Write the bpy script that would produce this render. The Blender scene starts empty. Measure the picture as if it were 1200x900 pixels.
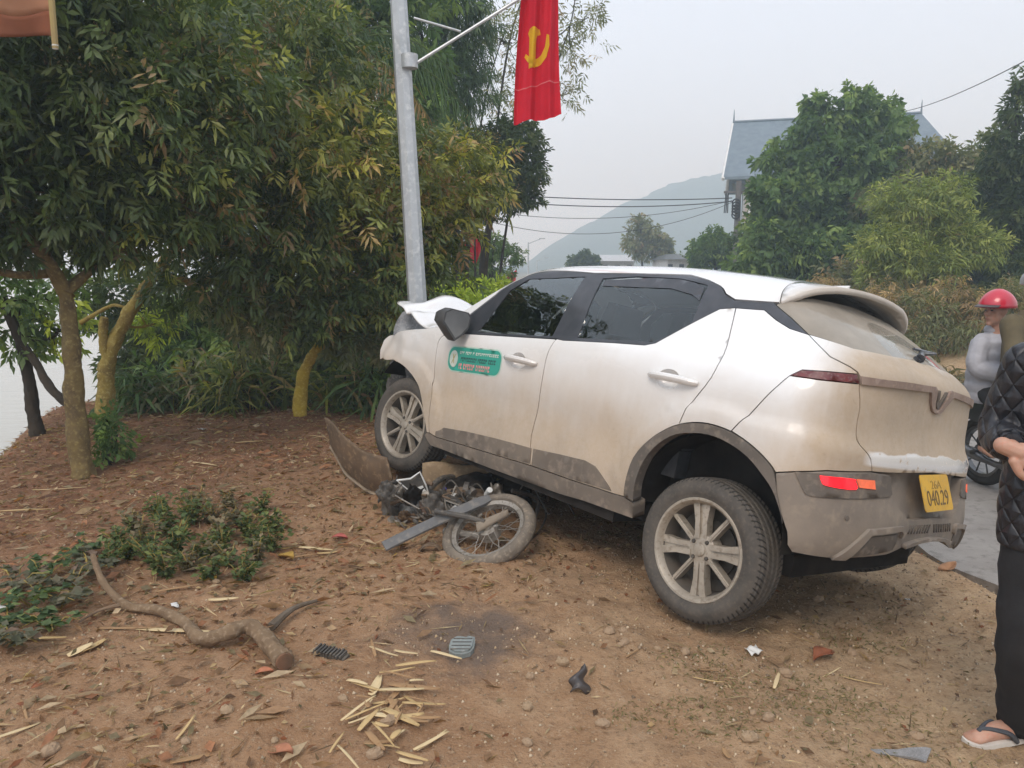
import bpy, bmesh, math, random
import numpy as np
from mathutils import Vector, Matrix, geometry as mgeo

random.seed(7); np.random.seed(7)
sc = bpy.context.scene
COL = sc.collection

# ---------------------------------------------------------------- camera
F_PX = 911.16; PITCH = 8.612; EYE = 1.60          # focal length in 1200-px pixels, degrees down, metres
cam_d = bpy.data.cameras.new('camera'); cam = bpy.data.objects.new('camera', cam_d); COL.objects.link(cam)
cam_d.sensor_fit = 'HORIZONTAL'; cam_d.sensor_width = 36; cam_d.lens = F_PX / 1200 * 36
cam_d.clip_start = .05; cam_d.clip_end = 9000
cam.location = (0, 0, EYE); cam.rotation_euler = (math.radians(90 - PITCH), 0, 0)
sc.camera = cam

# ---------------------------------------------------------------- overcast sky and soft sun
SUN_EL, SUN_AZ = 50, 200                          # azimuth clockwise from +Y: behind the camera, a little left
wd = bpy.data.worlds.new('World'); sc.world = wd; wd.use_nodes = True
nt = wd.node_tree; nt.nodes.clear()
o = nt.nodes.new('ShaderNodeOutputWorld'); bg = nt.nodes.new('ShaderNodeBackground')
sky = nt.nodes.new('ShaderNodeTexSky'); sky.sky_type = 'NISHITA'; sky.sun_disc = False
sky.sun_elevation = math.radians(SUN_EL); sky.sun_rotation = math.radians(SUN_AZ); sky.dust_density = 3; sky.air_density = 1.2
mixn = nt.nodes.new('ShaderNodeMix'); mixn.data_type = 'RGBA'; mixn.inputs[0].default_value = .88
mixn.inputs[7].default_value = (6.35, 7.0, 8.2, 1)   # the cloud cover
nt.links.new(sky.outputs[0], mixn.inputs[6]); nt.links.new(mixn.outputs[2], bg.inputs[0])
bg.inputs[1].default_value = .10
nt.links.new(bg.outputs[0], o.inputs[0])
sun_d = bpy.data.lights.new('sun', 'SUN'); sun = bpy.data.objects.new('sun', sun_d); COL.objects.link(sun)
sun_d.energy = 1.3; sun_d.angle = math.radians(25); sun_d.color = (1, .95, .87)
_a, _e = math.radians(SUN_AZ), math.radians(SUN_EL)
_dir = Vector((math.sin(_a)*math.cos(_e), math.cos(_a)*math.cos(_e), math.sin(_e)))
sun.rotation_euler = _dir.to_track_quat('Z', 'Y').to_euler(); sun.location = _dir * 60
vs = sc.view_settings; vs.view_transform = 'Standard'; vs.look = 'None'; vs.gamma = 1; vs.exposure = 0.66
sc.cycles.volume_bounces = 2; sc.cycles.transparent_max_bounces = 12; sc.cycles.max_bounces = 8; sc.cycles.diffuse_bounces = 4
# ---------------------------------------------------------------- helpers
R_ = math.radians
def tag(o, label=None, cat=None, group=None, kind=None):
    if label: o['label'] = label
    if cat: o['category'] = cat
    if group: o['group'] = group
    if kind: o['kind'] = kind
    return o
def empty(name, loc=(0, 0, 0), label=None, cat=None, group=None):
    o = bpy.data.objects.new(name, None); COL.objects.link(o); o.location = loc; o.empty_display_size = .1
    return tag(o, label, cat, group)
def link(name, me, mat=None, parent=None, smooth=True):
    o = bpy.data.objects.new(name, me); COL.objects.link(o)
    if mat is not None:
        for m in (mat if isinstance(mat, (list, tuple)) else [mat]):
            if m is not None: me.materials.append(m)
    if smooth: me.polygons.foreach_set('use_smooth', [True] * len(me.polygons))
    if parent is not None: o.parent = parent
    return o
class MB:
    """collects vertices and faces of ONE object"""
    def __init__(s): s.v = []; s.f = []; s.m = []
    def add(s, vs, fs, mi=0):
        b = len(s.v); s.v += [tuple(p) for p in vs]; s.f += [tuple(b + i for i in q) for q in fs]; s.m += [mi] * len(fs); return s
    def box(s, c, d, M=None, mi=0, taper=(1, 1)):
        x, y, z = (k / 2 for k in d); V = []
        for k, t in ((-1, (1, 1)), (1, taper)):
            V += [Vector((-x*t[0], -y*t[1], k*z)), Vector((x*t[0], -y*t[1], k*z)), Vector((x*t[0], y*t[1], k*z)), Vector((-x*t[0], y*t[1], k*z))]
        V = [(M @ p if M is not None else p) + Vector(c) for p in V]
        return s.add(V, [(3,2,1,0), (4,5,6,7), (0,1,5,4), (1,2,6,5), (2,3,7,6), (3,0,4,7)], mi)
    def tube(s, pts, rad, n=8, caps=True, mi=0, flat=1.0, rough=0., seed=1):
        pts = [Vector(p) for p in pts]; rad = list(rad) if hasattr(rad, '__len__') else [rad] * len(pts)
        if len(rad) != len(pts): rad = list(np.interp(np.linspace(0, 1, len(pts)), np.linspace(0, 1, len(rad)), rad))
        rj = random.Random(seed); t0 = (pts[1] - pts[0]).normalized(); a = t0.orthogonal().normalized(); V = []; k = len(pts)
        for i, p in enumerate(pts):
            t = (pts[min(i+1, k-1)] - pts[max(i-1, 0)]).normalized()
            a = (a - t * a.dot(t)).normalized(); b = t.cross(a)
            for j in range(n):
                w = 2 * math.pi * j / n; V.append(p + (a * math.cos(w) + b * math.sin(w) * flat) * rad[i] * (1 + rough*(math.sin(3*w + i*.55 + seed) + .8*math.sin(5*w - i*.9) + 1.2*(rj.random() - .5))))
        Fc = [(i*n + j, i*n + (j+1) % n, (i+1)*n + (j+1) % n, (i+1)*n + j) for i in range(k-1) for j in range(n)]
        if caps: Fc += [tuple(range(n-1, -1, -1)), tuple((k-1)*n + j for j in range(n))]
        return s.add(V, Fc, mi)
    def lathe(s, prof, n=48, M=None, mi=0, closed=False):
        """prof: (r, h) pairs turned about local Z"""
        k = len(prof); V = []
        for r, h in prof:
            for j in range(n):
                w = 2 * math.pi * j / n; p = Vector((r * math.cos(w), r * math.sin(w), h)); V.append(M @ p if M is not None else p)
        rows = k if closed else k - 1
        return s.add(V, [(i*n + j, i*n + (j+1) % n, ((i+1) % k)*n + (j+1) % n, ((i+1) % k)*n + j) for i in range(rows) for j in range(n)], mi)
    def prism(s, poly, h0, h1, M=None, mi=0):
        n = len(poly); V = [Vector((x, y, h0)) for x, y in poly] + [Vector((x, y, h1)) for x, y in poly]
        if M is not None: V = [M @ p for p in V]
        return s.add(V, [tuple(range(n-1, -1, -1)), tuple(range(n, 2*n))] + [(i, (i+1) % n, n + (i+1) % n, n + i) for i in range(n)], mi)
    def grid(s, fn, nu, nv, mi=0):
        V = [fn(i / nu, j / nv) for i in range(nu+1) for j in range(nv+1)]; w = nv + 1
        return s.add(V, [(i*w + j, (i+1)*w + j, (i+1)*w + j+1, i*w + j+1) for i in range(nu) for j in range(nv)], mi)
    def mesh(s, name):
        me = bpy.data.meshes.new(name); me.from_pydata(s.v, [], s.f); me.update()
        if any(s.m): me.polygons.foreach_set('material_index', s.m)
        return me
    def build(s, name, mat, parent=None, smooth=True, sharp=35):
        me = s.mesh(name); o = link(name, me, mat, parent, smooth)
        if smooth and sharp: sharpen(me, sharp)
        return o
def sharpen(me, deg):
    bm = bmesh.new(); bm.from_mesh(me); c = R_(deg)
    for e in bm.edges:
        if len(e.link_faces) == 2 and e.calc_face_angle(0) > c: e.smooth = False
    bm.to_mesh(me); bm.free()
def mesh_np(name, V, T):
    """triangle mesh from numpy arrays"""
    me = bpy.data.meshes.new(name); n, k = len(V), len(T)
    me.vertices.add(n); me.vertices.foreach_set('co', np.asarray(V, np.float32).ravel())
    me.loops.add(3*k); me.loops.foreach_set('vertex_index', np.asarray(T, np.int32).ravel())
    me.polygons.add(k); me.polygons.foreach_set('loop_start', np.arange(0, 3*k, 3, dtype=np.int32))
    me.update(calc_edges=True); me.validate(); return me
def copy_tree(o, parent=None):
    c = o.copy(); COL.objects.link(c); c.parent = parent
    for ch in list(o.children): copy_tree(ch, c)
    return c
def Rz(a): return Matrix.Rotation(a, 3, 'Z')
def Rx(a): return Matrix.Rotation(a, 3, 'X')
def Ry(a): return Matrix.Rotation(a, 3, 'Y')
def align(d, up=(0, 0, 1)):
    """matrix whose local X follows d"""
    x = Vector(d).normalized(); y = Vector(up).cross(x)
    y = x.orthogonal().normalized() if y.length < 1e-4 else y.normalized(); z = x.cross(y)
    return Matrix((x, y, z)).transposed()

# ---- pixel of the photograph -> direction; distance always comes from a surface or a known depth
_cp, _sp = math.cos(R_(PITCH)), math.sin(R_(PITCH))
def ray(u, v):
    a, b = (u - 600) / F_PX, (v - 450) / F_PX
    return Vector((a, _cp - b*_sp, -_sp - b*_cp))
def at(u, v, depth):
    d = ray(u, v); return Vector((0, 0, EYE)) + d * (depth / d.y)
def ground_at(u, v):
    d = ray(u, v); t = .5
    for _ in range(400):
        p = Vector((0, 0, EYE)) + d*t; h = p.z - terrain(p.x, p.y)
        if h < .002: break
        t += max(.002, h * .5)
    return Vector((p.x, p.y, terrain(p.x, p.y)))

# ---------------------------------------------------------------- materials
def nodes_of(m): m.use_nodes = True; return m.node_tree.nodes, m.node_tree.links
def add(N, t, **kw):
    n = N.new(t)
    for k, v in kw.items():
        if hasattr(n, k): setattr(n, k, v)
        else: n.inputs[k.replace('_', ' ')].default_value = v
    return n
def rgba(c): return (c[0], c[1], c[2], 1)
def mixc(N, L, fac, a, b, mode='MIX'):
    n = N.new('ShaderNodeMix'); n.data_type = 'RGBA'; n.blend_type = mode
    for i, x in ((0, fac), (6, a), (7, b)):
        if hasattr(x, 'node'): L.new(x, n.inputs[i])
        else: n.inputs[i].default_value = (rgba(x) if i else x)
    return n.outputs[2]
def noise(N, L, vec, scale, detail=4, rough=.55, dist=0):
    n = add(N, 'ShaderNodeTexNoise'); n.inputs['Scale'].default_value = scale; n.inputs['Detail'].default_value = detail
    n.inputs['Roughness'].default_value = rough; n.inputs['Distortion'].default_value = dist
    if vec is not None: L.new(vec, n.inputs['Vector'])
    return n.outputs['Fac']
def maprange(N, L, x, a, b, c=0, d=1):
    n = N.new('ShaderNodeMapRange'); n.clamp = True; L.new(x, n.inputs[0])
    for i, k in enumerate((a, b, c, d)): n.inputs[i+1].default_value = k
    return n.outputs[0]
def math_(N, L, op, a, b=None):
    n = N.new('ShaderNodeMath'); n.operation = op
    for i, x in enumerate((a, b)):
        if x is None: continue
        if hasattr(x, 'node'): L.new(x, n.inputs[i])
        else: n.inputs[i].default_value = x
    return n.outputs[0]
def bump(N, L, h, strength, dist=.01):
    n = N.new('ShaderNodeBump'); n.inputs['Strength'].default_value = strength; n.inputs['Distance'].default_value = dist
    L.new(h, n.inputs['Height']); return n.outputs[0]
def pmat(name, c1, c2=None, scale=8, rough=.6, metal=0, bmp=0, bscale=None, detail=5, coat=0, spec=.5, lo=.35, hi=.65, c3=None, dist=.01, gen='Object', trans=0):
    """procedural Principled material: two or three colours mixed by noise, optional bump"""
    m = bpy.data.materials.new(name); N, L = nodes_of(m); P = N['Principled BSDF']
    tc = N.new('ShaderNodeTexCoord'); v = tc.outputs[gen]
    c2 = c2 or tuple(k * .8 for k in c1)
    f = maprange(N, L, noise(N, L, v, scale, detail), lo, hi); col = mixc(N, L, f, c1, c2)
    if c3: col = mixc(N, L, maprange(N, L, noise(N, L, v, scale * 4.7, 3), .52, .72), col, c3)
    L.new(col, P.inputs['Base Color'])
    P.inputs['Roughness'].default_value = rough; P.inputs['Metallic'].default_value = metal
    P.inputs['Coat Weight'].default_value = coat; P.inputs['Specular IOR Level'].default_value = spec
    if bmp: L.new(bump(N, L, noise(N, L, v, bscale or scale * 5, 6, .6), bmp, dist), P.inputs['Normal'])
    return m
def leafmat(name, rough=.45, trans=.35, spec=.4):
    """leaf colour comes from the per-leaf colour attribute 'tint'"""
    m = bpy.data.materials.new(name); N, L = nodes_of(m); P = N['Principled BSDF']; out = N['Material Output']
    a = N.new('ShaderNodeAttribute'); a.attribute_name = 'tint'
    g = N.new('ShaderNodeNewGeometry'); n = noise(N, L, g.outputs['Position'], 40, 2)
    col = mixc(N, L, maprange(N, L, n, .3, .7, .0, .35), a.outputs['Color'], (.02, .02, .01))
    L.new(col, P.inputs['Base Color']); P.inputs['Roughness'].default_value = rough; P.inputs['Specular IOR Level'].default_value = spec
    t = N.new('ShaderNodeBsdfTranslucent'); tcol = mixc(N, L, .5, col, (.5, .55, .08), 'MULTIPLY')
    sc_ = N.new('ShaderNodeMix'); sc_.data_type = 'RGBA'; sc_.blend_type = 'MULTIPLY'; sc_.inputs[0].default_value = 1
    L.new(col, sc_.inputs[6]); sc_.inputs[7].default_value = (1.5, 1.6, .7, 1); L.new(sc_.outputs[2], t.inputs[0])
    mx = N.new('ShaderNodeMixShader'); mx.inputs[0].default_value = trans
    L.new(P.outputs[0], mx.inputs[1]); L.new(t.outputs[0], mx.inputs[2]); L.new(mx.outputs[0], out.inputs[0])
    return m
def smooth_path(P, k=5):
    q = curve([tuple(p) for p in P], k); return [Vector(p) for p in q]
# ---------------------------------------------------------------- car body surface (car frame: x forward, y left, z up, rear axle at the origin)
def pchip(xs, ys):
    xs = np.array(xs, float); ys = np.array(ys, float)
    h = np.diff(xs); d = np.diff(ys) / h
    m = np.zeros(len(xs)); m[0] = d[0]; m[-1] = d[-1]
    for i in range(1, len(xs) - 1):
        if d[i-1] * d[i] > 0:
            w1 = 2*h[i] + h[i-1]; w2 = h[i] + 2*h[i-1]
            m[i] = (w1 + w2) / (w1 / d[i-1] + w2 / d[i])
    def f(x):
        x = np.clip(np.asarray(x, float), xs[0], xs[-1])
        i = np.clip(np.searchsorted(xs, x) - 1, 0, len(xs) - 2)
        t = (x - xs[i]) / h[i]
        return (ys[i]*(1+2*t)*(1-t)**2 + h[i]*m[i]*t*(1-t)**2 + ys[i+1]*t*t*(3-2*t) + h[i]*m[i+1]*t*t*(t-1))
    return f

def sstep(a, b, x):
    t = np.clip((np.asarray(x, float) - a) / (b - a), 0, 1)
    return t*t*(3 - 2*t)

_prof = pchip([.18, .30, .40, .50, .65, .80, .92, 1.00, 1.06, 1.15, 1.30, 1.42, 1.50, 1.58],
              [.77, .812, .825, .835, .848, .855, .857, .846, .818, .782, .726, .676, .635, .59])
_plan = pchip([-.7, -.3, 0, .8, 2.0, 2.4, 2.8, 3.1, 3.4], [.97, .985, .996, 1, 1, .995, .97, .915, .80])
_xr = pchip([.30, .38, .45, .55, .62, .70, .78, .84, .90, 1.0, 1.10, 1.17, 1.22, 1.28, 1.35, 1.42, 1.50, 1.56],
            [-.56, -.60, -.635, -.645, -.635, -.615, -.603, -.603, -.575, -.556, -.555, -.565, -.54, -.465, -.37, -.26, -.12, -.02])
_ze = pchip([-.4, -.2, 0, .2, .5, .9, 1.3, 1.55, 1.7, 1.85, 2.0, 2.2, 2.35, 2.6, 2.9, 3.1, 3.3],
            [1.37, 1.415, 1.452, 1.48, 1.50, 1.507, 1.497, 1.475, 1.43, 1.345, 1.245, 1.105, 1.015, .97, .90, .82, .74])
_zt = pchip([-.4, -.3, -.1, .2, .7, 1.2, 1.5, 1.7, 2.0, 2.35, 2.6, 3.0, 3.3],
            [1.53, 1.555, 1.592, 1.622, 1.634, 1.612, 1.585, 1.545, 1.34, 1.075, 1.05, .98, .86])
def x0f(z): return -.12 + .21 * sstep(1.15, 1.50, z)
def W(x, z):
    z = np.asarray(z, float); x = np.asarray(x, float)
    zz = z - .09 * sstep(2.1, .4, x) * sstep(.6, .95, z) * sstep(1.55, 1.25, z)
    y = _prof(zz) * _plan(x)
    y = y - .045 * sstep(.6, -.1, x) * sstep(1.0, 1.4, z)
    y = y - .02 * np.exp(-((np.asarray(z) - .66) / .13)**2) * sstep(.35, .75, x) * sstep(2.35, 2.0, x)
    r = np.hypot((np.asarray(x) - .03) / 1.0, np.asarray(z) - .40)
    y = y + .022 * sstep(.538, .506, r) * sstep(.5, .2, -np.asarray(x) + 0) * sstep(.30, .5, z)
    r2 = np.hypot(np.asarray(x) - 2.53, np.asarray(z) - .36)
    y = y + .014 * sstep(.46, .435, r2)
    return y
# reference super-ellipse corner, arc-length parametrised
_th = np.linspace(0, np.pi/2, 800); _n = 3.1
_ex = np.sin(_th)**(2/_n); _ey = np.cos(_th)**(2/_n)
_arc = np.concatenate([[0], np.cumsum(np.hypot(np.diff(.45*_ex), np.diff(.84*_ey)))])
LR = float(_arc[-1])
VL = .80
def S(s, v, mode='auto'):
    """body surface: s = -x along the flank, then on round the rear corner; v = z, then on over the roof / bonnet"""
    s = np.asarray(s, float); v = np.asarray(v, float)
    s, v = np.broadcast_arrays(s, v)
    ze = _ze(-s); top = v > ze
    if mode == 'rear': top = top & (s + x0f(v) <= 0)
    z = np.where(top, ze, v)
    x0 = x0f(z); arc = np.clip(s + x0, 0, LR)
    wr = (~top) & (s + x0 > 0) & (mode != 'roof')
    x = np.where(wr, 0, -s); xs = np.where(wr, x0, x)
    y = W(xs, z)
    fx = np.interp(arc, _arc, _ex); fy = np.interp(arc, _arc, _ey)
    X = np.where(wr, x0 - (x0 - _xr(z)) * fx, x); Y = np.where(wr, y * fy, y)
    # over the top
    t = np.clip((v - ze) / VL, 0, 1); zt = _zt(-s); g = (W(xs, ze) - W(xs, ze - .02)) / .02
    h = np.maximum(zt - ze, .01); nl = np.sqrt(1 + g*g)
    p1y = y + g/nl*.8*h; p1z = ze + .8*h/nl; p2y = y*.5
    b0 = (1-t)**3; b1 = 3*t*(1-t)**2; b2 = 3*t*t*(1-t); b3 = t**3
    # spread t so that spacing is even
    Yt = b0*y + b1*p1y + b2*p2y; Zt = b0*ze + b1*p1z + b2*zt + b3*zt
    Y = np.where(top, Yt, Y); Z = np.where(top, Zt, z)
    return np.stack([X, Y, Z], -1)
def s_center(z): return LR - x0f(z)
# ---------------------------------------------------------------- terrain, road, river
def pchip1(xs, ys):
    f = pchip(xs, ys); return lambda x: f(x)
EDGE = pchip([-30, -6, 2, 4.27, 4.86, 9, 14, 20, 30, 45, 80, 140, 400], [5.2, 3.9, 3.02, 2.82, 2.72, 2.1, 1.5, 1.2, 1.6, 3.4, 12, 34, 150])
ROADW = 5.6
BANK = pchip([-60, -9, -7.2, -6.2, -5.75, -5.5, 0, .12, .5, .9, 2.1, 3.0, 5, 40],
             [1.4, .9, .55, .05, -.17, -.30, -.30, -.225, -.21, -.185, -.03, .035, .05, .05])
def _hash(ix, iy):
    h = np.sin(ix * 127.1 + iy * 311.7) * 43758.5453; return h - np.floor(h)
def vnoise(x, y):
    ix, iy = np.floor(x), np.floor(y); fx, fy = x - ix, y - iy; fx = fx*fx*(3-2*fx); fy = fy*fy*(3-2*fy)
    a, b, c, d = _hash(ix, iy), _hash(ix+1, iy), _hash(ix, iy+1), _hash(ix+1, iy+1)
    return (a*(1-fx) + b*fx)*(1-fy) + (c*(1-fx) + d*fx)*fy - .5
def terrain_np(x, y, fine=True):
    x = np.asarray(x, float); y = np.asarray(y, float)
    d = EDGE(y) - x; z = BANK(d)
    e = np.maximum(-x - 3.95 - .35*np.clip(y - 5.8, -1, 3) - .2*vnoise(x*.7, y*.7), y - 8.9 + .25*(x+1.6)*(x > -1.6) - .5*vnoise(x*.5+3, y*.5))
    land = sstep(2.0, 4.2, d)
    z = z - 1.75 * sstep(0, 1.7, e) * land
    z = z - .9 * sstep(2.6, 9, e) * land
    off = sstep(.05, .35, d) + sstep(-5.75, -6.1, d)
    z = z + off * (.07*vnoise(x*.9, y*.9) + .035*vnoise(x*2.3+9, y*2.3))
    if fine: z = z + off * (.026*vnoise(x*6, y*6) + .020*vnoise(x*13+5, y*13) + .013*np.abs(vnoise(x*29, y*29+2)) + .006*vnoise(x*36+4, y*36))
    # low heap of earth pushed up by the crash around the wreck
    z = z + .05*np.exp(-((x+.75)**2 + (y-5.2)**2)/.5) + .03*np.exp(-((x+1.5)**2 + (y-6.5)**2)/1.0)
    return z
def terrain(x, y): return float(terrain_np(x, y))
def soil_material():
    m = bpy.data.materials.new('soil'); N, L = nodes_of(m); P = N['Principled BSDF']
    g = N.new('ShaderNodeNewGeometry'); pos = g.outputs['Position']; sx = N.new('ShaderNodeSeparateXYZ'); L.new(pos, sx.inputs[0])
    n1 = noise(N, L, pos, .9, 5, .6); n2 = noise(N, L, pos, 6, 6, .65); n3 = noise(N, L, pos, 38, 5, .7); n4 = noise(N, L, pos, 2.2, 3)
    base = mixc(N, L, maprange(N, L, n2, .35, .68), (.335, .19, .10), (.435, .27, .155))
    # paler ochre gravelly verge towards the road
    fx = math_(N, L, 'ADD', sx.outputs[0], math_(N, L, 'MULTIPLY', math_(N, L, 'SUBTRACT', n1, .5), 2.5))
    base = mixc(N, L, maprange(N, L, fx, -.3, 1.6), base, mixc(N, L, maprange(N, L, n2, .35, .68), (.42, .275, .155), (.54, .385, .235)))
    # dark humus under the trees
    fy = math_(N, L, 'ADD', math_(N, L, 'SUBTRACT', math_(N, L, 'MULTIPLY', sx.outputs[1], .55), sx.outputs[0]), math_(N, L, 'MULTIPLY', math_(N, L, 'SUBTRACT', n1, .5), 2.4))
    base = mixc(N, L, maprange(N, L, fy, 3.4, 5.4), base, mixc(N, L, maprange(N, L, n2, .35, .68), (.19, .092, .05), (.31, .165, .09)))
    base = mixc(N, L, maprange(N, L, n3, .52, .75, 0, .75), base, (.13, .075, .045))
    base = mixc(N, L, maprange(N, L, noise(N, L, pos, 70, 4, .7), .56, .70, 0, .75), base, (.52, .40, .27))
    base = mixc(N, L, maprange(N, L, noise(N, L, pos, 150, 3, .7), .57, .74, 0, .5), base, (.15, .09, .055))
    base = mixc(N, L, maprange(N, L, noise(N, L, pos, 17, 5, .75), .52, .72, 0, .4), base, (.24, .13, .07))
    # grass and weeds cover the land beyond the road
    gx_ = maprange(N, L, math_(N, L, 'ADD', sx.outputs[0], math_(N, L, 'MULTIPLY', math_(N, L, 'SUBTRACT', n1, .5), 1.6)), 7.4, 8.6); gy_ = maprange(N, L, math_(N, L, 'ADD', sx.outputs[1], math_(N, L, 'MULTIPLY', n1, 8)), 22, 30)
    base = mixc(N, L, math_(N, L, 'MULTIPLY', math_(N, L, 'MAXIMUM', gx_, gy_), .85), base, mixc(N, L, maprange(N, L, n2, .35, .65), (.10, .105, .045), (.19, .165, .085)))
    # grey oil and coolant stain by the wreck
    vd = N.new('ShaderNodeVectorMath'); vd.operation = 'DISTANCE'; L.new(pos, vd.inputs[0]); vd.inputs[1].default_value = STAIN
    st = maprange(N, L, math_(N, L, 'ADD', vd.outputs['Value'], math_(N, L, 'MULTIPLY', math_(N, L, 'SUBTRACT', n2, .5), .9)), .12, .42, .8, 0)
    base = mixc(N, L, st, base, (.15, .12, .10))
    L.new(base, P.inputs['Base Color']); P.inputs['Roughness'].default_value = .95; P.inputs['Specular IOR Level'].default_value = .2
    h = math_(N, L, 'ADD', math_(N, L, 'MULTIPLY', n2, .6), math_(N, L, 'MULTIPLY', n3, .5))
    h = math_(N, L, 'ADD', h, math_(N, L, 'MULTIPLY', noise(N, L, pos, 110, 4, .7), .35))
    L.new(bump(N, L, h, 1.0, .03), P.inputs['Normal']); return m
STAIN = (-.22, 3.15, .02)
def build_ground():
    # one sheet, fine near the camera and coarser outwards to the horizon
    def axis(lo, hi, f0, f1, fine, grow=1.12, big=60):
        a = list(np.arange(f0, f1, fine)); s = fine
        while a[-1] < hi: s = min(s*grow, big); a.append(a[-1] + s)
        s = fine
        while a[0] > lo: s = min(s*grow, big); a.insert(0, a[0] - s)
        return np.array(a)
    X = axis(-400, 400, -4.4, 4.0, .026, 1.12, 12); Y = axis(-60, 640, 1.6, 7.2, .026, 1.12, 12)
    gx, gy = np.meshgrid(X, Y, indexing='ij'); z = terrain_np(gx, gy)
    d = EDGE(gy) - gx
    far = sstep(60, 400, np.hypot(gx, gy)); z = z * (1 - far) + far * -.3
    lake = sstep(-8, -20, gx) * sstep(400, 250, gy); z = z - lake * .6
    V = np.stack([gx.ravel(), gy.ravel(), z.ravel()], 1); nx, ny = gx.shape
    i = np.arange(nx-1)[:, None]*ny + np.arange(ny-1)[None, :]; i = i.ravel()
    T = np.concatenate([np.stack([i, i+ny, i+ny+1], 1), np.stack([i, i+ny+1, i+1], 1)])
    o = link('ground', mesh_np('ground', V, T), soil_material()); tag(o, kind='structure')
def build_road():
    mb = MB(); ys = np.concatenate([np.arange(-30, 12, .12), np.arange(12, 140, 1.0), np.arange(140, 300, 10)])
    nv = 14; V = []
    for y in ys:
        e = float(EDGE(y)); rag = .035*math.sin(y*5.1) + .05*float(vnoise(np.float64(y*3.1), np.float64(2.2))) + .03*float(vnoise(np.float64(y*11.), np.float64(7.2)))
        for j in range(nv+1):
            t = j / nv; x = e + rag*(1 if j == 0 else 0) + ROADW*t
            V.append((x, y, -.235 + .05*(1 - (2*t-1)**2)))
        V.append((e + rag + .01, y, -.36))
    w = nv + 2; Fc = []
    for i in range(len(ys)-1):
        for j in range(nv): Fc.append((i*w+j, i*w+j+1, (i+1)*w+j+1, (i+1)*w+j))
        Fc.append((i*w+nv+1, i*w, (i+1)*w, (i+1)*w+nv+1))
    mb.add(V, Fc)
    m = pmat('asphalt', (.235, .215, .195), (.30, .28, .255), 3.0, .9, bmp=.8, bscale=90, c3=(.17, .155, .14), dist=.008)
    tag(mb.build('road', m, sharp=50), kind='structure')
def build_river():
    mb = MB(); mb.grid(lambda a, b: (-400 + 395*a, -60 + 500*b, -1.55), 20, 20)
    m = bpy.data.materials.new('river_water'); N, L = nodes_of(m); P = N['Principled BSDF']
    P.inputs['Base Color'].default_value = (.42, .40, .34, 1); P.inputs['Roughness'].default_value = .12; P.inputs['IOR'].default_value = 1.33
    g = N.new('ShaderNodeNewGeometry'); mp = N.new('ShaderNodeMapping'); L.new(g.outputs['Position'], mp.inputs[0]); mp.inputs['Scale'].default_value = (1, 3, 1)
    L.new(bump(N, L, noise(N, L, mp.outputs[0], 1.2, 4), .25, .05), P.inputs['Normal'])
    tag(mb.build('river', m), kind='structure')
build_ground(); build_road(); build_river()
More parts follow.
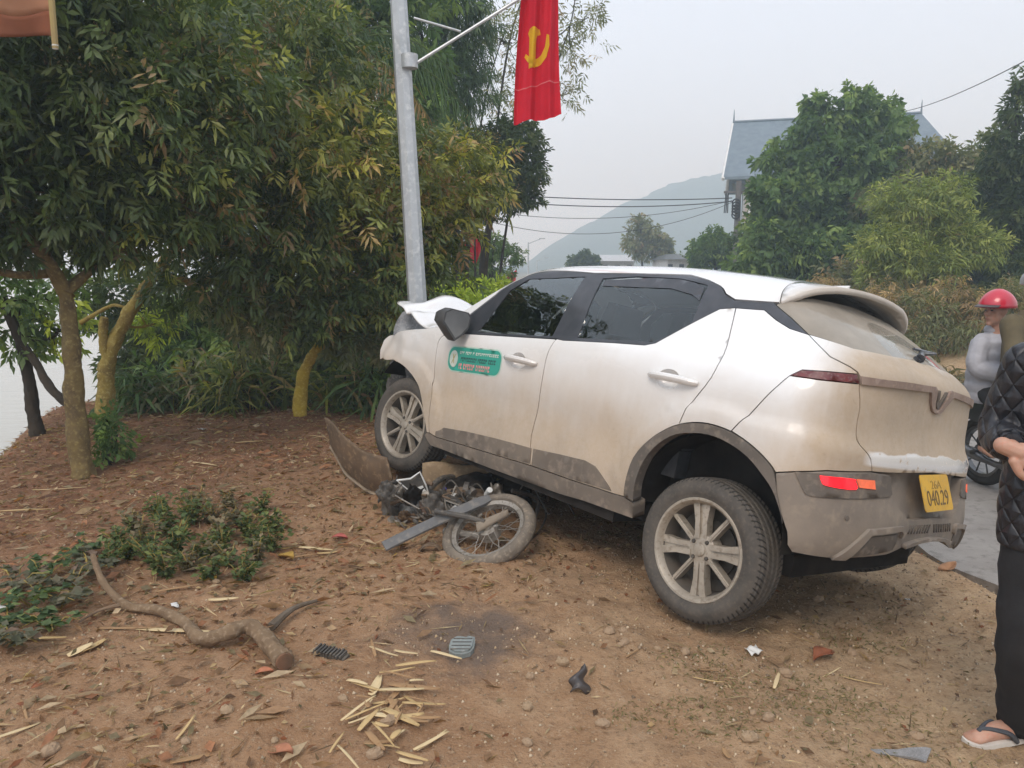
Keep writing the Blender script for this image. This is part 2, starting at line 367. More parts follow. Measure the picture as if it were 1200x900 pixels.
# outlines of the panels on that surface (s, v)
TR = dict(
    crown=[(-3.009,0.712),(-2.989,0.808),(-2.91,0.884),(-2.753,1.008),(-2.579,0.965),(-2.494,1.082),(-2.311,1.062)],
    door_front=[(-2.168,1.005),(-2.218,0.956),(-2.223,0.848),(-2.209,0.668),(-2.196,0.588),(-2.194,0.434),(-2.172,0.339)],
    front_arch=[(-3.009,0.712),(-2.82,0.744),(-2.635,0.735),(-2.498,0.699),(-2.379,0.638),(-2.324,0.578),(-2.27,0.472),(-2.226,0.381)],
    belt=[(-2.007,1.024),(-1.151,1.098),(-1.098,1.094),(-0.728,1.127),(-0.532,1.141),(-0.474,1.16),(-0.398,1.224),(-0.284,1.322),(-0.226,1.373),(-0.156,1.387)],
    fglass=[(-1.871,1.056),(-1.766,1.345),(-1.653,1.431),(-1.206,1.477),(-1.207,1.11)],
    rglass=[(-1.059,1.476),(-0.54,1.541),(-0.367,1.486),(-0.333,1.282),(-0.491,1.168),(-1.004,1.125)],
    split_up=[(-1.14,1.494),(-1.151,1.098)],
    roofline=[(-2.066,1.124),(-1.886,1.301),(-1.676,1.575),(-1.149,1.511),(-0.771,1.573),(-0.516,1.637),(-0.383,1.569),(-0.243,1.452),(-0.18,1.428),(0.042,1.436)],
    band=[(-0.153,1.386),(0.002,1.393),(0.091,1.351),(0.175,1.32),(0.271,1.305)],
    rgl=[(0.067,1.428),(0.17,1.373),(0.27,1.309)],
    glassbot=[(0.271,1.305),(0.495,1.28),(0.745,1.285),(1.046,1.295),(1.168,1.282)],
    door_rear=[(-0.151,1.387),(-0.117,1.286),(-0.084,1.16),(-0.09,1.042),(-0.161,0.918),(-0.191,0.824),(-0.195,0.806)],
    arch_o=[(-0.464,0.389),(-0.455,0.474),(-0.426,0.593),(-0.349,0.695),(-0.253,0.773),(-0.163,0.816),(-0.073,0.837),(0.017,0.838),(0.107,0.823),(0.194,0.788),(0.259,0.746),(0.294,0.705),(0.314,0.618)],
    arch_i=[(-0.397,0.378),(-0.392,0.457),(-0.366,0.565),(-0.31,0.662),(-0.225,0.739),(-0.135,0.774),(-0.026,0.79),(0.083,0.776),(0.179,0.739),(0.246,0.684),(0.29,0.632),(0.318,0.569),(0.342,0.504)],
    flare=[(-0.138,0.907),(-0.011,0.919),(0.114,0.905),(0.216,0.868),(0.288,0.818),(0.32,0.783)],
    door_bot=[(-2.158,0.338),(-2.085,0.327),(-1.497,0.352),(-1.189,0.366),(-0.856,0.369),(-0.549,0.379),(-0.464,0.385)],
    sill_bot=[(-2.224,0.312),(-2.159,0.258),(-1.534,0.259),(-0.927,0.27),(-0.743,0.284),(-0.401,0.291)],
    insert_top=[(-2.104,0.334),(-2.031,0.407),(-1.515,0.452),(-1.178,0.467),(-0.766,0.498),(-0.646,0.46),(-0.55,0.388)],
    split=[(-1.156,1.085),(-1.173,1.002),(-1.179,0.84),(-1.187,0.735),(-1.204,0.535),(-1.175,0.369)],
    quarter_seam=[(0.271,1.114),(0.245,1.071),(0.08,0.832)],
    corner_bot=[(0.296,0.706),(0.367,0.728),(0.486,0.758),(0.696,0.781)],
    tg_seam=[(0.704,0.781),(0.68,0.834),(0.612,0.904),(0.608,0.955),(0.61,1.035),(0.569,1.121),(0.519,1.179),(0.398,1.218),(0.369,1.232),(0.271,1.305)],
    lb=[(0.271,1.114),(0.303,1.146),(0.401,1.158),(0.524,1.17),(0.563,1.132),(0.39,1.118)],
    bar_top=[(0.531,1.166),(0.818,1.179),(1.094,1.186)],
    bar_bot=[(0.564,1.128),(0.778,1.144),(1.06,1.159)],
    V=[(1.06,1.159),(1.216,1.083),(1.258,1.067)],
    lip=[(0.713,0.824),(0.861,0.853),(1.19,0.873),(0.706,0.782),(1.237,0.81)],
    pod=[(0.363,0.731),(0.404,0.647),(0.432,0.642),(0.818,0.682),(0.844,0.694),(0.825,0.772),(0.697,0.777)],
    red=[(0.453,0.736),(0.597,0.745),(0.612,0.731),(0.613,0.697),(0.487,0.694),(0.462,0.708)],
    orange=[(0.612,0.746),(0.715,0.75),(0.723,0.707),(0.627,0.707)],
    bump_bot=[(0.373,0.421),(0.4,0.393),(0.542,0.397),(0.871,0.433),(0.974,0.463),(1.257,0.529)],
    bump_arch=[(0.304,0.608),(0.331,0.538),(0.361,0.476),(0.373,0.421)],
    recess=[(0.855,0.668),(0.981,0.593),(1.258,0.61)],
    loop=[(0.55,0.4),(0.686,0.549),(0.916,0.569),(0.952,0.549),(0.939,0.515)],
    plate=[(1.076,0.787),(1.258,0.816),(1.258,0.625),(1.178,0.606)],
    spl_split=[(-0.256,1.99),(0.042,1.439)],
    handle_f=[(-1.513,0.95),(-1.239,0.92)],
    handle_r=[(-0.434,1.011),(-0.149,0.996)],
    decal=[(-2.09,0.932),(-1.568,0.969),(-1.53,0.82),(-2.029,0.78)],
    Vlogo=[(1.249,1.133)],
    sensor=[(0.576,0.581)],
)
# ---------------------------------------------------------------- the crashed car
def in_poly(P, poly):
    x, y = P[:, 0], P[:, 1]; q = np.array(poly); r = np.zeros(len(P), bool); j = len(q) - 1
    for i in range(len(q)):
        c = ((q[i, 1] > y) != (q[j, 1] > y)) & (x < (q[j, 0] - q[i, 0]) * (y - q[i, 1]) / (q[j, 1] - q[i, 1] + 1e-12) + q[i, 0]); r ^= c; j = i
    return r
def inset_poly(poly, d):
    q = np.array(poly, float); n = len(q)
    area = sum(q[i-1, 0]*q[i, 1] - q[i, 0]*q[i-1, 1] for i in range(n)) / 2
    if area < 0: q = q[::-1].copy()
    out = []
    for i in range(n):
        a, b, c = q[i-1], q[i], q[(i+1) % n]; e1 = (b-a)/(np.linalg.norm(b-a)+1e-9); e2 = (c-b)/(np.linalg.norm(c-b)+1e-9)
        n1 = np.array([-e1[1], e1[0]]); n2 = np.array([-e2[1], e2[0]]); k = n1 + n2; k /= max(.4, 1 + n1 @ n2); out.append(b + k*d)
    return out
def densify(poly, step):
    out = []; n = len(poly)
    for i in range(n):
        a = np.array(poly[i], float); b = np.array(poly[(i+1) % n], float); k = max(1, int(np.ceil(np.linalg.norm(b-a)/step)))
        out += [a + (b-a)*t/k for t in range(k)]
    return out
def curve(pts, k=4):
    """Catmull-Rom through points, open"""
    p = [np.array(q, float) for q in pts]; out = []
    for i in range(len(p)-1):
        p0, p1, p2, p3 = p[max(i-1, 0)], p[i], p[i+1], p[min(i+2, len(p)-1)]
        for j in range(k):
            t = j/k; out.append(.5*((2*p1) + (p2-p0)*t + (2*p0-5*p1+4*p2-p3)*t*t + (3*p1-p0-3*p2+p3)*t**3))
    return [tuple(q) for q in out] + [tuple(p[-1])]
def SN(q, mode):
    q = np.array(q); e = 1e-3; s, v = q[:, 0], q[:, 1]
    P = S(s, v, mode); n = np.cross(S(s+e, v, mode) - S(s-e, v, mode), S(s, v+e, mode) - S(s, v-e, mode))
    n /= (np.linalg.norm(n, axis=1, keepdims=True) + 1e-12); return P, n
def panel(name, outer, mat, parent, holes=(), step=.035, inset=.0028, off=0., flange=.022, mode='auto', side='left', post=None, solid=0):
    """a body panel: outline on S filled by a constrained triangulation, edges turned inwards"""
    outer = densify(inset_poly(outer, inset), step); hs = [densify(inset_poly(h, -inset)[::-1], step) for h in holes]
    loops = [outer] + hs; pts = []; edges = []
    for lp in loops:
        b = len(pts); pts += [Vector((float(p[0]), float(p[1]))) for p in lp]; edges += [(b+i, b+(i+1) % len(lp)) for i in range(len(lp))]
    nb = len(pts); q = np.array(outer); B = np.array([tuple(p) for p in pts])
    gs, gv = np.meshgrid(np.arange(q[:, 0].min(), q[:, 0].max(), step), np.arange(q[:, 1].min(), q[:, 1].max(), step), indexing='ij')
    g = np.stack([gs.ravel(), gv.ravel()], 1); g = g[in_poly(g, outer)]
    for h in hs: g = g[~in_poly(g, h)]
    if len(g):
        dist = np.min(np.hypot(g[:, None, 0] - B[None, :, 0], g[:, None, 1] - B[None, :, 1]), 1); g = g[dist > .45*step]
        pts += [Vector((float(a), float(b))) for a, b in g]
    vo, _, fo, *_r = mgeo.delaunay_2d_cdt(pts, edges, [], 0, 1e-7)
    vo = np.array([tuple(p) for p in vo]); T = np.array([f for f in fo if len(f) == 3]); c = vo[T].mean(1)
    ok = in_poly(c, outer)
    for h in hs: ok &= ~in_poly(c, h)
    T = T[ok]; P, n = SN(vo, mode); P = P + n*off
    if side == 'both': P[np.abs(P[:, 1]) < .007, 1] = 0
    V = [P]; tris = [tuple(t) for t in T]; base = len(P)
    # turned edge
    quads = []
    if flange:
        for lp in loops:
            lq = np.array(lp); Pl, nl = SN(lq, mode); Pl = Pl + nl*off; Pi = Pl - nl*flange; k = len(lq); b = base
            V += [Pl, Pi]; base += 2*k
            for i in range(k):
                j = (i+1) % k
                if abs(Pl[i, 1]) < 7e-3 and abs(Pl[j, 1]) < 7e-3: continue
                quads.append((b+i, b+k+i, b+k+j, b+j))
    V = np.concatenate(V)
    if post is not None: V = post(V)
    V = [tuple(p) for p in V]; Fc = tris + quads
    if side in ('right', 'both'):
        Vm = [(x, -y, z) for x, y, z in V]; Fm = [tuple(reversed(f)) for f in Fc]
        if side == 'right': V, Fc = Vm, Fm
        else:
            b = len(V); V = V + Vm; Fc = Fc + [tuple(b+i for i in f) for f in Fm]
    me = bpy.data.meshes.new(name); me.from_pydata(V, [], Fc); me.update()
    if side == 'both':
        bm = bmesh.new(); bm.from_mesh(me); bmesh.ops.remove_doubles(bm, verts=[v for v in bm.verts if abs(v.co.y) < .004], dist=.0045); bm.to_mesh(me); bm.free()
    o = link(name, me, mat, parent)
    if solid:
        md = o.modifiers.new('thick', 'SOLIDIFY'); md.thickness = solid; md.offset = -1
    return o

def dusty_paint():
    m = bpy.data.materials.new('dusty_white_paint'); N, L = nodes_of(m); P = N['Principled BSDF']
    tc = N.new('ShaderNodeTexCoord'); v = tc.outputs['Object']; sx = N.new('ShaderNodeSeparateXYZ'); L.new(v, sx.inputs[0])
    big = noise(N, L, v, 2.2, 4, .6); fin = noise(N, L, v, 26, 5, .7)
    mp = N.new('ShaderNodeMapping'); L.new(v, mp.inputs[0]); mp.inputs['Scale'].default_value = (14, 14, 1.2); stk = noise(N, L, mp.outputs[0], 1.5, 4)
    wob = math_(N, L, 'ADD', math_(N, L, 'MULTIPLY', math_(N, L, 'SUBTRACT', big, .5), .42), math_(N, L, 'MULTIPLY', math_(N, L, 'SUBTRACT', stk, .5), .07))
    zz = math_(N, L, 'ADD', sx.outputs[2], wob)
    fz = maprange(N, L, zz, 1.12, .60)
    rear = maprange(N, L, math_(N, L, 'ADD', sx.outputs[0], math_(N, L, 'MULTIPLY', wob, .6)), -.27, -.47)
    rear = math_(N, L, 'MULTIPLY', rear, maprange(N, L, sx.outputs[2], 1.62, 1.4, .55, 1))
    rearlow = math_(N, L, 'MULTIPLY', maprange(N, L, sx.outputs[0], .05, -.4), maprange(N, L, zz, .98, .70))
    f = math_(N, L, 'MAXIMUM', math_(N, L, 'MAXIMUM', math_(N, L, 'MULTIPLY', fz, .97), rear), rearlow)
    spd = math_(N, L, 'MULTIPLY', maprange(N, L, sx.outputs[0], .02, -.13), maprange(N, L, sx.outputs[2], 1.40, 1.44, 0, .7))
    f = math_(N, L, 'MAXIMUM', f, spd)
    # strip on the tailgate's lower edge where hands wiped the dust off
    lip = math_(N, L, 'MULTIPLY', maprange(N, L, math_(N, L, 'ADD', sx.outputs[2], math_(N, L, 'MULTIPLY', math_(N, L, 'SUBTRACT', noise(N, L, v, 6, 2), .5), .06)), .872, .864), maprange(N, L, sx.outputs[2], .80, .812))
    lip = math_(N, L, 'MULTIPLY', lip, math_(N, L, 'MULTIPLY', maprange(N, L, sx.outputs[0], -.545, -.56), maprange(N, L, noise(N, L, v, 26, 4), .33, .42)))
    f = math_(N, L, 'MULTIPLY', f, math_(N, L, 'SUBTRACT', 1.0, math_(N, L, 'MULTIPLY', lip, .85)))
    f = math_(N, L, 'MULTIPLY', f, maprange(N, L, fin, .2, .8, .85, 1.0))
    dust = mixc(N, L, maprange(N, L, big, .35, .65), (.47, .365, .255), (.39, .305, .215))
    dust = mixc(N, L, maprange(N, L, stk, .5, .75, 0, .18), dust, (.56, .45, .33))
    dust = mixc(N, L, maprange(N, L, noise(N, L, v, 70, 3), .6, .75, 0, .4), dust, (.30, .23, .16))
    col = mixc(N, L, f, (.80, .795, .78), dust)
    L.new(col, P.inputs['Base Color'])
    L.new(maprange(N, L, f, .1, .8, .16, .75), P.inputs['Roughness'])
    L.new(maprange(N, L, f, .1, .7, 1.0, .05), P.inputs['Coat Weight']); P.inputs['Coat Roughness'].default_value = .06
    L.new(maprange(N, L, f, 0, .6, .5, .15), P.inputs['Specular IOR Level'])
    L.new(bump(N, L, fin, .05, .004), P.inputs['Normal'])
    return m
def glass_mat(name, tint, rough=.02, dust=0., gloss=1.0):
    m = bpy.data.materials.new(name); N, L = nodes_of(m); out = N['Material Output']; N.remove(N['Principled BSDF'])
    tr = N.new('ShaderNodeBsdfTransparent'); tr.inputs[0].default_value = rgba(tint)
    gl = N.new('ShaderNodeBsdfGlossy'); gl.inputs['Roughness'].default_value = rough; gl.inputs['Color'].default_value = (.9, .95, .95, 1)
    fr = N.new('ShaderNodeFresnel'); fr.inputs['IOR'].default_value = 1.5
    tc = N.new('ShaderNodeTexCoord'); L.new(bump(N, L, noise(N, L, tc.outputs['Object'], 3.0, 3), .10, .03), gl.inputs['Normal'])
    mx = N.new('ShaderNodeMixShader'); L.new(math_(N, L, 'MULTIPLY', fr.outputs[0], 2.1*gloss), mx.inputs[0]); L.new(tr.outputs[0], mx.inputs[1]); L.new(gl.outputs[0], mx.inputs[2])
    res = mx.outputs[0]
    if dust:
        v = tc.outputs['Object']; df = N.new('ShaderNodeBsdfDiffuse')
        sx = N.new('ShaderNodeSeparateXYZ'); L.new(v, sx.inputs[0])
        L.new(mixc(N, L, maprange(N, L, noise(N, L, v, 4, 4), .35, .65), (.34, .30, .245), (.42, .37, .305)), df.inputs[0])
        # arc swept clean by the wiper: centred on its pivot
        vd = N.new('ShaderNodeVectorMath'); vd.operation = 'DISTANCE'; L.new(v, vd.inputs[0]); vd.inputs[1].default_value = (-.44, .0, 1.29)
        ring = math_(N, L, 'MULTIPLY', maprange(N, L, vd.outputs['Value'], .30, .285), maprange(N, L, vd.outputs['Value'], .13, .14))
        f = math_(N, L, 'SUBTRACT', dust, math_(N, L, 'MULTIPLY', ring, .30))
        f = math_(N, L, 'ADD', f, math_(N, L, 'MULTIPLY', math_(N, L, 'SUBTRACT', noise(N, L, v, 14, 4), .5), .25))
        m2 = N.new('ShaderNodeMixShader'); L.new(f, m2.inputs[0]); L.new(res, m2.inputs[1]); L.new(df.outputs[0], m2.inputs[2]); res = m2.outputs[0]
    L.new(res, out.inputs[0]); return m
def lens_mat(name, col, emit):
    m = pmat(name, col, tuple(k*.8 for k in col), 30, .25, coat=.5); P = m.node_tree.nodes['Principled BSDF']
    P.inputs['Emission Color'].default_value = rgba(col); P.inputs['Emission Strength'].default_value = emit; return m
M_paint = dusty_paint()
M_black = pmat('gloss_black_trim', (.035, .038, .045), (.055, .057, .065), 12, .32, coat=.3)
M_clad = pmat('dusty_grey_cladding', (.275, .23, .185), (.20, .17, .142), 3.5, .8, bmp=.12, bscale=60, c3=(.30, .25, .195), spec=.25)
M_clad2 = pmat('dusty_dark_cladding', (.155, .132, .11), (.115, .10, .085), 5, .8, bmp=.1, bscale=60, c3=(.23, .19, .15), spec=.25)
M_sill = pmat('dusty_sill_plastic', (.20, .165, .13), (.145, .122, .10), 4, .82, c3=(.26, .21, .165), spec=.25)
M_under = pmat('underbody_black', (.018, .016, .014), (.035, .03, .026), 8, .95, spec=.1)
M_glass = glass_mat('tinted_side_glass', (.26, .30, .30), gloss=1.5)
M_glass_r = glass_mat('tinted_rear_door_glass', (.55, .58, .58), gloss=1.0)
M_rglass = glass_mat('dusty_rear_glass', (.12, .12, .12), dust=.76)
M_ws = glass_mat('windscreen_glass', (.6, .66, .64))
M_rubber = pmat('dusty_tyre_rubber', (.085, .073, .06), (.055, .05, .045), 14, .9, bmp=.15, bscale=90, c3=(.15, .122, .095), spec=.2)
M_rim = pmat('dusty_alloy', (.44, .385, .31), (.335, .29, .232), 10, .5, metal=.35, c3=(.26, .215, .165), bmp=.04)
M_rimdark = pmat('dark_alloy', (.10, .088, .072), (.06, .052, .044), 14, .7, metal=.2)
M_barrel = pmat('dusty_barrel_shade_tint', (.12, .10, .08), (.08, .068, .055), 10, .7)  # dusty barrel, its colour darkened to paint in the shade between the spokes
M_seat = pmat('dark_seat_fabric', (.045, .045, .048), (.06, .06, .063), 30, .9)
M_lensred = lens_mat('lit_red_lens', (.85, .012, .02), 1.0)
M_lensor = lens_mat('orange_lens', (.85, .16, .07), .25)
M_bar = pmat('dark_red_lamp_bar', (.10, .018, .022), (.16, .03, .03), 18, .3, c3=(.2, .12, .1), coat=.2)
M_bardust = pmat('dust_covered_lamp_bar', (.30, .22, .175), (.24, .17, .135), 9, .75, c3=(.36, .27, .2))

CAR = empty('crashed_car', (0, 0, 0), 'dusty white hatchback with smashed bonnet, jammed against the galvanised lamp post', 'car')
CAR.matrix_world = Matrix(((-.6400, -.7462, .1831, 1.403), (.7667, -.6363, .0893, 3.864), (.0499, .1975, .9790, EYE - 1.693), (0, 0, 0, 1)))

def cup(a, b):
    return [((a[0]*.6 + b[0]*.4) + .064*math.cos(w), (a[1]+b[1])/2 - .004 + .046*math.sin(w)) for w in np.linspace(0, 2*math.pi, 20, endpoint=False)]
def build_car():
    T = TR; C = CAR; sc_ = lambda z: float(s_center(z)); cl = lambda s: float(_ze(-s)) + VL   # rear / top centre lines
    ao = curve(T['arch_o'], 3); ai = curve(T['arch_i'], 3)
    fd = curve(T['door_front'], 3); sp = curve(T['split'], 3); dr = curve(T['door_rear'], 3); belt = T['belt']
    dbf = [p for p in T['door_bot'] if p[0] < -1.18]; dbr = [p for p in T['door_bot'] if p[0] > -1.17]
    farch = curve(T['front_arch'], 3); tgs = curve(T['tg_seam'], 3); rl = T['roofline']; qs = T['quarter_seam']; lb = T['lb']
    # crumple of the front: bonnet folds upwards, fender tip pushed back and waved
    def crush_hood(V):
        x, y, z = V[:, 0].copy(), V[:, 1].copy(), V[:, 2].copy()
        V = V.copy(); f = sstep(2.36, 2.9, x)
        V[:, 2] += .205*f + .05*f*np.exp(-((y - .35)/.22)**2) - .06*sstep(2.80, 2.95, x)*np.exp(-(y/.25)**2)
        V[:, 2] += .014*np.sin(x*21 + y*11)*sstep(2.5, 2.75, x) + .02*np.abs(np.sin(y*7 + x*4))*sstep(2.45, 2.8, x) - .035*np.exp(-((x - 2.62 - .1*y)/.035)**2)
        V[:, 0] -= .22*sstep(2.7, 2.95, x)*np.exp(-((y-.06)/.24)**2) + .04*sstep(2.75, 2.95, x)*np.sin(y*12)
        return V
    def crush_fender(V):
        x, y, z = V[:, 0].copy(), V[:, 1].copy(), V[:, 2].copy(); V = V.copy(); k = sstep(2.62, 2.95, x)
        V[:, 1] += k*(.012*np.sin(x*31 + z*9) - .03*sstep(.75, .9, z)); V[:, 2] += k*.012*np.sin(x*26)
        V[:, 1] += .006*np.exp(-((z - .93)/.05)**2)*np.sin(x*19)*sstep(2.35, 2.6, x); return V
    hl = [(s, float(_ze(-s)) + .055) for s in np.linspace(-2.17, -2.97, 9)]
    fender = [tuple(p) for p in farch] + [(-2.205, .335)] + fd[::-1] + [(-2.14, 1.03)] + hl + [(-3.01, .86), (-3.018, .79)]
    wing = [(-1.2, .1)]
    for sd in ('left', 'right'):
        k = '' ; L = sd == 'left'
        panel('front_wing', fender, M_paint, C, side=sd, step=.03, post=crush_fender, flange=.03)
        d1 = panel('front_door', fd + dbf + [(-1.177, .367)] + sp[::-1] + [(-1.16, 1.093)] + [(-2.007, 1.024), (-2.1, 1.018)], M_paint, C, side=sd, holes=[cup(*T['handle_f'])])
        d2 = panel('rear_door', sp + [(-1.17, .367)] + dbr + ao[:16] + dr[::-1][1:] + belt[:1:-1] + [(-1.15, 1.096)], M_paint, C, side=sd, holes=[cup(*T['handle_r'])])
        panel('quarter_panel', dr[::-1] + T['band'][1:] + tgs[::-1][3:10] + [lb[3], lb[2], lb[1], lb[0]] + qs[1:] + ao[18:27][::-1][:0] + ao[15:24][::-1], M_paint, C, side=sd, step=.026, mode='rear')
        panel('rear_corner_panel', qs + [p for p in ao if p[0] > .09 and p[0] < .294] + T['corner_bot'] + tgs[:16] + [lb[4], lb[5]], M_paint, C, side=sd, step=.026, mode='rear')
        panel('tail_lamp_bar', lb, M_bar, C, side=sd, off=.002, flange=.02, mode='rear', step=.03)
        for dd, poly in ((d1, [p for p in curve(T['insert_top'], 2) if p[0] < -1.182] + [(-1.182, .466), (-1.18, .372), (-1.497, .356), (-2.085, .331)]),
                         (d2, [(-1.168, .468)] + [p for p in curve(T['insert_top'], 2) if p[0] > -1.16] + [(-.856, .373), (-1.168, .37)])):
            panel('door_insert', poly, M_sill, dd, side=sd, off=.004, flange=.006)
        # glasshouse: black frames with the panes let in
        frame = belt + T['band'][1:] + T['rgl'][::-1] + rl[::-1] + [(-2.13, 1.05), (-2.10, 1.02)]
        panel('window_frame', frame, M_black, C, holes=[T['fglass'], curve(T['rglass'], 1)], side=sd, mode='rear', flange=.012, off=-.004, step=.02)
        panel('front_side_window', T['fglass'], M_glass, d1, side=sd, off=-.008, flange=0, inset=-.006, mode='rear', step=.025)
        panel('rear_side_window', T['rglass'], M_glass_r, d2, side=sd, off=-.008, flange=0, inset=-.006, mode='rear', step=.025)
        panel('rain_guard', [(-1.04, 1.47), (-.54, 1.53), (-.375, 1.48), (-.355, 1.40), (-.42, 1.43), (-.56, 1.452), (-1.03, 1.43)], M_black, d2, side=sd, off=-.004, flange=0, mode='rear')
        panel('sill', T['door_bot'] + [(-.40, .37)] + T['sill_bot'][::-1] + [(-2.205, .335)], M_sill, C, side=sd, off=.003, flange=.09)
        panel('wheel_arch_trim', ao + ai[::-1], M_clad2, C, side=sd, off=.009, flange=.06, step=.03)
        # handles
        for dd, a, b in ((d1, T['handle_f'][0], T['handle_f'][1]), (d2, T['handle_r'][0], T['handle_r'][1])):
            h = MB(); n = 14; pts = []; rad = []
            for i in range(n+1):
                t = i/n; s, v = a[0]+(b[0]-a[0])*t, (a[1]+b[1])/2 + .004*math.sin(math.pi*t); P, nn = SN([(s, v)], 'auto')
                pts.append(P[0] + nn[0]*(.004 + .032*math.sin(math.pi*min(1, t*1.02))**.5)); rad.append(.012 + .010*math.sin(math.pi*t)**.4)
            h.tube(pts, rad, 10, flat=.8)
            if not L: h.v = [(x, -y, z) for x, y, z in h.v]; h.f = [tuple(reversed(f)) for f in h.f]
            ho = h.build('door_handle', M_paint, dd)
            cs, cv = (a[0]*.6 + b[0]*.4), (a[1]+b[1])/2 - .004
            def dish(V, cs=cs, cv=cv, sg=(1 if L else -1)):
                V = V.copy(); r = np.hypot((V[:, 0] + cs)/.066, (V[:, 2] - cv)/.048); V[:, 1] -= .034*np.clip(1 - r**3, 0, 1); return V
            panel('handle_cup', [(cs + .066*math.cos(w), cv + .048*math.sin(w)) for w in np.linspace(0, 2*math.pi, 20, endpoint=False)], M_paint, dd, side=sd, off=-.001, flange=0, step=.013, post=dish, inset=-.002)
            panel('key_cover', [(b[0] - .035 + .022*math.cos(w), b[1] + .012 + .016*math.sin(w)) for w in np.linspace(0, 2*math.pi, 12, endpoint=False)], M_paint, dd, side=sd, off=.018, flange=.018, step=.02)
        # mirror: stalk, housing, glass
        sg = 1 if L else -1; mm = MB(); c = np.array([1.985, .965, 1.083])
        prof = [(-.115, .055), (-.09, .085), (.06, .09), (.112, .06), (.118, -.01), (.05, -.07), (-.01, -.125), (-.06, -.085), (-.11, -.02)]
        n = len(prof); V = []
        for x, k in ((-.075, .97), (-.06, 1.0), (0.0, .98), (.05, .78), (.085, .42)):
            V += [(c[0] + x, c[1] + p[0]*k*.92, c[2] + p[1]*k*.92) for p in prof]
        F5 = [(i*n + j, i*n + (j+1) % n, (i+1)*n + (j+1) % n, (i+1)*n + j) for i in range(4) for j in range(n)] + [tuple(range(4*n, 5*n))]
        mm.add(V, F5 + [tuple(range(n-1, -1, -1))]); mm.tube([(2.02, .90, 1.06), (2.0, .80, 1.03)], [.035, .03], 8)
        if not L: mm.v = [(x, -y, z) for x, y, z in mm.v]; mm.f = [tuple(reversed(f)) for f in mm.f]
        mo = mm.build('side_mirror', pmat('mirror_black', (.05, .05, .052), (.075, .073, .07), 9, .5), C, sharp=60)
        gm = MB(); gm.add([(c[0] - .0768, (c[1] + p[0]*.80), c[2] + p[1]*.78 + .004) for p in prof], [tuple(range(n-1, -1, -1))])
        if not L: gm.v = [(x, -y, z) for x, y, z in gm.v]; gm.f = [tuple(reversed(f)) for f in gm.f]
        gm.build('mirror_glass', pmat('dusty_mirror_glass', (.22, .22, .22), (.18, .18, .18), 9, .35, metal=.5), mo, smooth=False)
    # ---- top
    spl = [(.042, 1.436), (.01, 1.6), (-.04, 1.9), (-.07, cl(-.07))]
    ap = [(-2.2, float(_ze(2.2)) + .035), (-2.0, float(_ze(2.0)) + .035), (-1.85, float(_ze(1.85)) + .04), (-1.72, float(_ze(1.72)) + .06), (-1.68, float(_ze(1.68)) + .2), (-1.64, cl(-1.64))]
    roof = rl + spl + ap[::-1] + [(-2.2, 1.06)]
    panel('roof', roof, M_paint, C, side='both', mode='roof', step=.04)
    spo = spl[::-1] + [(.050, 1.437), (.068, 1.475), (.105, 1.57), (.15, 1.75), (.19, 1.95), (.205, cl(.205))]
    def lift(V):
        V = V.copy(); V[:, 2] += .010*sstep(-.0, -.2, V[:, 0]); return V
    panel('roof_spoiler', spo, M_paint, C, side='both', mode='roof', step=.035, solid=.028, flange=0, post=lift)
    panel('windscreen', [(-2.26, float(_ze(2.26)) + .05)] + [(a, b + .012) for a, b in ap[1:]] + [(-2.34, cl(-2.34))], M_ws, C, side='both', off=-.008, flange=0, mode='roof')
    hood = [(s, float(_ze(-s)) + .062) for s in np.linspace(-2.30, -2.86, 8)] + [(-2.95, float(_ze(2.95)) + .3), (-2.98, cl(-2.98)), (-2.37, cl(-2.37)), (-2.34, float(_ze(2.34)) + .35)]
    ho = panel('bonnet', hood, M_paint, C, side='both', step=.03, solid=.014, flange=0, post=crush_hood, mode='roof')
    # ---- tail
    gb = [p for p in T['glassbot'] if p[0] < 1.1]
    cline = lambda a, b: [(sc_(z), z) for z in np.linspace(a, b, max(2, int(abs(b - a)/.02)))]
    tail = tgs + gb[1:] + cline(1.29, .80)
    tg = panel('tailgate', tail, M_paint, C, side='both', mode='rear', step=.03)
    panel('rear_window', T['rgl'] + gb[1:] + cline(1.29, 1.53) + [(.8, 1.52), (.40, 1.50), (.16, 1.47)], M_rglass, tg, side='both', mode='rear', off=-.006, flange=.01)
    bar = [(.536, 1.165)] + T['bar_top'][1:] + [(1.12, 1.188), (1.145, 1.178), (1.195, 1.098), (sc_(1.08), 1.085), (sc_(1.066), 1.066), (1.185, 1.072), (1.16, 1.085), (1.085, 1.158)] + T['bar_bot'][::-1][1:] + [(.56, 1.13)]
    panel('light_bar', bar, M_bardust, tg, side='both', mode='rear', off=.012, flange=.016, step=.025)
    panel('emblem', [(1.165, 1.178), (1.19, 1.178), (sc_(1.1), 1.112), (sc_(1.1), 1.085), (1.205, 1.10)], M_clad2, tg, side='both', mode='rear', off=.010, flange=.012, step=.02)
    # wiper
    wp = MB(); a = SN([(sc_(1.31) - .01, 1.305)], 'rear'); p0 = Vector(a[0][0]) + Vector(a[1][0])*.008
    wp.tube([p0 + Vector((0, -.02, 0)), p0 + Vector((.03, -.10, .03)), p0 + Vector((.05, -.28, .05))], [.022, .014, .008], 8); wp.tube([p0, p0 - Vector(a[1][0])*.03], .018, 10)
    wp.tube([p0 + Vector((.05, -.05, .045)), p0 + Vector((.06, -.34, .055))], .007, 6); wp.build('rear_wiper', M_black, tg)
    # bumper
    bump_ = T['bump_arch'] + T['bump_bot'][1:-1] + [(1.1, .485), (sc_(.49), .49), (sc_(.60), .60), (.981, .593), (.855, .668), (.835, .70), (.822, .778)] + T['corner_bot'][::-1] + [(.302, .66)]
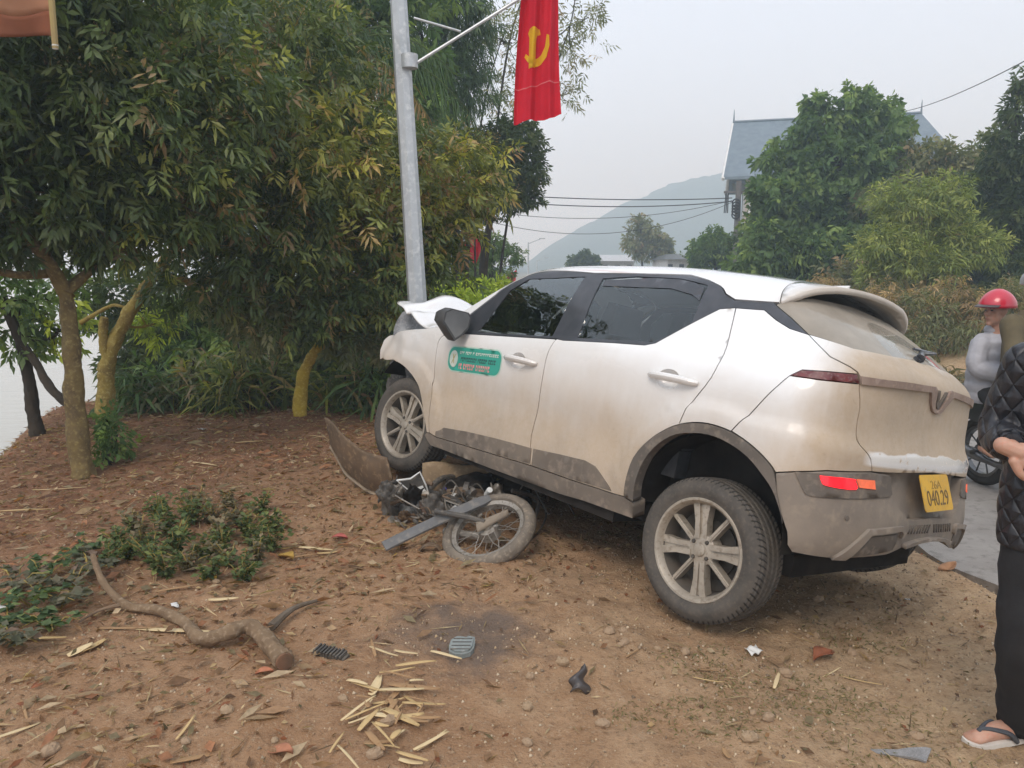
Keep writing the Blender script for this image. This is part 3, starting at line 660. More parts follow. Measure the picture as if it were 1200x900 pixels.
    bu = panel('rear_bumper', bump_, M_clad, C, side='both', mode='rear', step=.03, flange=.06)
    panel('plate_recess', [(.78, .60), (sc_(.575), .575), (sc_(.83), .83), (.78, .82)], M_clad, bu, side='both', mode='rear', off=-.045, flange=0)
    for sd in ('left', 'right'):
        po = panel('rear_lamp_pod', T['pod'], M_clad2, bu, side=sd, mode='rear', off=.007, flange=.007, step=.03)
        panel('stop_lamp', curve(T['red'] + T['red'][:1], 3)[:-1], M_lensred, po, side=sd, mode='rear', off=.012, flange=.006, step=.03)
        panel('turn_lamp', T['orange'], M_lensor, po, side=sd, mode='rear', off=.012, flange=.006, step=.03)
        lp = T['loop']; A = np.array(lp); inner = [(.62, .405), (.708, .522), (.905, .543), (.925, .532), (.915, .51)]
        panel('bumper_trim', [lp[0]] + curve(lp[1:], 3) + inner[::-1], M_clad, bu, side=sd, mode='rear', off=.016, flange=.018, step=.03)
        panel('bumper_pocket', [(.63, .415), (.71, .515), (.90, .535), (.91, .505), (.90, .455)], M_clad2, bu, side=sd, mode='rear', off=.004, flange=.004, step=.03)
        panel('parking_sensor', [(.576 + .013*math.cos(w), .581 + .013*math.sin(w)) for w in np.linspace(0, 6.283, 12, endpoint=False)], M_clad2, bu, side=sd, mode='rear', off=.005, flange=.005, step=.02)
    panel('lower_bar', [(.965, .466), (1.1, .488), (sc_(.49), .495), (sc_(.5), .515), (1.09, .508), (.965, .49)], M_clad, bu, side='both', mode='rear', off=.022, flange=.025, step=.03)
    for i in range(16):
        s = .985 + (i//2)*.028; panel('grille_rib', [(s, .528), (s + .012, .528), (s + .03, .572), (s + .018, .572)], M_clad2, bu, side=('left', 'right')[i % 2], mode='rear', off=.006, flange=.008, step=.05)
    # ---- number plate
    pl = MB(); Mp = Matrix(((0, 0, -1), (-1, 0, 0), (0, 1, 0)))
    tilt = Ry(R_(21)) @ Rx(R_(-2)); pc = Vector((-.634, .0, .715)); MP = tilt @ Mp
    ol = [(x, y) for x, y in ((-.155, -.0825), (.155, -.0825), (.165, -.0725), (.165, .0725), (.155, .0825), (-.155, .0825), (-.165, .0725), (-.165, -.0725))]
    pl.prism(ol, 0, .004, MP); pl.v = [tuple(Vector(p) + pc) for p in pl.v]
    po = pl.build('number_plate', pmat('dusty_yellow_plate', (.72, .42, .035), (.60, .34, .04), 9, .5, c3=(.50, .33, .10)), tg, smooth=False); po['label'] = 'dusty yellow number plate with a smudged top line'
    text_mesh('plate_digits', '040.29', .098, MP, pc + MP @ Vector((0, -.056, .0055)), pmat('plate_ink', (.11, .07, .03), (.22, .14, .05), 60, .7), po, width=.25)
    text_mesh('plate_letters', '26A', .055, MP, pc + MP @ Vector((0, .018, .0055)), pmat('smudged_ink', (.30, .19, .05), (.42, .26, .05), 60, .7), po, width=.12)
    # ---- door sticker
    sv = T['decal']; cs_, cvs = -1.815, .872; Rr = (.262, .076); tl = -.055
    def rr(w, h, r, n=6):
        o_ = []
        for (cx, cy, a0) in ((w-r, h-r, 0), (-w+r, h-r, 90), (-w+r, -h+r, 180), (w-r, -h+r, 270)):
            for i in range(n+1): t = R_(a0 + 90*i/n); o_.append((cx + r*math.cos(t), cy + r*math.sin(t)))
        return o_
    door = [c for c in C.children if c.name.startswith('front_door')][0]
    W2 = lambda P: [(cs_ + x, cvs + y + tl*(-x)*1.3) for x, y in P]
    M_green = pmat('green_sticker', (.03, .30, .22), (.035, .34, .255), 6, .45); M_ivory = pmat('ivory_print', (.62, .66, .58), (.5, .56, .48), 20, .5)
    panel('sticker_border', W2(rr(.27, .083, .06)), pmat('pale_sticker_edge', (.45, .62, .52), (.40, .56, .46), 9, .5), door, off=.0012, flange=0, inset=0)
    st = panel('door_sticker', W2(rr(.262, .075, .054)), M_green, door, off=.0020, flange=0, inset=0); st['label'] = 'green rounded sticker with a round emblem and three lines of print'
    panel('sticker_emblem', W2([(-.205 + .043*math.cos(w), .054*math.sin(w)) for w in np.linspace(0, 6.283, 24, endpoint=False)]), M_ivory, st, off=.0030, flange=0, inset=0)
    def lines(name, y, h, x0, x1, mat, seed, gap=.008):
        rnd = random.Random(seed); x = x0
        while x < x1:
            w = rnd.choice((.010, .013, .016)); 
            if rnd.random() < .2: x += .012
            u = rnd.random()
            if u < .5: P = [(x, y-h), (x+w*.32, y-h), (x+w*.32, y), (x+w, y), (x+w, y+h), (x+w*.55, y+h), (x, y+h*.8)]
            else: P = [(x, y-h), (x+w, y-h), (x+w, y-h*.5), (x+w*.4, y-h*.4), (x+w*.4, y+h*.2), (x+w, y+h*.3), (x+w*.9, y+h), (x, y+h)]
            panel(name, W2(P), mat, st, off=.0030, flange=0, inset=0, step=.05); x += w + gap*.55
    lines('small_print', .043, .009, -.145, .225, M_ivory, 1); lines('dark_print', .002, .014, -.14, .215, pmat('dark_print', (.03, .10, .09), None, 9, .5), 2)
    lines('red_print', -.043, .018, -.145, .17, pmat('red_print', (.70, .16, .17), (.75, .35, .33), 30, .5), 3, .010)
    # emblem cross strokes
    for sgn in (1, -1):
        panel('emblem_stroke', W2([(-.215 - .012*sgn, -.03), (-.207 - .012*sgn, -.03), (-.195 + .012*sgn, .03), (-.203 + .012*sgn, .03)]), pmat('emblem_gold', (.5, .45, .2), None, 9, .6), st, off=.0040, flange=0, inset=0)
    # ---- roof fin
    fin = MB(); fin.add([(-.02, .012, 1.60), (-.02, -.012, 1.60), (.14, -.01, 1.615), (.14, .01, 1.615), (-.03, .004, 1.630), (-.03, -.004, 1.630)], [(0,3,4), (1,5,2), (3,2,5,4), (0,4,5,1), (0,1,2,3)])
    fin.build('roof_antenna', M_paint, C, smooth=False)
    # ---- inside and underneath
    ub = MB(); ub.box((1.25, 0, .30), (3.2, 1.24, .10)); ub.box((1.3, 0, .27), (1.5, 1.56, .08)); ub.box((-.36, 0, .55), (.30, 1.2, .16)); ub.box((1.2, 0, .62), (1.9, 1.1, .5)); ub.tube([(0, -.7, .30), (0, .7, .27)], .05, 10); ub.tube([(2.51, -.7, .33), (2.51, .7, .33)], .035, 10)
    ub.build('underbody', M_under, C, smooth=False)
    for cx, cz, xx in ((.0, .34, 0), (2.53, .36, 1)):
        for sg in (1, -1):
            wl = MB(); prof = []
            for i in range(25):
                w = R_((35 + 150*i/24) if xx else (-2 + 184*i/24)); prof.append((cx + (.0 if xx else .025) + (.455 if xx else .402)*math.cos(w), cz + (.01 if xx else .045) + (.455 if xx else .402)*math.sin(w)))
            V = [(x, sg*.56, z) for x, z in prof] + [(x, sg*.80, z) for x, z in prof]; n = len(prof)
            wl.add(V, [(i, i+1, n+i+1, n+i) for i in range(n-1)] + [tuple(range(n))]); wl.build('wheel_housing', M_under, C)
    for (x, y, w) in ((1.42, .37, .50), (1.42, -.37, .50), (.52, .40, .52), (.52, -.40, .52)):
        se = MB(); hz = .03 if x < 1 else 0
        se.box((x + .05, y, .60), (.5, w, .16)); se.box((x - .22, y, .92 + hz), (.13, w, .56), Ry(R_(-14)), taper=(.7, .8)); so = se.build('seat', M_seat, C)
        h = MB(); h.box((x - .31, y, 1.275 + hz), (.10, .27, .17), Ry(R_(-10)), taper=(.8, .85)); h.tube([(x-.29, y-.06, 1.12), (x-.31, y-.06, 1.24)], .008, 6); h.tube([(x-.29, y+.06, 1.12), (x-.31, y+.06, 1.24)], .008, 6); h.build('headrest', M_seat, so)
    da = MB(); da.box((2.1, 0, .88), (.42, 1.36, .26), taper=(.7, .95)); da.build('dashboard', M_seat, C)
    sw = MB(); Ms = Ry(R_(65)); sw.lathe([(.175 + .014*math.cos(w), .014*math.sin(w)) for w in np.linspace(0, 6.283, 9)], 24, Ms); sw.box((0, 0, 0), (.05, .30, .03), Ms); sw.v = [tuple(Vector(p) + Vector((1.80, .36, .98))) for p in sw.v]; sw.build('steering_wheel', M_seat, C)
    # ---- crushed front structure
    fr = MB(); rnd = random.Random(5)
    fr.box((2.60, 0, .62), (.5, 1.2, .44)); 
    for i in range(26):
        x, y, z = 2.6 + rnd.random()*.42, (rnd.random()-.5)*1.3, .42 + rnd.random()*.5
        fr.box((x, y, z), (.05 + rnd.random()*.2, .04 + rnd.random()*.2, .03 + rnd.random()*.14), Rz(rnd.random()*3) @ Rx(rnd.random()*2))
    fr.tube([(2.95, .72, .55), (2.80, .25, .56), (2.72, .03, .56), (2.85, -.3, .55), (2.98, -.7, .54)], .05, 8)
    fr.build('engine_bay', pmat('crushed_metal', (.05, .048, .045), (.11, .10, .09), 12, .7, c3=(.2, .18, .15)), C, smooth=False)
    hd = MB(); hd.grid(lambda a, b: (2.95 - .30*a + .05*math.sin(b*3.1), .735 - .22*a - .03*b, .86 + .23*b + .04*a + .02*math.sin(a*9)), 8, 6)
    hl_ = hd.build('headlamp', pmat('broken_headlamp', (.12, .125, .13), (.30, .31, .32), 14, .35, c3=(.4, .4, .4)), C); md = hl_.modifiers.new('t', 'SOLIDIFY'); md.thickness = .02
    # ---- wheels
    Mw = Matrix(((1, 0, 0), (0, 0, 1), (0, -1, 0)))      # local Z -> car +Y
    def wheel(loc, steer=0, camber=0, flip=False, spin=0):
        w = empty('wheel', loc); w.parent = C; w.rotation_euler = (R_(camber), 0, R_(steer + (180 if flip else 0)))
        t = MB(); pr = [(.218, -.088), (.245, -.100), (.275, -.105), (.302, -.098), (.318, -.086)]
        xs = np.linspace(-.082, .082, 23)
        for i, x in enumerate(xs):
            r = .3285 - .10*abs(x)**2*4
            pr.append((r - (.008 if i % 5 == 2 else 0), x))
        pr += [(.318, .086), (.302, .098), (.292, .102), (.290, .1035), (.275, .105), (.255, .1035), (.253, .102), (.245, .100), (.218, .088)]
        t.lathe(pr, 96, Mw); k = len(t.v)
        # sipes across the shoulders
        ti = t.build('tyre', M_tyre, w)
        b = MB(); b.lathe([(.214, .086), (.232, .092), (.236, .096), (.233, .100), (.224, .099), (.214, .088), (.206, .065)], 64, Mw); b.lathe([(.2062, .066), (.204, .055), (.196, .02), (.192, -.07), (.215, -.09)], 64, Mw, mi=1); rim = b.build('rim', [M_rim, M_barrel], w)
        d = MB(); d.lathe([(0, -.02), (.135, -.02), (.135, -.03), (0, -.03)], 40, Mw); d.lathe([(.192, -.03), (.0, -.05)], 32, Mw); d.box((.09, .0 , -.0), (.06, .05, .12)); d.build('brake_disc', M_rimdark, w)
        hub = MB(); hub.lathe([(.0, .078), (.018, .079), (.028, .076), (.032, .068), (.055, .066), (.072, .058), (.076, .035), (.076, .0)], 32, Mw); ho_ = hub.build('hub', M_rim, rim)
        for q in range(4):
            a0 = R_(spin + 90*q); Rq = Mw @ Rz(a0)
            s1 = MB()
            for sgn in (-1, 1):   # wide spoke made of two blades with a groove between
                P = [(.05, sgn*.004), (.05, sgn*.030), (.13, sgn*.030), (.208, sgn*.044), (.212, sgn*.010), (.13, sgn*.006)]
                if sgn < 0: P = P[::-1]
                s1.prism(P, .020, .071 if sgn > 0 else .066, Rq)
            s1.prism([(.05, -.010), (.212, -.014), (.212, .014), (.05, .010)], .018, .058, Rq)
            s1.build('spoke', M_rim, rim, smooth=False)
            s2 = MB(); R2 = Mw @ Rz(a0 + R_(47)); s2.prism([(.06, -.011), (.21, -.0105), (.212, .0105), (.06, .011)], .020, .062, R2); s2.prism([(.06, -.004), (.21, -.004), (.212, .004), (.06, .004)], .060, .067, R2)
            s2.build('spoke', M_rim, rim, smooth=False)
            lg = MB(); p = Mw @ (Rz(a0 + R_(45)) @ Vector((.050, 0, 0))); lg.lathe([(0, .074), (.008, .074), (.010, .070), (.0105, .060)], 8, Mw); lg.v = [tuple(Vector(x) + p) for x in lg.v]; lg.build('wheel_nut', M_rimdark, rim)
        return w
    wheel((.0, .735, .268), 0, 0, spin=10)
    wheel((2.514, .738, .328), 6.5, 0, spin=75)
    wheel((.0, -.735, .42), 0, 0, True)
    wheel((2.514, -.738, .36), 5, 0, True)
def tyre_material():
    m = bpy.data.materials.new('tyre_rubber'); N, L = nodes_of(m); P = N['Principled BSDF']
    tc = N.new('ShaderNodeTexCoord'); v = tc.outputs['Object']; sx = N.new('ShaderNodeSeparateXYZ'); L.new(v, sx.inputs[0])
    ang = math_(N, L, 'ARCTAN2', sx.outputs[2], sx.outputs[0]); ay = math_(N, L, 'ABSOLUTE', sx.outputs[1])
    w = math_(N, L, 'SINE', math_(N, L, 'ADD', math_(N, L, 'MULTIPLY', ang, 74), math_(N, L, 'MULTIPLY', ay, 120)))
    tread = math_(N, L, 'MULTIPLY', maprange(N, L, w, .45, .7), math_(N, L, 'MULTIPLY', maprange(N, L, ay, .095, .088), maprange(N, L, ay, .045, .055, .25, 1)))
    r = math_(N, L, 'SQRT', math_(N, L, 'ADD', math_(N, L, 'POWER', sx.outputs[0], 2), math_(N, L, 'POWER', sx.outputs[2], 2)))
    tread = math_(N, L, 'MULTIPLY', tread, maprange(N, L, r, .308, .314))
    n = noise(N, L, v, 12, 5); n2 = noise(N, L, v, 60, 4)
    col = mixc(N, L, maprange(N, L, n, .35, .65), (.105, .092, .078), (.075, .068, .06))
    col = mixc(N, L, maprange(N, L, n2, .5, .75, 0, .5), col, (.17, .14, .11)); col = mixc(N, L, math_(N, L, 'MULTIPLY', tread, .85), col, (.02, .019, .018))
    L.new(col, P.inputs['Base Color']); P.inputs['Roughness'].default_value = .88; P.inputs['Specular IOR Level'].default_value = .2
    L.new(bump(N, L, math_(N, L, 'SUBTRACT', math_(N, L, 'MULTIPLY', n2, .2), tread), .6, .004), P.inputs['Normal']); return m
M_tyre = tyre_material()
def text_mesh(name, txt, size, M3, loc, mat, parent, width=None):
    cu = bpy.data.curves.new(name, 'FONT'); cu.body = txt; cu.size = size; cu.align_x = 'CENTER'; cu.extrude = .0004
    tmp = bpy.data.objects.new(name, cu); COL.objects.link(tmp); dg = bpy.context.evaluated_depsgraph_get(); dg.update()
    me = bpy.data.meshes.new_from_object(tmp.evaluated_get(dg)); bpy.data.objects.remove(tmp)
    k = 1.0
    if width:
        xs = [v.co.x for v in me.vertices]; k = width / (max(xs) - min(xs))
    for v in me.vertices: v.co = M3 @ Vector((v.co.x*k, v.co.y, v.co.z)) + Vector(loc)
    return link(name, me, mat, parent, smooth=False)
build_car()
# ---------------------------------------------------------------- wrecked motorbike and loose panels under the car
def sheet(fn, nu, nv, name, mat, parent=None, th=.006, sharp=0):
    g = MB(); g.grid(fn, nu, nv); o_ = g.build(name, mat, parent, sharp=sharp); md = o_.modifiers.new('thick', 'SOLIDIFY'); md.thickness = th; md.offset = 0; return o_
M_plk = pmat('dusty_black_plastic', (.055, .05, .045), (.10, .088, .072), 9, .65, c3=(.17, .14, .105), bmp=.1)
M_plg = pmat('grey_plastic', (.135, .133, .13), (.10, .098, .094), 6, .55, c3=(.20, .18, .155))
M_brn = pmat('muddy_brown_plastic', (.165, .105, .06), (.10, .068, .042), 6, .8, c3=(.27, .18, .10), bmp=.2)
M_alu = pmat('dull_aluminium', (.36, .33, .285), (.24, .215, .18), 12, .55, metal=.4, c3=(.15, .12, .09))
M_wht = pmat('chipped_white_bezel', (.66, .66, .63), (.52, .51, .47), 12, .45)
M_mtyre = pmat('muddy_bike_tyre', (.20, .165, .125), (.12, .10, .078), 10, .9, c3=(.27, .22, .165), bmp=.4, bscale=70)
M_blue = pmat('blue_connector', (.03, .03, .22), (.05, .05, .3), 9, .5)
def wreck():
    p = at(573, 626, 4.22); z0 = terrain(p.x, p.y); o0 = Vector((p.x, p.y, z0)); B = empty('wrecked_motorbike', tuple(o0), 'crushed scooter with twisted spoked wheel lying under the car', 'motorbike')
    def loc(u, v, d): return at(u, v, d) - o0
    # --- wheel lying at an angle
    n = Vector((-.30, -.40, .86)).normalized(); Mx = align(Vector((.89, -.2, .30)) - n*n.dot(Vector((.89, -.2, .30))), n); 
    x = (Vector((.89, -.1, .34)) - n*n.dot(Vector((.89, -.1, .34)))).normalized(); M = Matrix((x, n.cross(x), n)).transposed(); c = loc(573, 622, 4.22)
    def wheel_at(c, M, full=True):
        w = empty('wheel', tuple(c)); w.parent = B
        t = MB(); t.lathe([(.197 + .042 + .040*math.cos(a), .043*math.sin(a)) if math.cos(a) > -.5 else (.215, .036*math.sin(a)) for a in np.linspace(0, 6.283, 17)], 48, M)
        t.build('tyre', M_mtyre, w); r = MB(); r.lathe([(.190, -.020), (.214, -.028), (.216, -.022), (.202, -.012), (.202, .012), (.216, .022), (.214, .028), (.190, .020)], 48, M, closed=True); rim = r.build('rim', M_alu, w)
        h = MB(); h.lathe([(0, .05), (.03, .05), (.035, .035), (.062, .03), (.065, -.03), (.035, -.04), (.03, -.055), (0, -.055)], 24, M); h.build('hub', M_alu, rim)
        for i in range(28):
            a = i*6.283/28; b_ = a + (.42 if i % 2 else -.42); s = 1 if i % 4 < 2 else -1; q = MB()
            bend = Vector((0, 0, .015*math.sin(i*3.3)))
            q.tube([M @ Vector((.058*math.cos(a), .058*math.sin(a), s*.028)), M @ (Vector((.125*math.cos((a+b_)/2), .125*math.sin((a+b_)/2), s*.014)) + bend), M @ Vector((.194*math.cos(b_), .194*math.sin(b_), 0))], .0022, 4); q.build('spoke', M_alu, rim)
        return w
    wheel_at(c, M)
    # fork legs and mudguard reaching into the wheel
    f = MB(); f.tube([c + M @ Vector((.0, .0, .07)), c + M @ Vector((-.10, .06, .09)), c + M @ Vector((-.27, .10, .16))], [.014, .017, .016], 10); f.build('fork_leg', M_plk, B)
    f = MB(); f.tube([c + M @ Vector((.0, .0, -.06)), c + M @ Vector((-.28, .12, -.02))], [.022, .022], 10); f.build('fork_leg', M_alu, B)
    sheet(lambda a, b: c + M @ Vector((-.05 + .20*a*math.cos(.4), -.01 + .17*a*.4 + (b - .5)*.085*(1 - .6*a), .055 + .025*math.sin(b*3.14) - .02*a)), 10, 6, 'brake_cover', pmat('dusty_beige_cover', (.26, .21, .155), (.19, .155, .115), 9, .8), B, .01)
    q = MB(); q.tube([c + M @ Vector((.06, -.09, .03)), c + M @ Vector((.065, -.085, .10))], .009, 8); q.build('axle_nut', M_alu, B)
    # brown arched guard lying before the wheel
    gc = loc(505, 648, 4.2); sheet(lambda a, b: gc + Vector((.075*math.cos(3.3*a - .1), -.05*b - .02*a, -.02 + .085*math.sin(3.3*a - .1))), 14, 5, 'leg_guard', M_brn, B, .006)
    # frame tubes, engine, handlebar
    fr = MB(); fr.tube(smooth_path([loc(548, 600, 4.5), loc(530, 585, 4.7), loc(500, 578, 4.85), loc(470, 585, 4.9)]), .022, 8); fr.tube(smooth_path([loc(540, 615, 4.45), loc(505, 605, 4.6), loc(475, 610, 4.75)]), .018, 8); fr.tube(smooth_path([loc(600, 575, 4.6), loc(630, 585, 4.7), loc(625, 610, 4.6)]), .014, 8); fr.tube(smooth_path([loc(500, 578, 4.85), loc(520, 560, 5.0), loc(560, 560, 5.2)]), .02, 8)
    fr.build('frame', M_plk, B)
    e = MB(); rnd = random.Random(12); ec = loc(500, 603, 4.75)
    e.box(ec, (.24, .2, .14), Rz(.5) @ Rx(.4)); 
    e.build('engine_block', M_alu, B, smooth=False)
    for k in range(7): q = MB(); q.box(ec + Vector((.10 + .02*k - .06, -.09, .03)), (.006, .14, .13), Rz(.5) @ Rx(.4)); q.build('cooling_fin', M_alu, B, smooth=False)
    for k in range(58):
        q = MB(); u, v = 452 + 112*rnd.random(), 568 + 52*rnd.random(); ctr = loc(u, v, 4.62 + .2*rnd.random()); s = .02 + .045*rnd.random()
        kind = k % 3
        if kind == 0: q.lathe([(0, -s*.4), (s*.5, -s*.4), (s*.55, 0), (s*.5, s*.4), (0, s*.4)], 14, Rz(rnd.random()*3) @ Rx(rnd.random()*2))
        elif kind == 1: q.box((0, 0, 0), (s*1.4, s*.6, s*.5), Rz(rnd.random()*3) @ Rx(rnd.random()*2), taper=(.7, .8))
        else: q.tube([(-s, 0, 0), (0, s*.4, s*.3), (s, 0, .01)], s*.22, 8)
        q.v = [tuple(Vector(p_) + ctr) for p_ in q.v]; q.build('broken_engine_part', [M_alu, M_plk, M_brn][k % 3] if k % 9 else M_wht, B)
    # crumpled dark fairing on the left
    def crumple(c0, ax, ay, bulge, seed):
        r = np.random.default_rng(seed); ph = r.random(6)*6
        def fn(a, b):
            n_ = .022*math.sin(a*9 + ph[0] + b*4) + .018*math.sin(b*11 + ph[1] - a*3) + .012*math.sin((a+b)*17 + ph[2])
            return c0 + ax*(a - .5) + ay*(b - .5) + Vector((.0, -.8, .6))*(n_ + bulge*math.sin(a*3.14)*math.sin(b*3.14))
        return fn
    sheet(crumple(loc(465, 592, 4.75), Vector((.20, .04, .03)), Vector((.03, .06, .27)), .07, 1), 18, 22, 'fairing', M_plk, B, .004)
    sheet(crumple(loc(520, 600, 4.75), Vector((.26, .05, .03)), Vector((.0, .06, .17)), .05, 12), 16, 14, 'fairing', M_plk, B, .004)
    sheet(crumple(loc(550, 572, 4.95), Vector((.30, .05, .03)), Vector((.0, .06, .16)), .05, 13), 16, 14, 'fairing', M_under, B, .004)
    sheet(crumple(loc(600, 578, 4.95), Vector((.26, .05, .03)), Vector((.0, .06, .20)), .05, 14), 16, 14, 'fairing', M_under, B, .004)
    sheet(crumple(loc(482, 606, 4.65), Vector((.14, -.05, .05)), Vector((-.05, .05, .16)), .05, 2), 14, 14, 'fairing', pmat('torn_grey_plastic', (.16, .155, .145), (.10, .095, .085), 9, .6), B, .004)
    sheet(crumple(loc(455, 575, 4.9), Vector((.11, .1, .02)), Vector((.0, .03, .13)), .04, 3), 12, 12, 'fairing', M_plk, B, .004)
    sheet(crumple(loc(540, 580, 4.85), Vector((.30, .06, .02)), Vector((-.04, .12, .05)), .03, 4), 16, 10, 'floorboard', pmat('brown_floorboard', (.20, .145, .095), (.14, .10, .07), 8, .8), B, .006)
    sheet(crumple(loc(505, 592, 4.7), Vector((.16, .02, .05)), Vector((-.02, .10, .07)), .03, 5), 12, 10, 'side_cover', pmat('pinkish_brown_cover', (.26, .17, .125), (.17, .12, .09), 8, .7), B, .005)
    rs_ = random.Random(31)
    for k in range(14):      # torn shell pieces heaped round the engine
        u, v = 452 + 105*rs_.random(), 572 + 46*rs_.random(); s1, s2 = .07 + .10*rs_.random(), .05 + .08*rs_.random(); a_ = rs_.random()*6.28
        sheet(crumple(loc(u, v, 4.55 + .3*rs_.random()), Vector((math.cos(a_)*s1, .04, math.sin(a_)*s1)), Vector((-math.sin(a_)*s2, .05, math.cos(a_)*s2)), .03, 40 + k), 9, 8, 'torn_shell', [M_plk, M_brn, M_plk, M_alu, M_under][k % 5], B, .004)
    for k in range(12):
        u, v = 452 + 100*rs_.random(), 575 + 40*rs_.random(); q = MB(); q.tube(smooth_path([loc(u, v, 4.55), loc(u + rs_.uniform(-20, 20), v + rs_.uniform(-14, 14), 4.5), loc(u + rs_.uniform(-30, 30), v + rs_.uniform(-10, 24), 4.48)]), .0035 + .003*rs_.random(), 5); q.build('cable', [M_plk, M_alu, M_brn][k % 3], B)
    # lamp bezel: angular white ring
    P = [(465, 563), (481, 561), (492, 553), (499, 568), (503, 581), (483, 578)]; r = MB(); pts = [loc(u, v, 4.70) for u, v in P]
    r.tube(pts + [pts[0], pts[1]], .007, 6, flat=.7); r.build('headlamp_bezel', M_wht, B)
    r = MB(); r.add([tuple(q_ + Vector((0, .03, 0))) for q_ in pts], [tuple(range(6))]); r.build('headlamp_socket', M_plk, B, smooth=False)
    r = MB(); a_ = [loc(503, 581, 4.69), loc(490, 577, 4.70), loc(483, 573, 4.70), loc(495, 569, 4.70)]; r.add([tuple(q_) for q_ in a_] + [tuple(q_ + Vector((0, .012, -.004))) for q_ in a_], [(0, 1, 2, 3), (7, 6, 5, 4), (0, 4, 5, 1), (1, 5, 6, 2), (2, 6, 7, 3), (3, 7, 4, 0)]); r.build('bezel_lip', M_wht, B, smooth=False)
    for (a1, b1, c1) in (((478, 603), (490, 607), (497, 601)), ((463, 610), (472, 613), (480, 606))): q = MB(); q.tube(smooth_path([loc(*a1, 4.6), loc(*b1, 4.58), loc(*c1, 4.6)]), .007, 7); q.build('chrome_lever', M_alu, B)
    # cables
    for k in range(7):
        u, v = 455 + 30*k, 585 + 8*math.sin(k*2); q = MB(); q.tube(smooth_path([loc(u, v, 4.8), loc(u + 14, v - 16, 4.7), loc(u + 30, v + 8, 4.65), loc(u + 38, v + 22, 4.55)]), .005, 5); q.build('cable', M_plk, B)
    q = MB(); q.tube(smooth_path([loc(624, 585, 4.7), loc(640, 600, 4.7), loc(630, 625, 4.5), loc(606, 640, 4.3)]), .007, 6); q.build('cable', M_plk, B)
    q = MB(); q.tube([loc(571, 580, 4.55), loc(574, 574, 4.5)], [.022, .018], 12); q.build('turn_signal', M_wht, B)
    sheet(crumple(loc(582, 577, 4.62), Vector((.07, .02, .0)), Vector((0, .02, .11)), .02, 9), 8, 8, 'lamp_shell', M_alu, B, .004)
    for (u, v) in ((472.5, 645), (521, 574)): q = MB(); q.box(loc(u, v, 4.28 if v > 600 else 4.7), (.018, .016, .026), Rz(.5) @ Rx(.5)); q.build('connector', M_blue, B, smooth=False)
    # hidden far wheel, seat and tail deeper under the car
    wheel_at(loc(600, 560, 5.6), Rz(.6) @ Rx(.25))
    s = MB(); s.box(loc(560, 555, 5.5), (.55, .24, .12), Rz(.7), taper=(.9, .8)); s.build('saddle', M_plk, B)
    # ---- loose pieces
    gs = MB(); a, b = at(450, 641, 4.12), at(574, 584, 4.42); d = b - a; Ms = align(d, Vector((.1, -.55, .8))); L = d.length
    prof = [(-.032, 0), (-.028, .010), (.022, .014), (.034, .006), (.034, -.002), (-.030, -.004)]
    n_ = len(prof); V = []
    for i in range(13):
        t = i/12; k = 1 - .25*(t > .95)
        V += [Vector((L*(t - .5), y*k, z_ + .012*math.sin(t*3.0))) for y, z_ in prof]
    F = [(i*n_ + j, i*n_ + (j+1) % n_, (i+1)*n_ + (j+1) % n_, (i+1)*n_ + j) for i in range(12) for j in range(n_)] + [tuple(range(n_-1, -1, -1)), tuple(12*n_ + j for j in range(n_))]
    gs.add([Ms @ q_ for q_ in V], F); o_ = gs.build('trim_strip', M_plg, sharp=40); o_.location = (a + b)/2; tag(o_, 'long flat grey plastic trim strip lying across the scooter wreck', 'car trim')
    # curved brown panel jammed under the front wheel
    A, E_ = at(384, 505, 5.40), at(458, 556, 5.0); dd = E_ - A; up = Vector((-.10, -.25, .96)).normalized()
    def pan(s, t):
        c_ = dd*s; w = .36*(1 - .2*s)*(.6 + .4*min(1, s*5)); sag = Vector((0, -.10, -.12))*math.sin(s*3.0)*.6
        return c_ + sag + up*w*(t - .5) + Vector((.25, -.6, 0)).normalized()*.05*math.cos((t - .5)*3.2) + Vector((0, .01*math.sin(s*17), 0))
    o_ = sheet(pan, 26, 12, 'broken_undertray', M_brn, None, .012); o_.location = A; tag(o_, 'curved muddy brown undertray panel wedged under the front wheel', 'car panel')
    e2 = sheet(lambda s, t: pan(s, .02) + Vector((0, -.035*t - .004, -.012*t)), 26, 2, 'panel_lip', pmat('pale_panel_lip', (.30, .235, .165), (.22, .17, .12), 9, .8), o_, .006)
    # tan board under the sill
    A = at(535, 562, 5.0); o_ = sheet(lambda s, t: Vector((.46*(s - .5), .05*s + .05*t, .20*(t - .5) + .012*math.sin(s*8) - .02*s)), 14, 6, 'underfloor_panel', pmat('scuffed_tan_panel', (.27, .185, .10), (.19, .13, .075), 7, .75, c3=(.33, .24, .14)), None, .012); o_.location = A; tag(o_, 'scuffed tan underfloor panel hanging down behind the front wheel', 'car panel')
wreck()
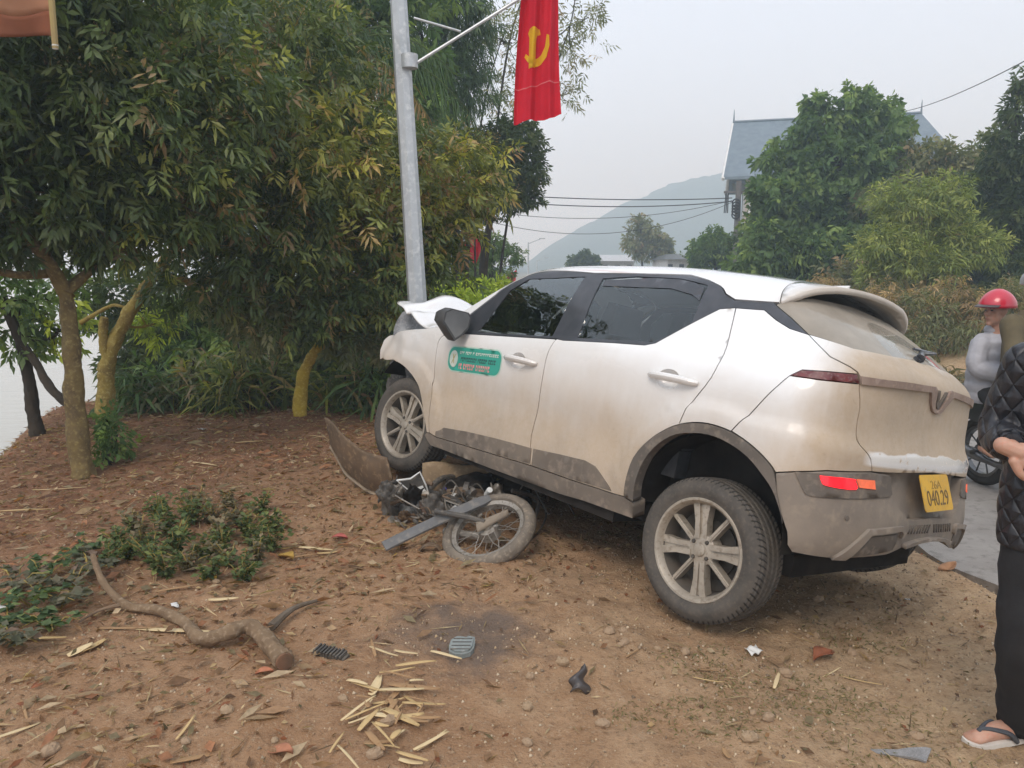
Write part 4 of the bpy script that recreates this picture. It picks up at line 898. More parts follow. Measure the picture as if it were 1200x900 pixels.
# ---------------------------------------------------------------- lamp post, flags, utility pole, wires
M_galv = pmat('galvanised_steel', (.50, .52, .53), (.40, .42, .43), 5, .42, metal=.35, c3=(.60, .61, .60), bmp=.05)
def map_poly(name, poly, fn, mat, parent, step=.02, holes=()):
    poly = densify(poly, step); pts = [Vector((float(a), float(b))) for a, b in poly]; n = len(pts); q = np.array(poly)
    gs, gv = np.meshgrid(np.arange(q[:, 0].min(), q[:, 0].max(), step), np.arange(q[:, 1].min(), q[:, 1].max(), step), indexing='ij')
    g = np.stack([gs.ravel(), gv.ravel()], 1); g = g[in_poly(g, poly)]
    if len(g):
        dd = np.min(np.hypot(g[:, None, 0] - q[None, :, 0], g[:, None, 1] - q[None, :, 1]), 1); pts += [Vector((float(a), float(b))) for a, b in g[dd > .4*step]]
    vo, _, fo, *_r = mgeo.delaunay_2d_cdt(pts, [(i, (i+1) % n) for i in range(n)], [], 0, 1e-7)
    T = [f for f in fo if in_poly(np.array([[sum(vo[i].x for i in f)/3, sum(vo[i].y for i in f)/3]]), poly)[0]]
    me = bpy.data.meshes.new(name); me.from_pydata([tuple(fn(p.x, p.y)) for p in vo], [], [tuple(f) for f in T]); me.update()
    return link(name, me, mat, parent)
def cloth(name, c1, c2, tr=.35):
    m = pmat(name, c1, c2, 7, .75, bmp=.15, bscale=300, spec=.2); N, L = nodes_of(m); P = N['Principled BSDF']
    t = N.new('ShaderNodeBsdfTranslucent'); t.inputs[0].default_value = rgba(c1); mx = N.new('ShaderNodeMixShader'); mx.inputs[0].default_value = tr
    L.new(P.outputs[0], mx.inputs[1]); L.new(t.outputs[0], mx.inputs[2]); L.new(mx.outputs[0], N['Material Output'].inputs[0]); return m
M_red = cloth('red_flag_cloth', (.70, .025, .045), (.60, .02, .04))
M_yel = cloth('yellow_emblem_cloth', (.85, .55, .03), (.78, .48, .03))
def lamp_post():
    bx, by = at(498, 400, 6.2).x, 6.2; z0 = terrain(bx, by); t = empty('lamp_post', (bx, by, z0), 'galvanised steel lamp post leaning beside the smashed bonnet', 'lamp post')
    top = at(475.5, 0, 6.2); k = (top - at(497.5, 360, 6.2)); dx = k.x/k.z; H = 8.0
    b = MB(); n = 8
    b.tube([(dx*(h - .0), .0, h) for h in np.linspace(0, H, 12)], [.082 - .042*h/H for h in np.linspace(0, H, 12)], n, caps=True); b.build('shaft', M_galv, t, sharp=20)
    bp = MB(); bp.box((0, 0, .012), (.34, .34, .024)); 
    for a in range(4): bp.tube([(0, 0, .02), (.14*math.cos(a*1.571 + .785), .14*math.sin(a*1.571 + .785), .02)], .004, 4)
    bp.build('base_plate', M_galv, t, smooth=False)
    for sx in (-1, 1):
        for sy in (-1, 1): q = MB(); q.tube([(sx*.13, sy*.13, .02), (sx*.13, sy*.13, .06)], .014, 6); q.build('anchor_bolt', M_galv, t)
    w0 = Vector((bx, by, z0)); a0 = at(491, 72, 6.15) - w0; a1 = at(600, 4, 6.2) - w0; a2 = a0 + (a1 - a0)*1.75; mid = at(540, 37, 6.17) - w0
    ar = MB(); ar.tube([a0 - (a1-a0)*.02, a2], .012, 8); ar.build('flag_arm', M_galv, t)
    ar = MB(); ar.tube([at(485, 21, 6.15) - w0, mid], .009, 8); ar.build('arm_stay', M_galv, t)
    cl_ = MB(); cl_.tube([a0 + Vector((-.07, 0, -.05)), a0 + Vector((-.07, 0, .05))], .062, 12); cl_.build('clamp', M_galv, t)
    # lamp arm above
    la = MB(); la.tube(smooth_path([Vector((dx*H, 0, H - .05)), Vector((dx*H + .3, .1, H + .35)), Vector((dx*H + 1.3, .3, H + .6))]), .03, 8); lo = la.build('lamp_arm', M_galv, t)
    lh = MB(); lh.box((dx*H + 1.55, .33, H + .60), (.6, .22, .08), taper=(.8, .7)); lh.build('lamp_head', M_galv, t, smooth=False)
    # the flag hangs from the arm
    p0 = at(633, -72, 6.2); f = empty('party_flag', tuple(p0), 'large red flag with yellow hammer and sickle hanging from the lamp post arm', 'flag')
    Hh = 1.30
    def F(x, y, off=0.):       # x across -.5..+.5, y down 0..1
        w = .225 + .14*y**.8
        X = x*w + .008*math.sin(y*5 + 1) - .012*y; Y = .045*math.sin(x*15 + y*1.6)*(1 - .45*y) + .025*math.sin(x*5.5 - y*4) + .012*math.sin(x*31 + y*3) - off
        Z = -y*Hh - (.055*(-x - .1))*y**3 - .012*math.sin(x*9)*(y > .9)*(y - .9)*10; return (X, Y, Z)
    g = MB(); g.grid(lambda a, b_: F(a - .5, b_), 40, 60); fo = g.build('flag_cloth', M_red, f, sharp=0)
    map_poly('hammer', [(-.25, .515), (-.22, .490), (-.14, .484), (.03, .490), (.055, .520), (-.02, .524), (-.045, .545), (-.05, .702), (-.20, .708), (-.215, .54)], lambda x, y: F(x, y, .004), M_yel, fo, .03)
    map_poly('sickle', [(-.31, .640), (-.28, .622), (-.19, .645), (-.05, .655), (.08, .637), (.165, .595), (.20, .525), (.255, .535), (.265, .595), (.20, .655), (.08, .690), (-.05, .697), (-.22, .672)], lambda x, y: F(x, y, .0055), M_yel, fo, .03)
    hm = MB(); hm.grid(lambda a, b_: F(a - .5, .80 + .004*math.sin(a*7) + .006*b_ - .02*(a - .5), .003), 30, 1); hm.build('seam', pmat('flag_seam', (.75, .15, .16), None, 9, .8), fo)
lamp_post()
def small_flag(u, v, d, s, pu, label):
    p = at(u, v, d); q = at(pu, v + 8, d); z = terrain(q.x, q.y)
    t = empty('flagpole', (q.x, q.y, z), label.replace('flag', 'flagpole', 1) if False else label + ' on its short pole', 'flagpole')
    b = MB(); b.tube([(0, 0, 0), (0, 0, q.z - z + .18*s)], .035*s, 8); b.build('pole', M_galv, t)
    r = p - Vector((q.x, q.y, z)); b = MB(); b.tube([(0, 0, q.z - z + .1*s), (r.x*.6, 0, r.z + .2*s), (r.x, 0, r.z + .32*s)], .012*s, 6); b.build('bracket', M_galv, t)
    f = empty('small_flag', tuple(p), label, 'flag'); g = MB()
    def F(a, b_):
        x = (a - .5)*.44*s; dip = abs(a - .62)*1.1
        return (x*(1 - .2*b_), .06*s*math.sin(a*11), s*(.22 - (.20 + .45*(1 - dip))*b_ + .20*(a > .62)*(a-.62)*2 - .1*(a < .45)*(.45 - a)*2))
    g.grid(F, 16, 12); g.build('flag_cloth', M_red, f)
small_flag(555, 291, 20, 1.0, 528, 'crumpled red flag above the yellow-green bushes')
small_flag(600, 325, 34, .95, 585, 'tiny red flag at the edge of the car roof')
def utilities():
    # concrete utility pole by the house
    d = 33; p = at(861, 330, d); z = terrain(p.x, p.y); t = empty('utility_pole', (p.x, p.y, z), 'dark utility pole loaded with cable coils beside the house gable', 'utility pole'); h = at(861, 212, d).z - z
    m = pmat('weathered_concrete', (.16, .15, .14), (.11, .10, .095), 5, .9); b = MB(); b.tube([(0, 0, -.2), (0, 0, h)], [.16, .11], 10); b.build('shaft', m, t)
    b = MB(); b.box((-.15, 0, h - .45), (.9, .07, .08)); b.build('cross_arm', m, t, smooth=False)
    mc = pmat('black_cable', (.02, .02, .022), (.035, .035, .035), 9, .6)
    b = MB(); rnd = random.Random(2)
    for i in range(5): b.lathe([(.16 + .03*math.cos(w), .03*math.sin(w)) for w in np.linspace(0, 6.283, 7)], 16, Rx(1.4 + .2*rnd.random()) ); 
    b.v = [(x - .12, y - .16, zz + h - .9 - .12*(i//112)) for i, (x, y, zz) in enumerate(b.v)]; b.build('cable_coil', mc, t)
    for k in range(3):
        q = MB(); x = -.42 + .03*k; q.tube([(x - .1*k, 0, h - .5), (x - .08*k, 0, h - .6), (x - .1*k, 0, h - 1.3)], .022, 6); q.build('insulator_string', mc, t)
    def wire(a, b_, sag, r=.012, label='', n=24):
        w = MB(); A, B = Vector(a), Vector(b_); P = [A.lerp(B, i/n) - Vector((0, 0, sag*4*(i/n)*(1 - i/n))) for i in range(n+1)]
        mid = tuple(A); w.tube([q - A for q in P], r, 5); o_ = w.build('overhead_wire', mc); o_.location = A; tag(o_, label, 'wire', 'overhead wires')
    for (v0, v1, sag, r, lab) in ((232, 226, .15, .020, 'topmost thick'), (236, 233, .25, .020, 'second thick'), (235, 246, .5, .011, 'upper thin'), (237, 256, .9, .011, 'lowest thin')):
        wire(at(858, v0, d), at(560, v1, 30), sag, r, lab + ' black cable strung across the road from the utility pole')
    wire(at(1040, 133, 40), at(1290, 22, 14), .35, .013, 'thin black wire slanting up into the sky past the house')
    # thin lamp posts far along the road
    for (u, v, d_, lab) in ((619, 284, 60, 'thin distant street lamp before the misty hill'), (629, 305, 85, 'faint far street lamp next to the thin one')):
        q = at(u, 330, d_); z = -.2; h = at(u, v, d_).z - z; t = empty('street_lamp', (q.x, q.y, z), lab, 'street lamp'); b = MB(); b.tube([(0, 0, 0), (0, 0, h)], [.07, .05], 8); b.build('post', M_galv, t); b = MB(); b.tube([(0, 0, h - .1), (.9, 0, h + .25)], .03, 6); b.box((1.05, 0, h + .28), (.45, .16, .07)); b.build('lamp_arm', M_galv, t)
utilities()
# ---------------------------------------------------------------- foliage
def unit(v): return v / (np.linalg.norm(v, axis=-1, keepdims=True) + 1e-9)
class Leaves:
    """leaf-sized folded faces of ONE crown"""
    def __init__(s): s.B = []; s.D = []; s.N = []; s.l = []; s.w = []; s.dr = []; s.c = []
    def add(s, B, D, N, l, w, droop, c):
        n = len(B); s.B.append(B); s.D.append(unit(D)); s.N.append(N)
        for a, k in ((s.l, l), (s.w, w), (s.dr, droop)): a.append(np.broadcast_to(np.asarray(k, float), (n,)))
        s.c.append(np.broadcast_to(np.asarray(c, float), (n, 3)))
    def build(s, name, mat, parent):
        B, D, N = map(np.concatenate, (s.B, s.D, s.N)); l, w, dr = (np.concatenate(k)[:, None] for k in (s.l, s.w, s.dr)); c = np.concatenate(s.c)
        side = unit(np.cross(D, N)); up = unit(np.cross(side, D)); z = np.array([0, 0, 1.]); n = len(B)
        mid = B + D*l*.48 - z*dr*l*.22; Lp = mid + side*w*.5 + up*w*.16; Rp = mid - side*w*.5 + up*w*.16; tip = B + D*l*.95 - z*dr*l*.75
        V = np.stack([B, Lp, mid, Rp, tip], 1).reshape(-1, 3); k = np.arange(n)[:, None]*5
        T = np.concatenate([k + np.array([[0, 2, 1]]), k + np.array([[0, 3, 2]]), k + np.array([[1, 2, 4]]), k + np.array([[2, 3, 4]])])
        me = mesh_np(name, V, T); at_ = me.color_attributes.new('tint', 'FLOAT_COLOR', 'POINT')
        at_.data.foreach_set('color', np.concatenate([np.repeat(c, 5, 0), np.ones((n*5, 1))], 1).astype(np.float32).ravel())
        return link(name, me, mat, parent)
PAL = dict(
    dark=[((.020, .034, .012), 4), ((.030, .045, .015), 4), ((.045, .058, .022), 2)],
    longan=[((.028, .046, .016), 4), ((.042, .062, .021), 4), ((.066, .086, .028), 3), ((.115, .128, .032), 1.1), ((.110, .080, .042), .7)],
    longan_y=[((.055, .070, .020), 3), ((.090, .105, .028), 3), ((.17, .17, .040), 1.6), ((.19, .14, .06), .8), ((.12, .075, .035), .6)],
    green=[((.035, .065, .022), 4), ((.055, .09, .03), 3), ((.09, .13, .04), 1.5)],
    bright=[((.14, .19, .03), 3), ((.22, .27, .04), 2), ((.08, .12, .025), 2)],
    blue=[((.028, .050, .026), 4), ((.040, .066, .034), 3), ((.06, .085, .045), 1)],
    feather=[((.10, .125, .035), 4), ((.14, .16, .05), 3), ((.07, .095, .03), 3)],
    dusty=[((.075, .085, .045), 3), ((.10, .10, .055), 2), ((.06, .07, .035), 2), ((.13, .10, .06), .7)],
    dry=[((.16, .115, .065), 3), ((.11, .085, .05), 3), ((.21, .155, .09), 1.3), ((.07, .075, .035), 2)],
)
def pick(pal, n, rng, var=.25):
    p = PAL[pal]; w = np.array([k[1] for k in p], float); i = rng.choice(len(p), n, p=w/w.sum())
    return np.array([k[0] for k in p])[i] * (1 + var*(rng.random((n, 1)) - .5)*2)
def blob(lv, c, r, n, pal, rng, ln=.105, wd=.031, k=8, droop=.34, spread=.14, squash=.85, shell=.30, down=.14):
    """n compound leaf clusters spread through an uneven ball"""
    c = np.array(c); d = unit(rng.normal(size=(n, 3))); ph = rng.random(3)*6
    lump = 1 + .22*np.sin(d[:, 0]*5 + ph[0])*np.sin(d[:, 1]*4 + ph[1]) + .16*np.sin(d[:, 2]*7 + ph[2])
    rad = r*lump*rng.random(n)**shell; P = c + d*rad[:, None]*np.array([1, 1, squash])
    a = unit(d + np.array([0, 0, -.15]) + .6*rng.normal(size=(n, 3)))      # shoot direction
    col = pick(pal, n, rng)
    s1 = unit(np.cross(a, rng.normal(size=(n, 3)))); s2 = np.cross(a, s1)
    for j in range(k):
        t = (j//2)/(k/2); sg = 1 if j % 2 else -1
        B = P + a*(spread*(t - .3))[..., None] if np.ndim(t) else P + a*spread*(t - .3)
        D = a*(.35 + .75*t) + s1*sg*(1 - .55*t) + s2*.25*rng.normal(size=(n, 1)) + np.array([0, 0, -down]) + .22*rng.normal(size=(n, 3))
        N = unit(s2 + np.array([0, 0, .5]) + .35*rng.normal(size=(n, 3)))
        lv.add(B, D, N, ln*(.7 + .6*rng.random(n)), wd*(.7 + .5*rng.random(n)), droop*(.4 + .8*rng.random(n)), np.array([2.75, 2.6, 2.3])*col*(1 + .25*(rng.random((n, 1)) - .5)))
def wpath(px, base=None):
    pts = [at(u, v, d) for u, v, d in px]
    if base is not None: pts[0] = Vector((base[0], base[1], terrain(base[0], base[1]) - .06))
    return pts
def limb(mb, P, r0, r1, n=14, wob=.003, seed=0):
    Q = smooth_path(P, 12); rnd = random.Random(seed); m = len(Q)
    rad = [(r0 + (r1-r0)*(i/(m-1))**.8)*(1 + .07*math.sin(i*.6 + seed) + .05*rnd.random()) for i in range(m)]; rad[0] *= 1.3
    Q = [q + Vector((rnd.uniform(-wob, wob), rnd.uniform(-wob, wob), 0)) for q in Q]
    mb.tube(Q, rad, n, rough=.045, seed=seed); return Q
def bark(name, a, b, c=None, sc_=9): return pmat(name, a, b, sc_, .9, bmp=.7, bscale=34, c3=c, dist=.012, spec=.2)
BK_olive = bark('lichen_bark', (.20, .145, .06), (.12, .085, .045), (.28, .22, .09))
BK_yellow = bark('yellow_lichen_bark', (.52, .37, .055), (.38, .26, .05), (.60, .47, .13))
BK_mid = bark('yellowish_bark', (.36, .27, .075), (.24, .175, .06), (.46, .38, .14))
BK_dark = bark('dark_bark', (.055, .042, .03), (.035, .028, .02))
LM = leafmat('glossy_leaf', .42, .30); LMs = leafmat('soft_leaf', .6, .32, .25)

def tree(name, label, trunks, blobs, mat_b, pal='longan', seed=1, leaf=LM, cat='tree', dens=560, group=None, **kw):
    """trunks: list of (path, r0, r1); blobs: (u, v, depth, r[, palette])"""
    rng = np.random.default_rng(seed); root0 = trunks[0][0][0]
    t = empty(name, (root0.x, root0.y, root0.z), label, cat, group); inv = Vector((root0.x, root0.y, root0.z))
    mb = MB()
    for i, (P, r0, r1) in enumerate(trunks): limb(mb, [p - inv for p in P], r0, r1, seed=seed*7 + i)
    lv = Leaves(); hub = trunks[0][0][-1] - inv
    for i, bb in enumerate(blobs):
        c = at(*bb[:3]) - inv; r = bb[3]; p = bb[4] if len(bb) > 4 else pal
        blob(lv, c, r, max(30, int(dens*r*r)), p, rng, **kw)
        if p.startswith('longan'):      # panicles of spent flowers and young yellow shoots on the outside of the clump
            m = int(34*r*r); dd = unit(rng.normal(size=(m, 3)) + np.array([0, -.5, .5])); Pp = np.array(c) + dd*r*(.92 + .2*rng.random((m, 1)))*np.array([1, 1, .85])
            for q in range(26): lv.add(Pp + .045*rng.normal(size=(m, 3)), rng.normal(size=(m, 3)) + dd, unit(rng.normal(size=(m, 3))), .022 + .02*rng.random(m), .010, .2, np.array([.30, .215, .095])*(.6 + .7*rng.random((m, 1))))
        # bough from the trunk to the clump, with twigs
        start = min((q for P, _, _ in trunks for q in [x - inv for x in P[1:]]), key=lambda q: (q - c).length)
        mid = (start + c)/2 + Vector((rng.normal()*.08, rng.normal()*.08, -.10*r))
        mb.tube(smooth_path([start, mid, c], 4), [max(.012, .022*r*(1 - .07*k)) for k in range(9)], 6)
        for k in range(5):
            e = c + Vector(unit(rng.normal(size=3)))*r*.8; mb.tube([c*.5 + mid*.5, (mid + e)/2 + Vector((0, 0, .05)), e], [.011*r + .004, .008*r + .002, .003], 5)
    mb.build('trunk', mat_b, t); lv.build('crown', leaf, t); return t

# ---- orchard on the left
def left_trees():
    b = ground_at(99, 557)
    D = b.y
    tree('longan_tree', 'longan tree with brown lichened trunk forking low, beside the pale river', [
        (wpath([(99, 557, D), (90, 500, D), (86, 440, D), (82, 390, D), (76, 345, D), (52, 300, D - .1), (15, 262, D - .3)], b), .085, .035),
        (wpath([(76, 345, D), (100, 322, D + .1), (150, 288, D + .3), (215, 270, D + .5)]), .045, .02),
        (wpath([(52, 300, D - .1), (70, 230, D), (90, 150, D + .2)]), .04, .02),
        (wpath([(60, 320, D), (20, 322, D - .2), (-40, 310, D - .4)]), .035, .02)],
        [(55, 95, D - .1, .72, 'dark'), (165, 140, D + .1, .66), (15, 205, D - .3, .50, 'dark'), (105, 215, D, .58, 'dark'), (215, 225, D + .4, .55), (150, 10, D + .3, .7),
         (35, -40, D - .2, .7, 'dark'), (-60, 130, D - .4, .7, 'dark'), (160, 265, D + .2, .38), (-70, 260, D - .5, .45, 'dark'), (275, 110, D + .6, .5), (95, 275, D + .2, .25), (15, 285, D, .22)], BK_olive, seed=11, dens=1000, shell=.36)
    b = ground_at(122, 505); D = b.y
    tree('longan_tree', 'longan tree whose yellowish trunk bends to the right below dense leaves', [
        (wpath([(122, 505, D), (124, 455, D), (127, 420, D), (143, 382, D), (165, 345, D), (190, 310, D), (230, 260, D)], b), .085, .04),
        (wpath([(127, 425, D), (121, 395, D - .05), (122, 372, D - .1)]), .05, .035),
        (wpath([(95, 378, D), (115, 366, D), (132, 358, D), (146, 360, D)]), .022, .012),
        (wpath([(180, 325, D), (250, 330, D + .2), (320, 320, D + .3)]), .035, .02)],
        [(235, 318, D, .55), (315, 262, D, .72), (365, 345, D + .3, .55), (250, 190, D, .75), (345, 180, D + .2, .8, 'longan_y'), (250, 70, D + .4, .9), (300, 355, D + .2, .45, 'dusty'), (180, 380, D + .3, .20, 'bright'), (385, 250, D + .4, .6, 'longan_y'), (330, 60, D + .8, .9)],
        BK_mid, seed=12, dens=900)
    b = ground_at(351, 486); D = b.y
    tree('longan_tree', 'longan tree with bright yellow crooked trunk behind the wreck', [
        (wpath([(351, 486, D), (353, 455, D), (360, 428, D), (385, 396, D), (425, 378, D + .1), (470, 350, D + .2)], b), .075, .03),
        (wpath([(425, 378, D + .1), (440, 320, D + .2), (460, 250, D + .3)]), .045, .02)],
        [(440, 330, D, .62), (470, 235, D + .3, .75, 'longan_y'), (535, 205, D + .7, .62, 'longan_y'), (415, 165, D + .5, .7), (490, 290, D + .4, .55), (455, 280, D + .3, .5), (405, 395, D, .30, 'dusty'), (470, 395, D + .2, .36, 'dusty'), (505, 250, D + .4, .5, 'longan_y'), (548, 225, D + 1.0, .36, 'longan_y')],
        BK_yellow, seed=13, dens=900)
    b = Vector((-4.35, 7.0, 0)); 
    tree('riverside_tree', 'dark slender tree leaning at the water edge, left of the lichened longan', [
        (wpath([(48, 540, 7.0), (40, 490, 7.0), (33, 440, 7.0), (20, 390, 7.0), (0, 350, 7.0)], b), .07, .035),
        (wpath([(92, 480, 6.4), (62, 458, 6.6), (42, 425, 6.9), (25, 400, 7.0)]), .04, .03)],
        [(20, 385, 7.1, .38, 'green'), (68, 385, 7.3, .30, 'bright'), (-20, 350, 7.0, .5, 'green'), (60, 345, 7.6, .35, 'green')], BK_dark, seed=14, dens=380, ln=.10, wd=.045)
    # tall trees behind
    tree('broadleaf_tree', 'tall dense tree towering behind the longan orchard', [
        (wpath([(430, 420, 14.5), (425, 300, 14.5), (420, 150, 14.5), (425, 20, 14.5)], (-2.8, 14.5)), .20, .10)],
        [(400, 20, 14, 1.5, 'green'), (455, 110, 14.4, 1.2, 'green'), (350, -20, 14, 1.5, 'green'), (445, -60, 14.5, 1.5, 'green'), (300, 120, 13.5, 1.3, 'blue'), (400, 200, 14, 1.2, 'blue'), (330, 260, 13, 1.2, 'blue'), (220, 60, 13, 1.4, 'blue'), (120, 160, 13, 1.3, 'dark'), (40, 60, 13, 1.4, 'dark'), (470, 180, 14, 1.0, 'blue')],
        BK_dark, seed=15, dens=210, ln=.20, wd=.07, spread=.28, leaf=LMs)
    tree('bamboo_clump', 'dark drooping bamboo clump behind the lamp post', [
        (wpath([(540, 380, 17), (535, 260, 17), (528, 120, 17), (515, -20, 17), (500, -120, 16.8)], (-1.3, 17)), .06, .03), (wpath([(548, 380, 17), (550, 240, 17), (548, 100, 17), (545, -40, 17)], (-1.1, 17.1)), .06, .03), (wpath([(530, 380, 17), (515, 240, 17), (505, 100, 17), (480, -20, 17)], (-1.6, 17)), .06, .03)],
        [(515, 30, 17, 1.0), (535, 105, 17, .85), (505, 100, 17, .9), (545, 20, 17, .75), (530, 165, 17, .55), (500, -40, 17, 1.2), (555, 75, 17, .5)],
        BK_dark, pal='blue', seed=16, dens=420, ln=.17, wd=.028, droop=.9, down=.7, spread=.22, leaf=LMs)
    tree('bamboo_clump', 'sparse feathery bamboo with thin arching stems, behind the red flag', [
        (wpath([(565, 380, 20), (572, 250, 20), (590, 90, 20), (608, 10, 20), (640, -60, 20)], (-.7, 20)), .045, .012), (wpath([(575, 380, 20), (600, 230, 20), (640, 110, 20), (668, 30, 20), (676, -20, 20)], (-.5, 20.2)), .04, .01), (wpath([(558, 380, 20), (556, 220, 20), (570, 110, 20), (590, 40, 20)], (-.9, 20)), .04, .01)],
        [(600, 50, 20, .9), (640, 40, 20, .9), (670, 60, 20, .8), (585, 110, 20, .7), (620, 110, 20, .75), (665, 110, 20, .55), (690, 20, 20, .5), (575, 30, 20, .7), (640, -20, 20, .9), (600, 150, 20, .5)],
        BK_dark, pal='dusty', seed=17, dens=72, ln=.16, wd=.04, spread=.3, leaf=LMs, shell=.45)
    tree('broadleaf_tree', 'dark rounded tree overhanging the road beneath the red flag', [
        (wpath([(560, 380, 18), (568, 300, 18), (580, 230, 18)], (-.75, 18)), .14, .06)],
        [(595, 180, 18, .85), (620, 205, 18, .42), (590, 215, 18, .6), (570, 180, 18, .6), (605, 235, 18, .3), (565, 240, 18.5, .5), (608, 160, 18, .5), (628, 232, 18, .2)],
        BK_dark, pal='dark', seed=18, dens=760, ln=.13, wd=.05, leaf=LMs)
    tree('roadside_tree', 'small hanging leafy tree past the second flagpole', [
        (wpath([(570, 350, 24), (575, 310, 24), (582, 280, 24)], (-.5, 24)), .08, .04)],
        [(580, 290, 24, .5), (600, 300, 24, .42), (565, 310, 24, .45), (592, 322, 24, .3)], BK_dark, pal='green', seed=19, dens=420, ln=.15, wd=.05, leaf=LMs)
left_trees()

# ---- undergrowth: shrubs that close the view below the crowns
def shrub(name, label, loc, blobs, pal, seed, strap=0, cat='shrub', group=None, n=300, **kw):
    rng = np.random.default_rng(seed); t = empty(name, loc, label, cat, group); o_ = Vector(loc); lv = Leaves(); mb = MB()
    for (dx, dy, dz, r) in blobs:
        if n: blob(lv, (dx, dy, dz), r, int(n*r*r*1.6), pal, rng, **kw)
        mb.tube([(dx*.2, dy*.2, -.05), (dx*.6, dy*.6, dz*.5), (dx, dy, dz)], [.02, .014, .006], 5)
        if strap:
            k = int(strap*r); B = np.array([dx, dy, dz*.55]) + rng.normal(size=(k, 3))*r*.35*np.array([1, 1, .8]); d = unit(rng.normal(size=(k, 3)) + np.array([0, 0, 1.1]))
            lv.add(B, d, unit(rng.normal(size=(k, 3))), .35 + .35*rng.random(k), .03 + .02*rng.random(k), .6 + .8*rng.random(k), 2.3*pick(pal, k, rng))
    mb.build('stem', BK_dark, t); lv.build('foliage', LMs, t); return t
def undergrowth():
    tree('broadleaf_tree', 'dark tree mass behind the crumpled red flag', [(wpath([(540, 380, 27), (540, 330, 27), (540, 280, 27)], (-1.8, 27)), .15, .07)],
        [(540, 300, 27, 1.1), (520, 250, 27, 1.1), (560, 325, 26, .7), (515, 330, 26, 1.0), (545, 345, 25, .7), (500, 290, 26, 1.0)], BK_dark, pal='dark', seed=20, dens=300, ln=.2, wd=.07, spread=.25, leaf=LMs)
    rng = random.Random(3); i = 0
    G = 'shrubs behind the orchard'
    spots = [(u, 10.2 + rng.random()*2.2) for u in range(165, 500, 38)]
    pals = ['dark', 'dark', 'green', 'dusty', 'dark', 'dusty']
    for u, d in spots:
        p = at(u, 430, d); z = terrain(p.x, p.y)
        top = at(u, rng.uniform(330, 380), d).z - z
        bl = [(rng.uniform(-.4, .4), rng.uniform(-.3, .3), top*f, .45 + .25*rng.random()) for f in (.15, .3, .45, .62, .8, .95)]
        shrub('orchard_shrub', {'dark': 'dense dark green shrub', 'green': 'mid green leafy shrub', 'dusty': 'grey-green dusty shrub'}[pals[i % 6]] + ' closing the gap behind the longan trunks', (p.x, p.y, z), bl, pals[i % 6], 40 + i, group=G, n=330, ln=.16, wd=.05); i += 1
    # strap-leaved plants along the top of the bank
    spots = [(205, 438), (240, 445), (275, 440), (318, 440), (395, 448), (425, 440), (452, 428), (300, 420), (180, 450)]
    for j, (u, v) in enumerate(spots):
        d = 8.3 + .5*rng.random(); p = at(u, v, d); z = terrain(p.x, p.y); h = max(.35, p.z - z)
        bl = [(rng.uniform(-.25, .25), rng.uniform(-.2, .2), h*f + .05, .34) for f in (.35, .7, 1.0, 1.35)]
        shrub('strap_leaf_plant', ('clump of grey-green', 'clump of yellowish', 'clump of fresh green')[j % 3] + ' strap leaves on the bank behind the wreck', (p.x, p.y, z), bl, ('dusty', 'longan_y', 'green')[j % 3], 70 + j, strap=260, n=0, cat='plant', group='strap-leaved plants on the bank')
    for j, (u, v, d) in enumerate([(520, 345, 10.5), (545, 350, 11), (572, 342, 12), (505, 352, 10)]):
        p = at(u, v, d); z = terrain(p.x, p.y); h = max(.4, p.z - z)
        bl = [(rng.uniform(-.2, .2), rng.uniform(-.2, .2), h*f, .32) for f in (.4, .7, 1.0, .9)]
        shrub('roadside_bush', 'yellow-green bush beyond the bonnet beside the flagpole', (p.x, p.y, z), bl, 'bright', 90 + j, group='bushes beyond the bonnet', n=330, ln=.13, wd=.04)
    # low dark bush at the foot of the lichened tree
    p = ground_at(125, 545); shrub('low_bush', 'low dark bush growing at the foot of the lichened longan', tuple(p), [(0, 0, .12, .13), (.08, .05, .24, .12), (-.02, .1, .36, .10)], 'green', 99, n=900, ln=.07, wd=.03)
    # palm fronds among the crowns
    for j, (u, v, d, lean, lab) in enumerate([(395, 60, 10.5, .5, 'palm with long drooping green fronds rising above the orchard'), (300, 20, 10.8, -.3, 'palm with ragged fronds and hanging dead leaves above the orchard')]):
        top = at(u, v, d); z = terrain(top.x, top.y); t = empty('palm_tree', (top.x, top.y, z), lab, 'palm'); h = top.z - z; r2 = np.random.default_rng(200 + j)
        mb = MB(); mb.tube([(0, 0, -.1), (.05, 0, h*.5), (0, 0, h)], [.10, .08, .07], 9); mb.build('trunk', BK_dark, t)
        lv = Leaves(); rb = MB()
        for f in range(15):
            a = f*2.4 + j; el = r2.uniform(.0, 1.0); L = r2.uniform(1.3, 1.9); pts = []
            for q in range(9):
                s = q/8; pts.append(Vector((math.cos(a)*L*s*math.cos(el*.8), math.sin(a)*L*s*math.cos(el*.8), h + L*(s*math.sin(el) - .75*s*s))))
            rb.tube(pts, [.014 - .0013*q for q in range(9)], 5); dead = f % 6 == 5
            for q in range(46):
                s = .12 + .88*q/46; i0 = min(7, int(s*8)); p = pts[i0].lerp(pts[i0+1], s*8 - i0); tg = (pts[i0+1] - pts[i0]).normalized(); sd = tg.cross(Vector((0, 0, 1))).normalized()
                for sg in (-1, 1):
                    c = np.array([.30, .19, .085] if dead else [.055, .095, .035])*r2.uniform(.7, 1.4)
                    lv.add(np.array([p]), np.array([tg*(.6 + .25*r2.normal()) + sd*sg*.8 + Vector((0, 0, -.35 + .2*r2.normal()))]), np.array([[0, 0, 1.]]), .46*math.sin(.35 + 2.4*s)*r2.uniform(.8, 1.15), .019, .9 + .4*r2.random(), c)
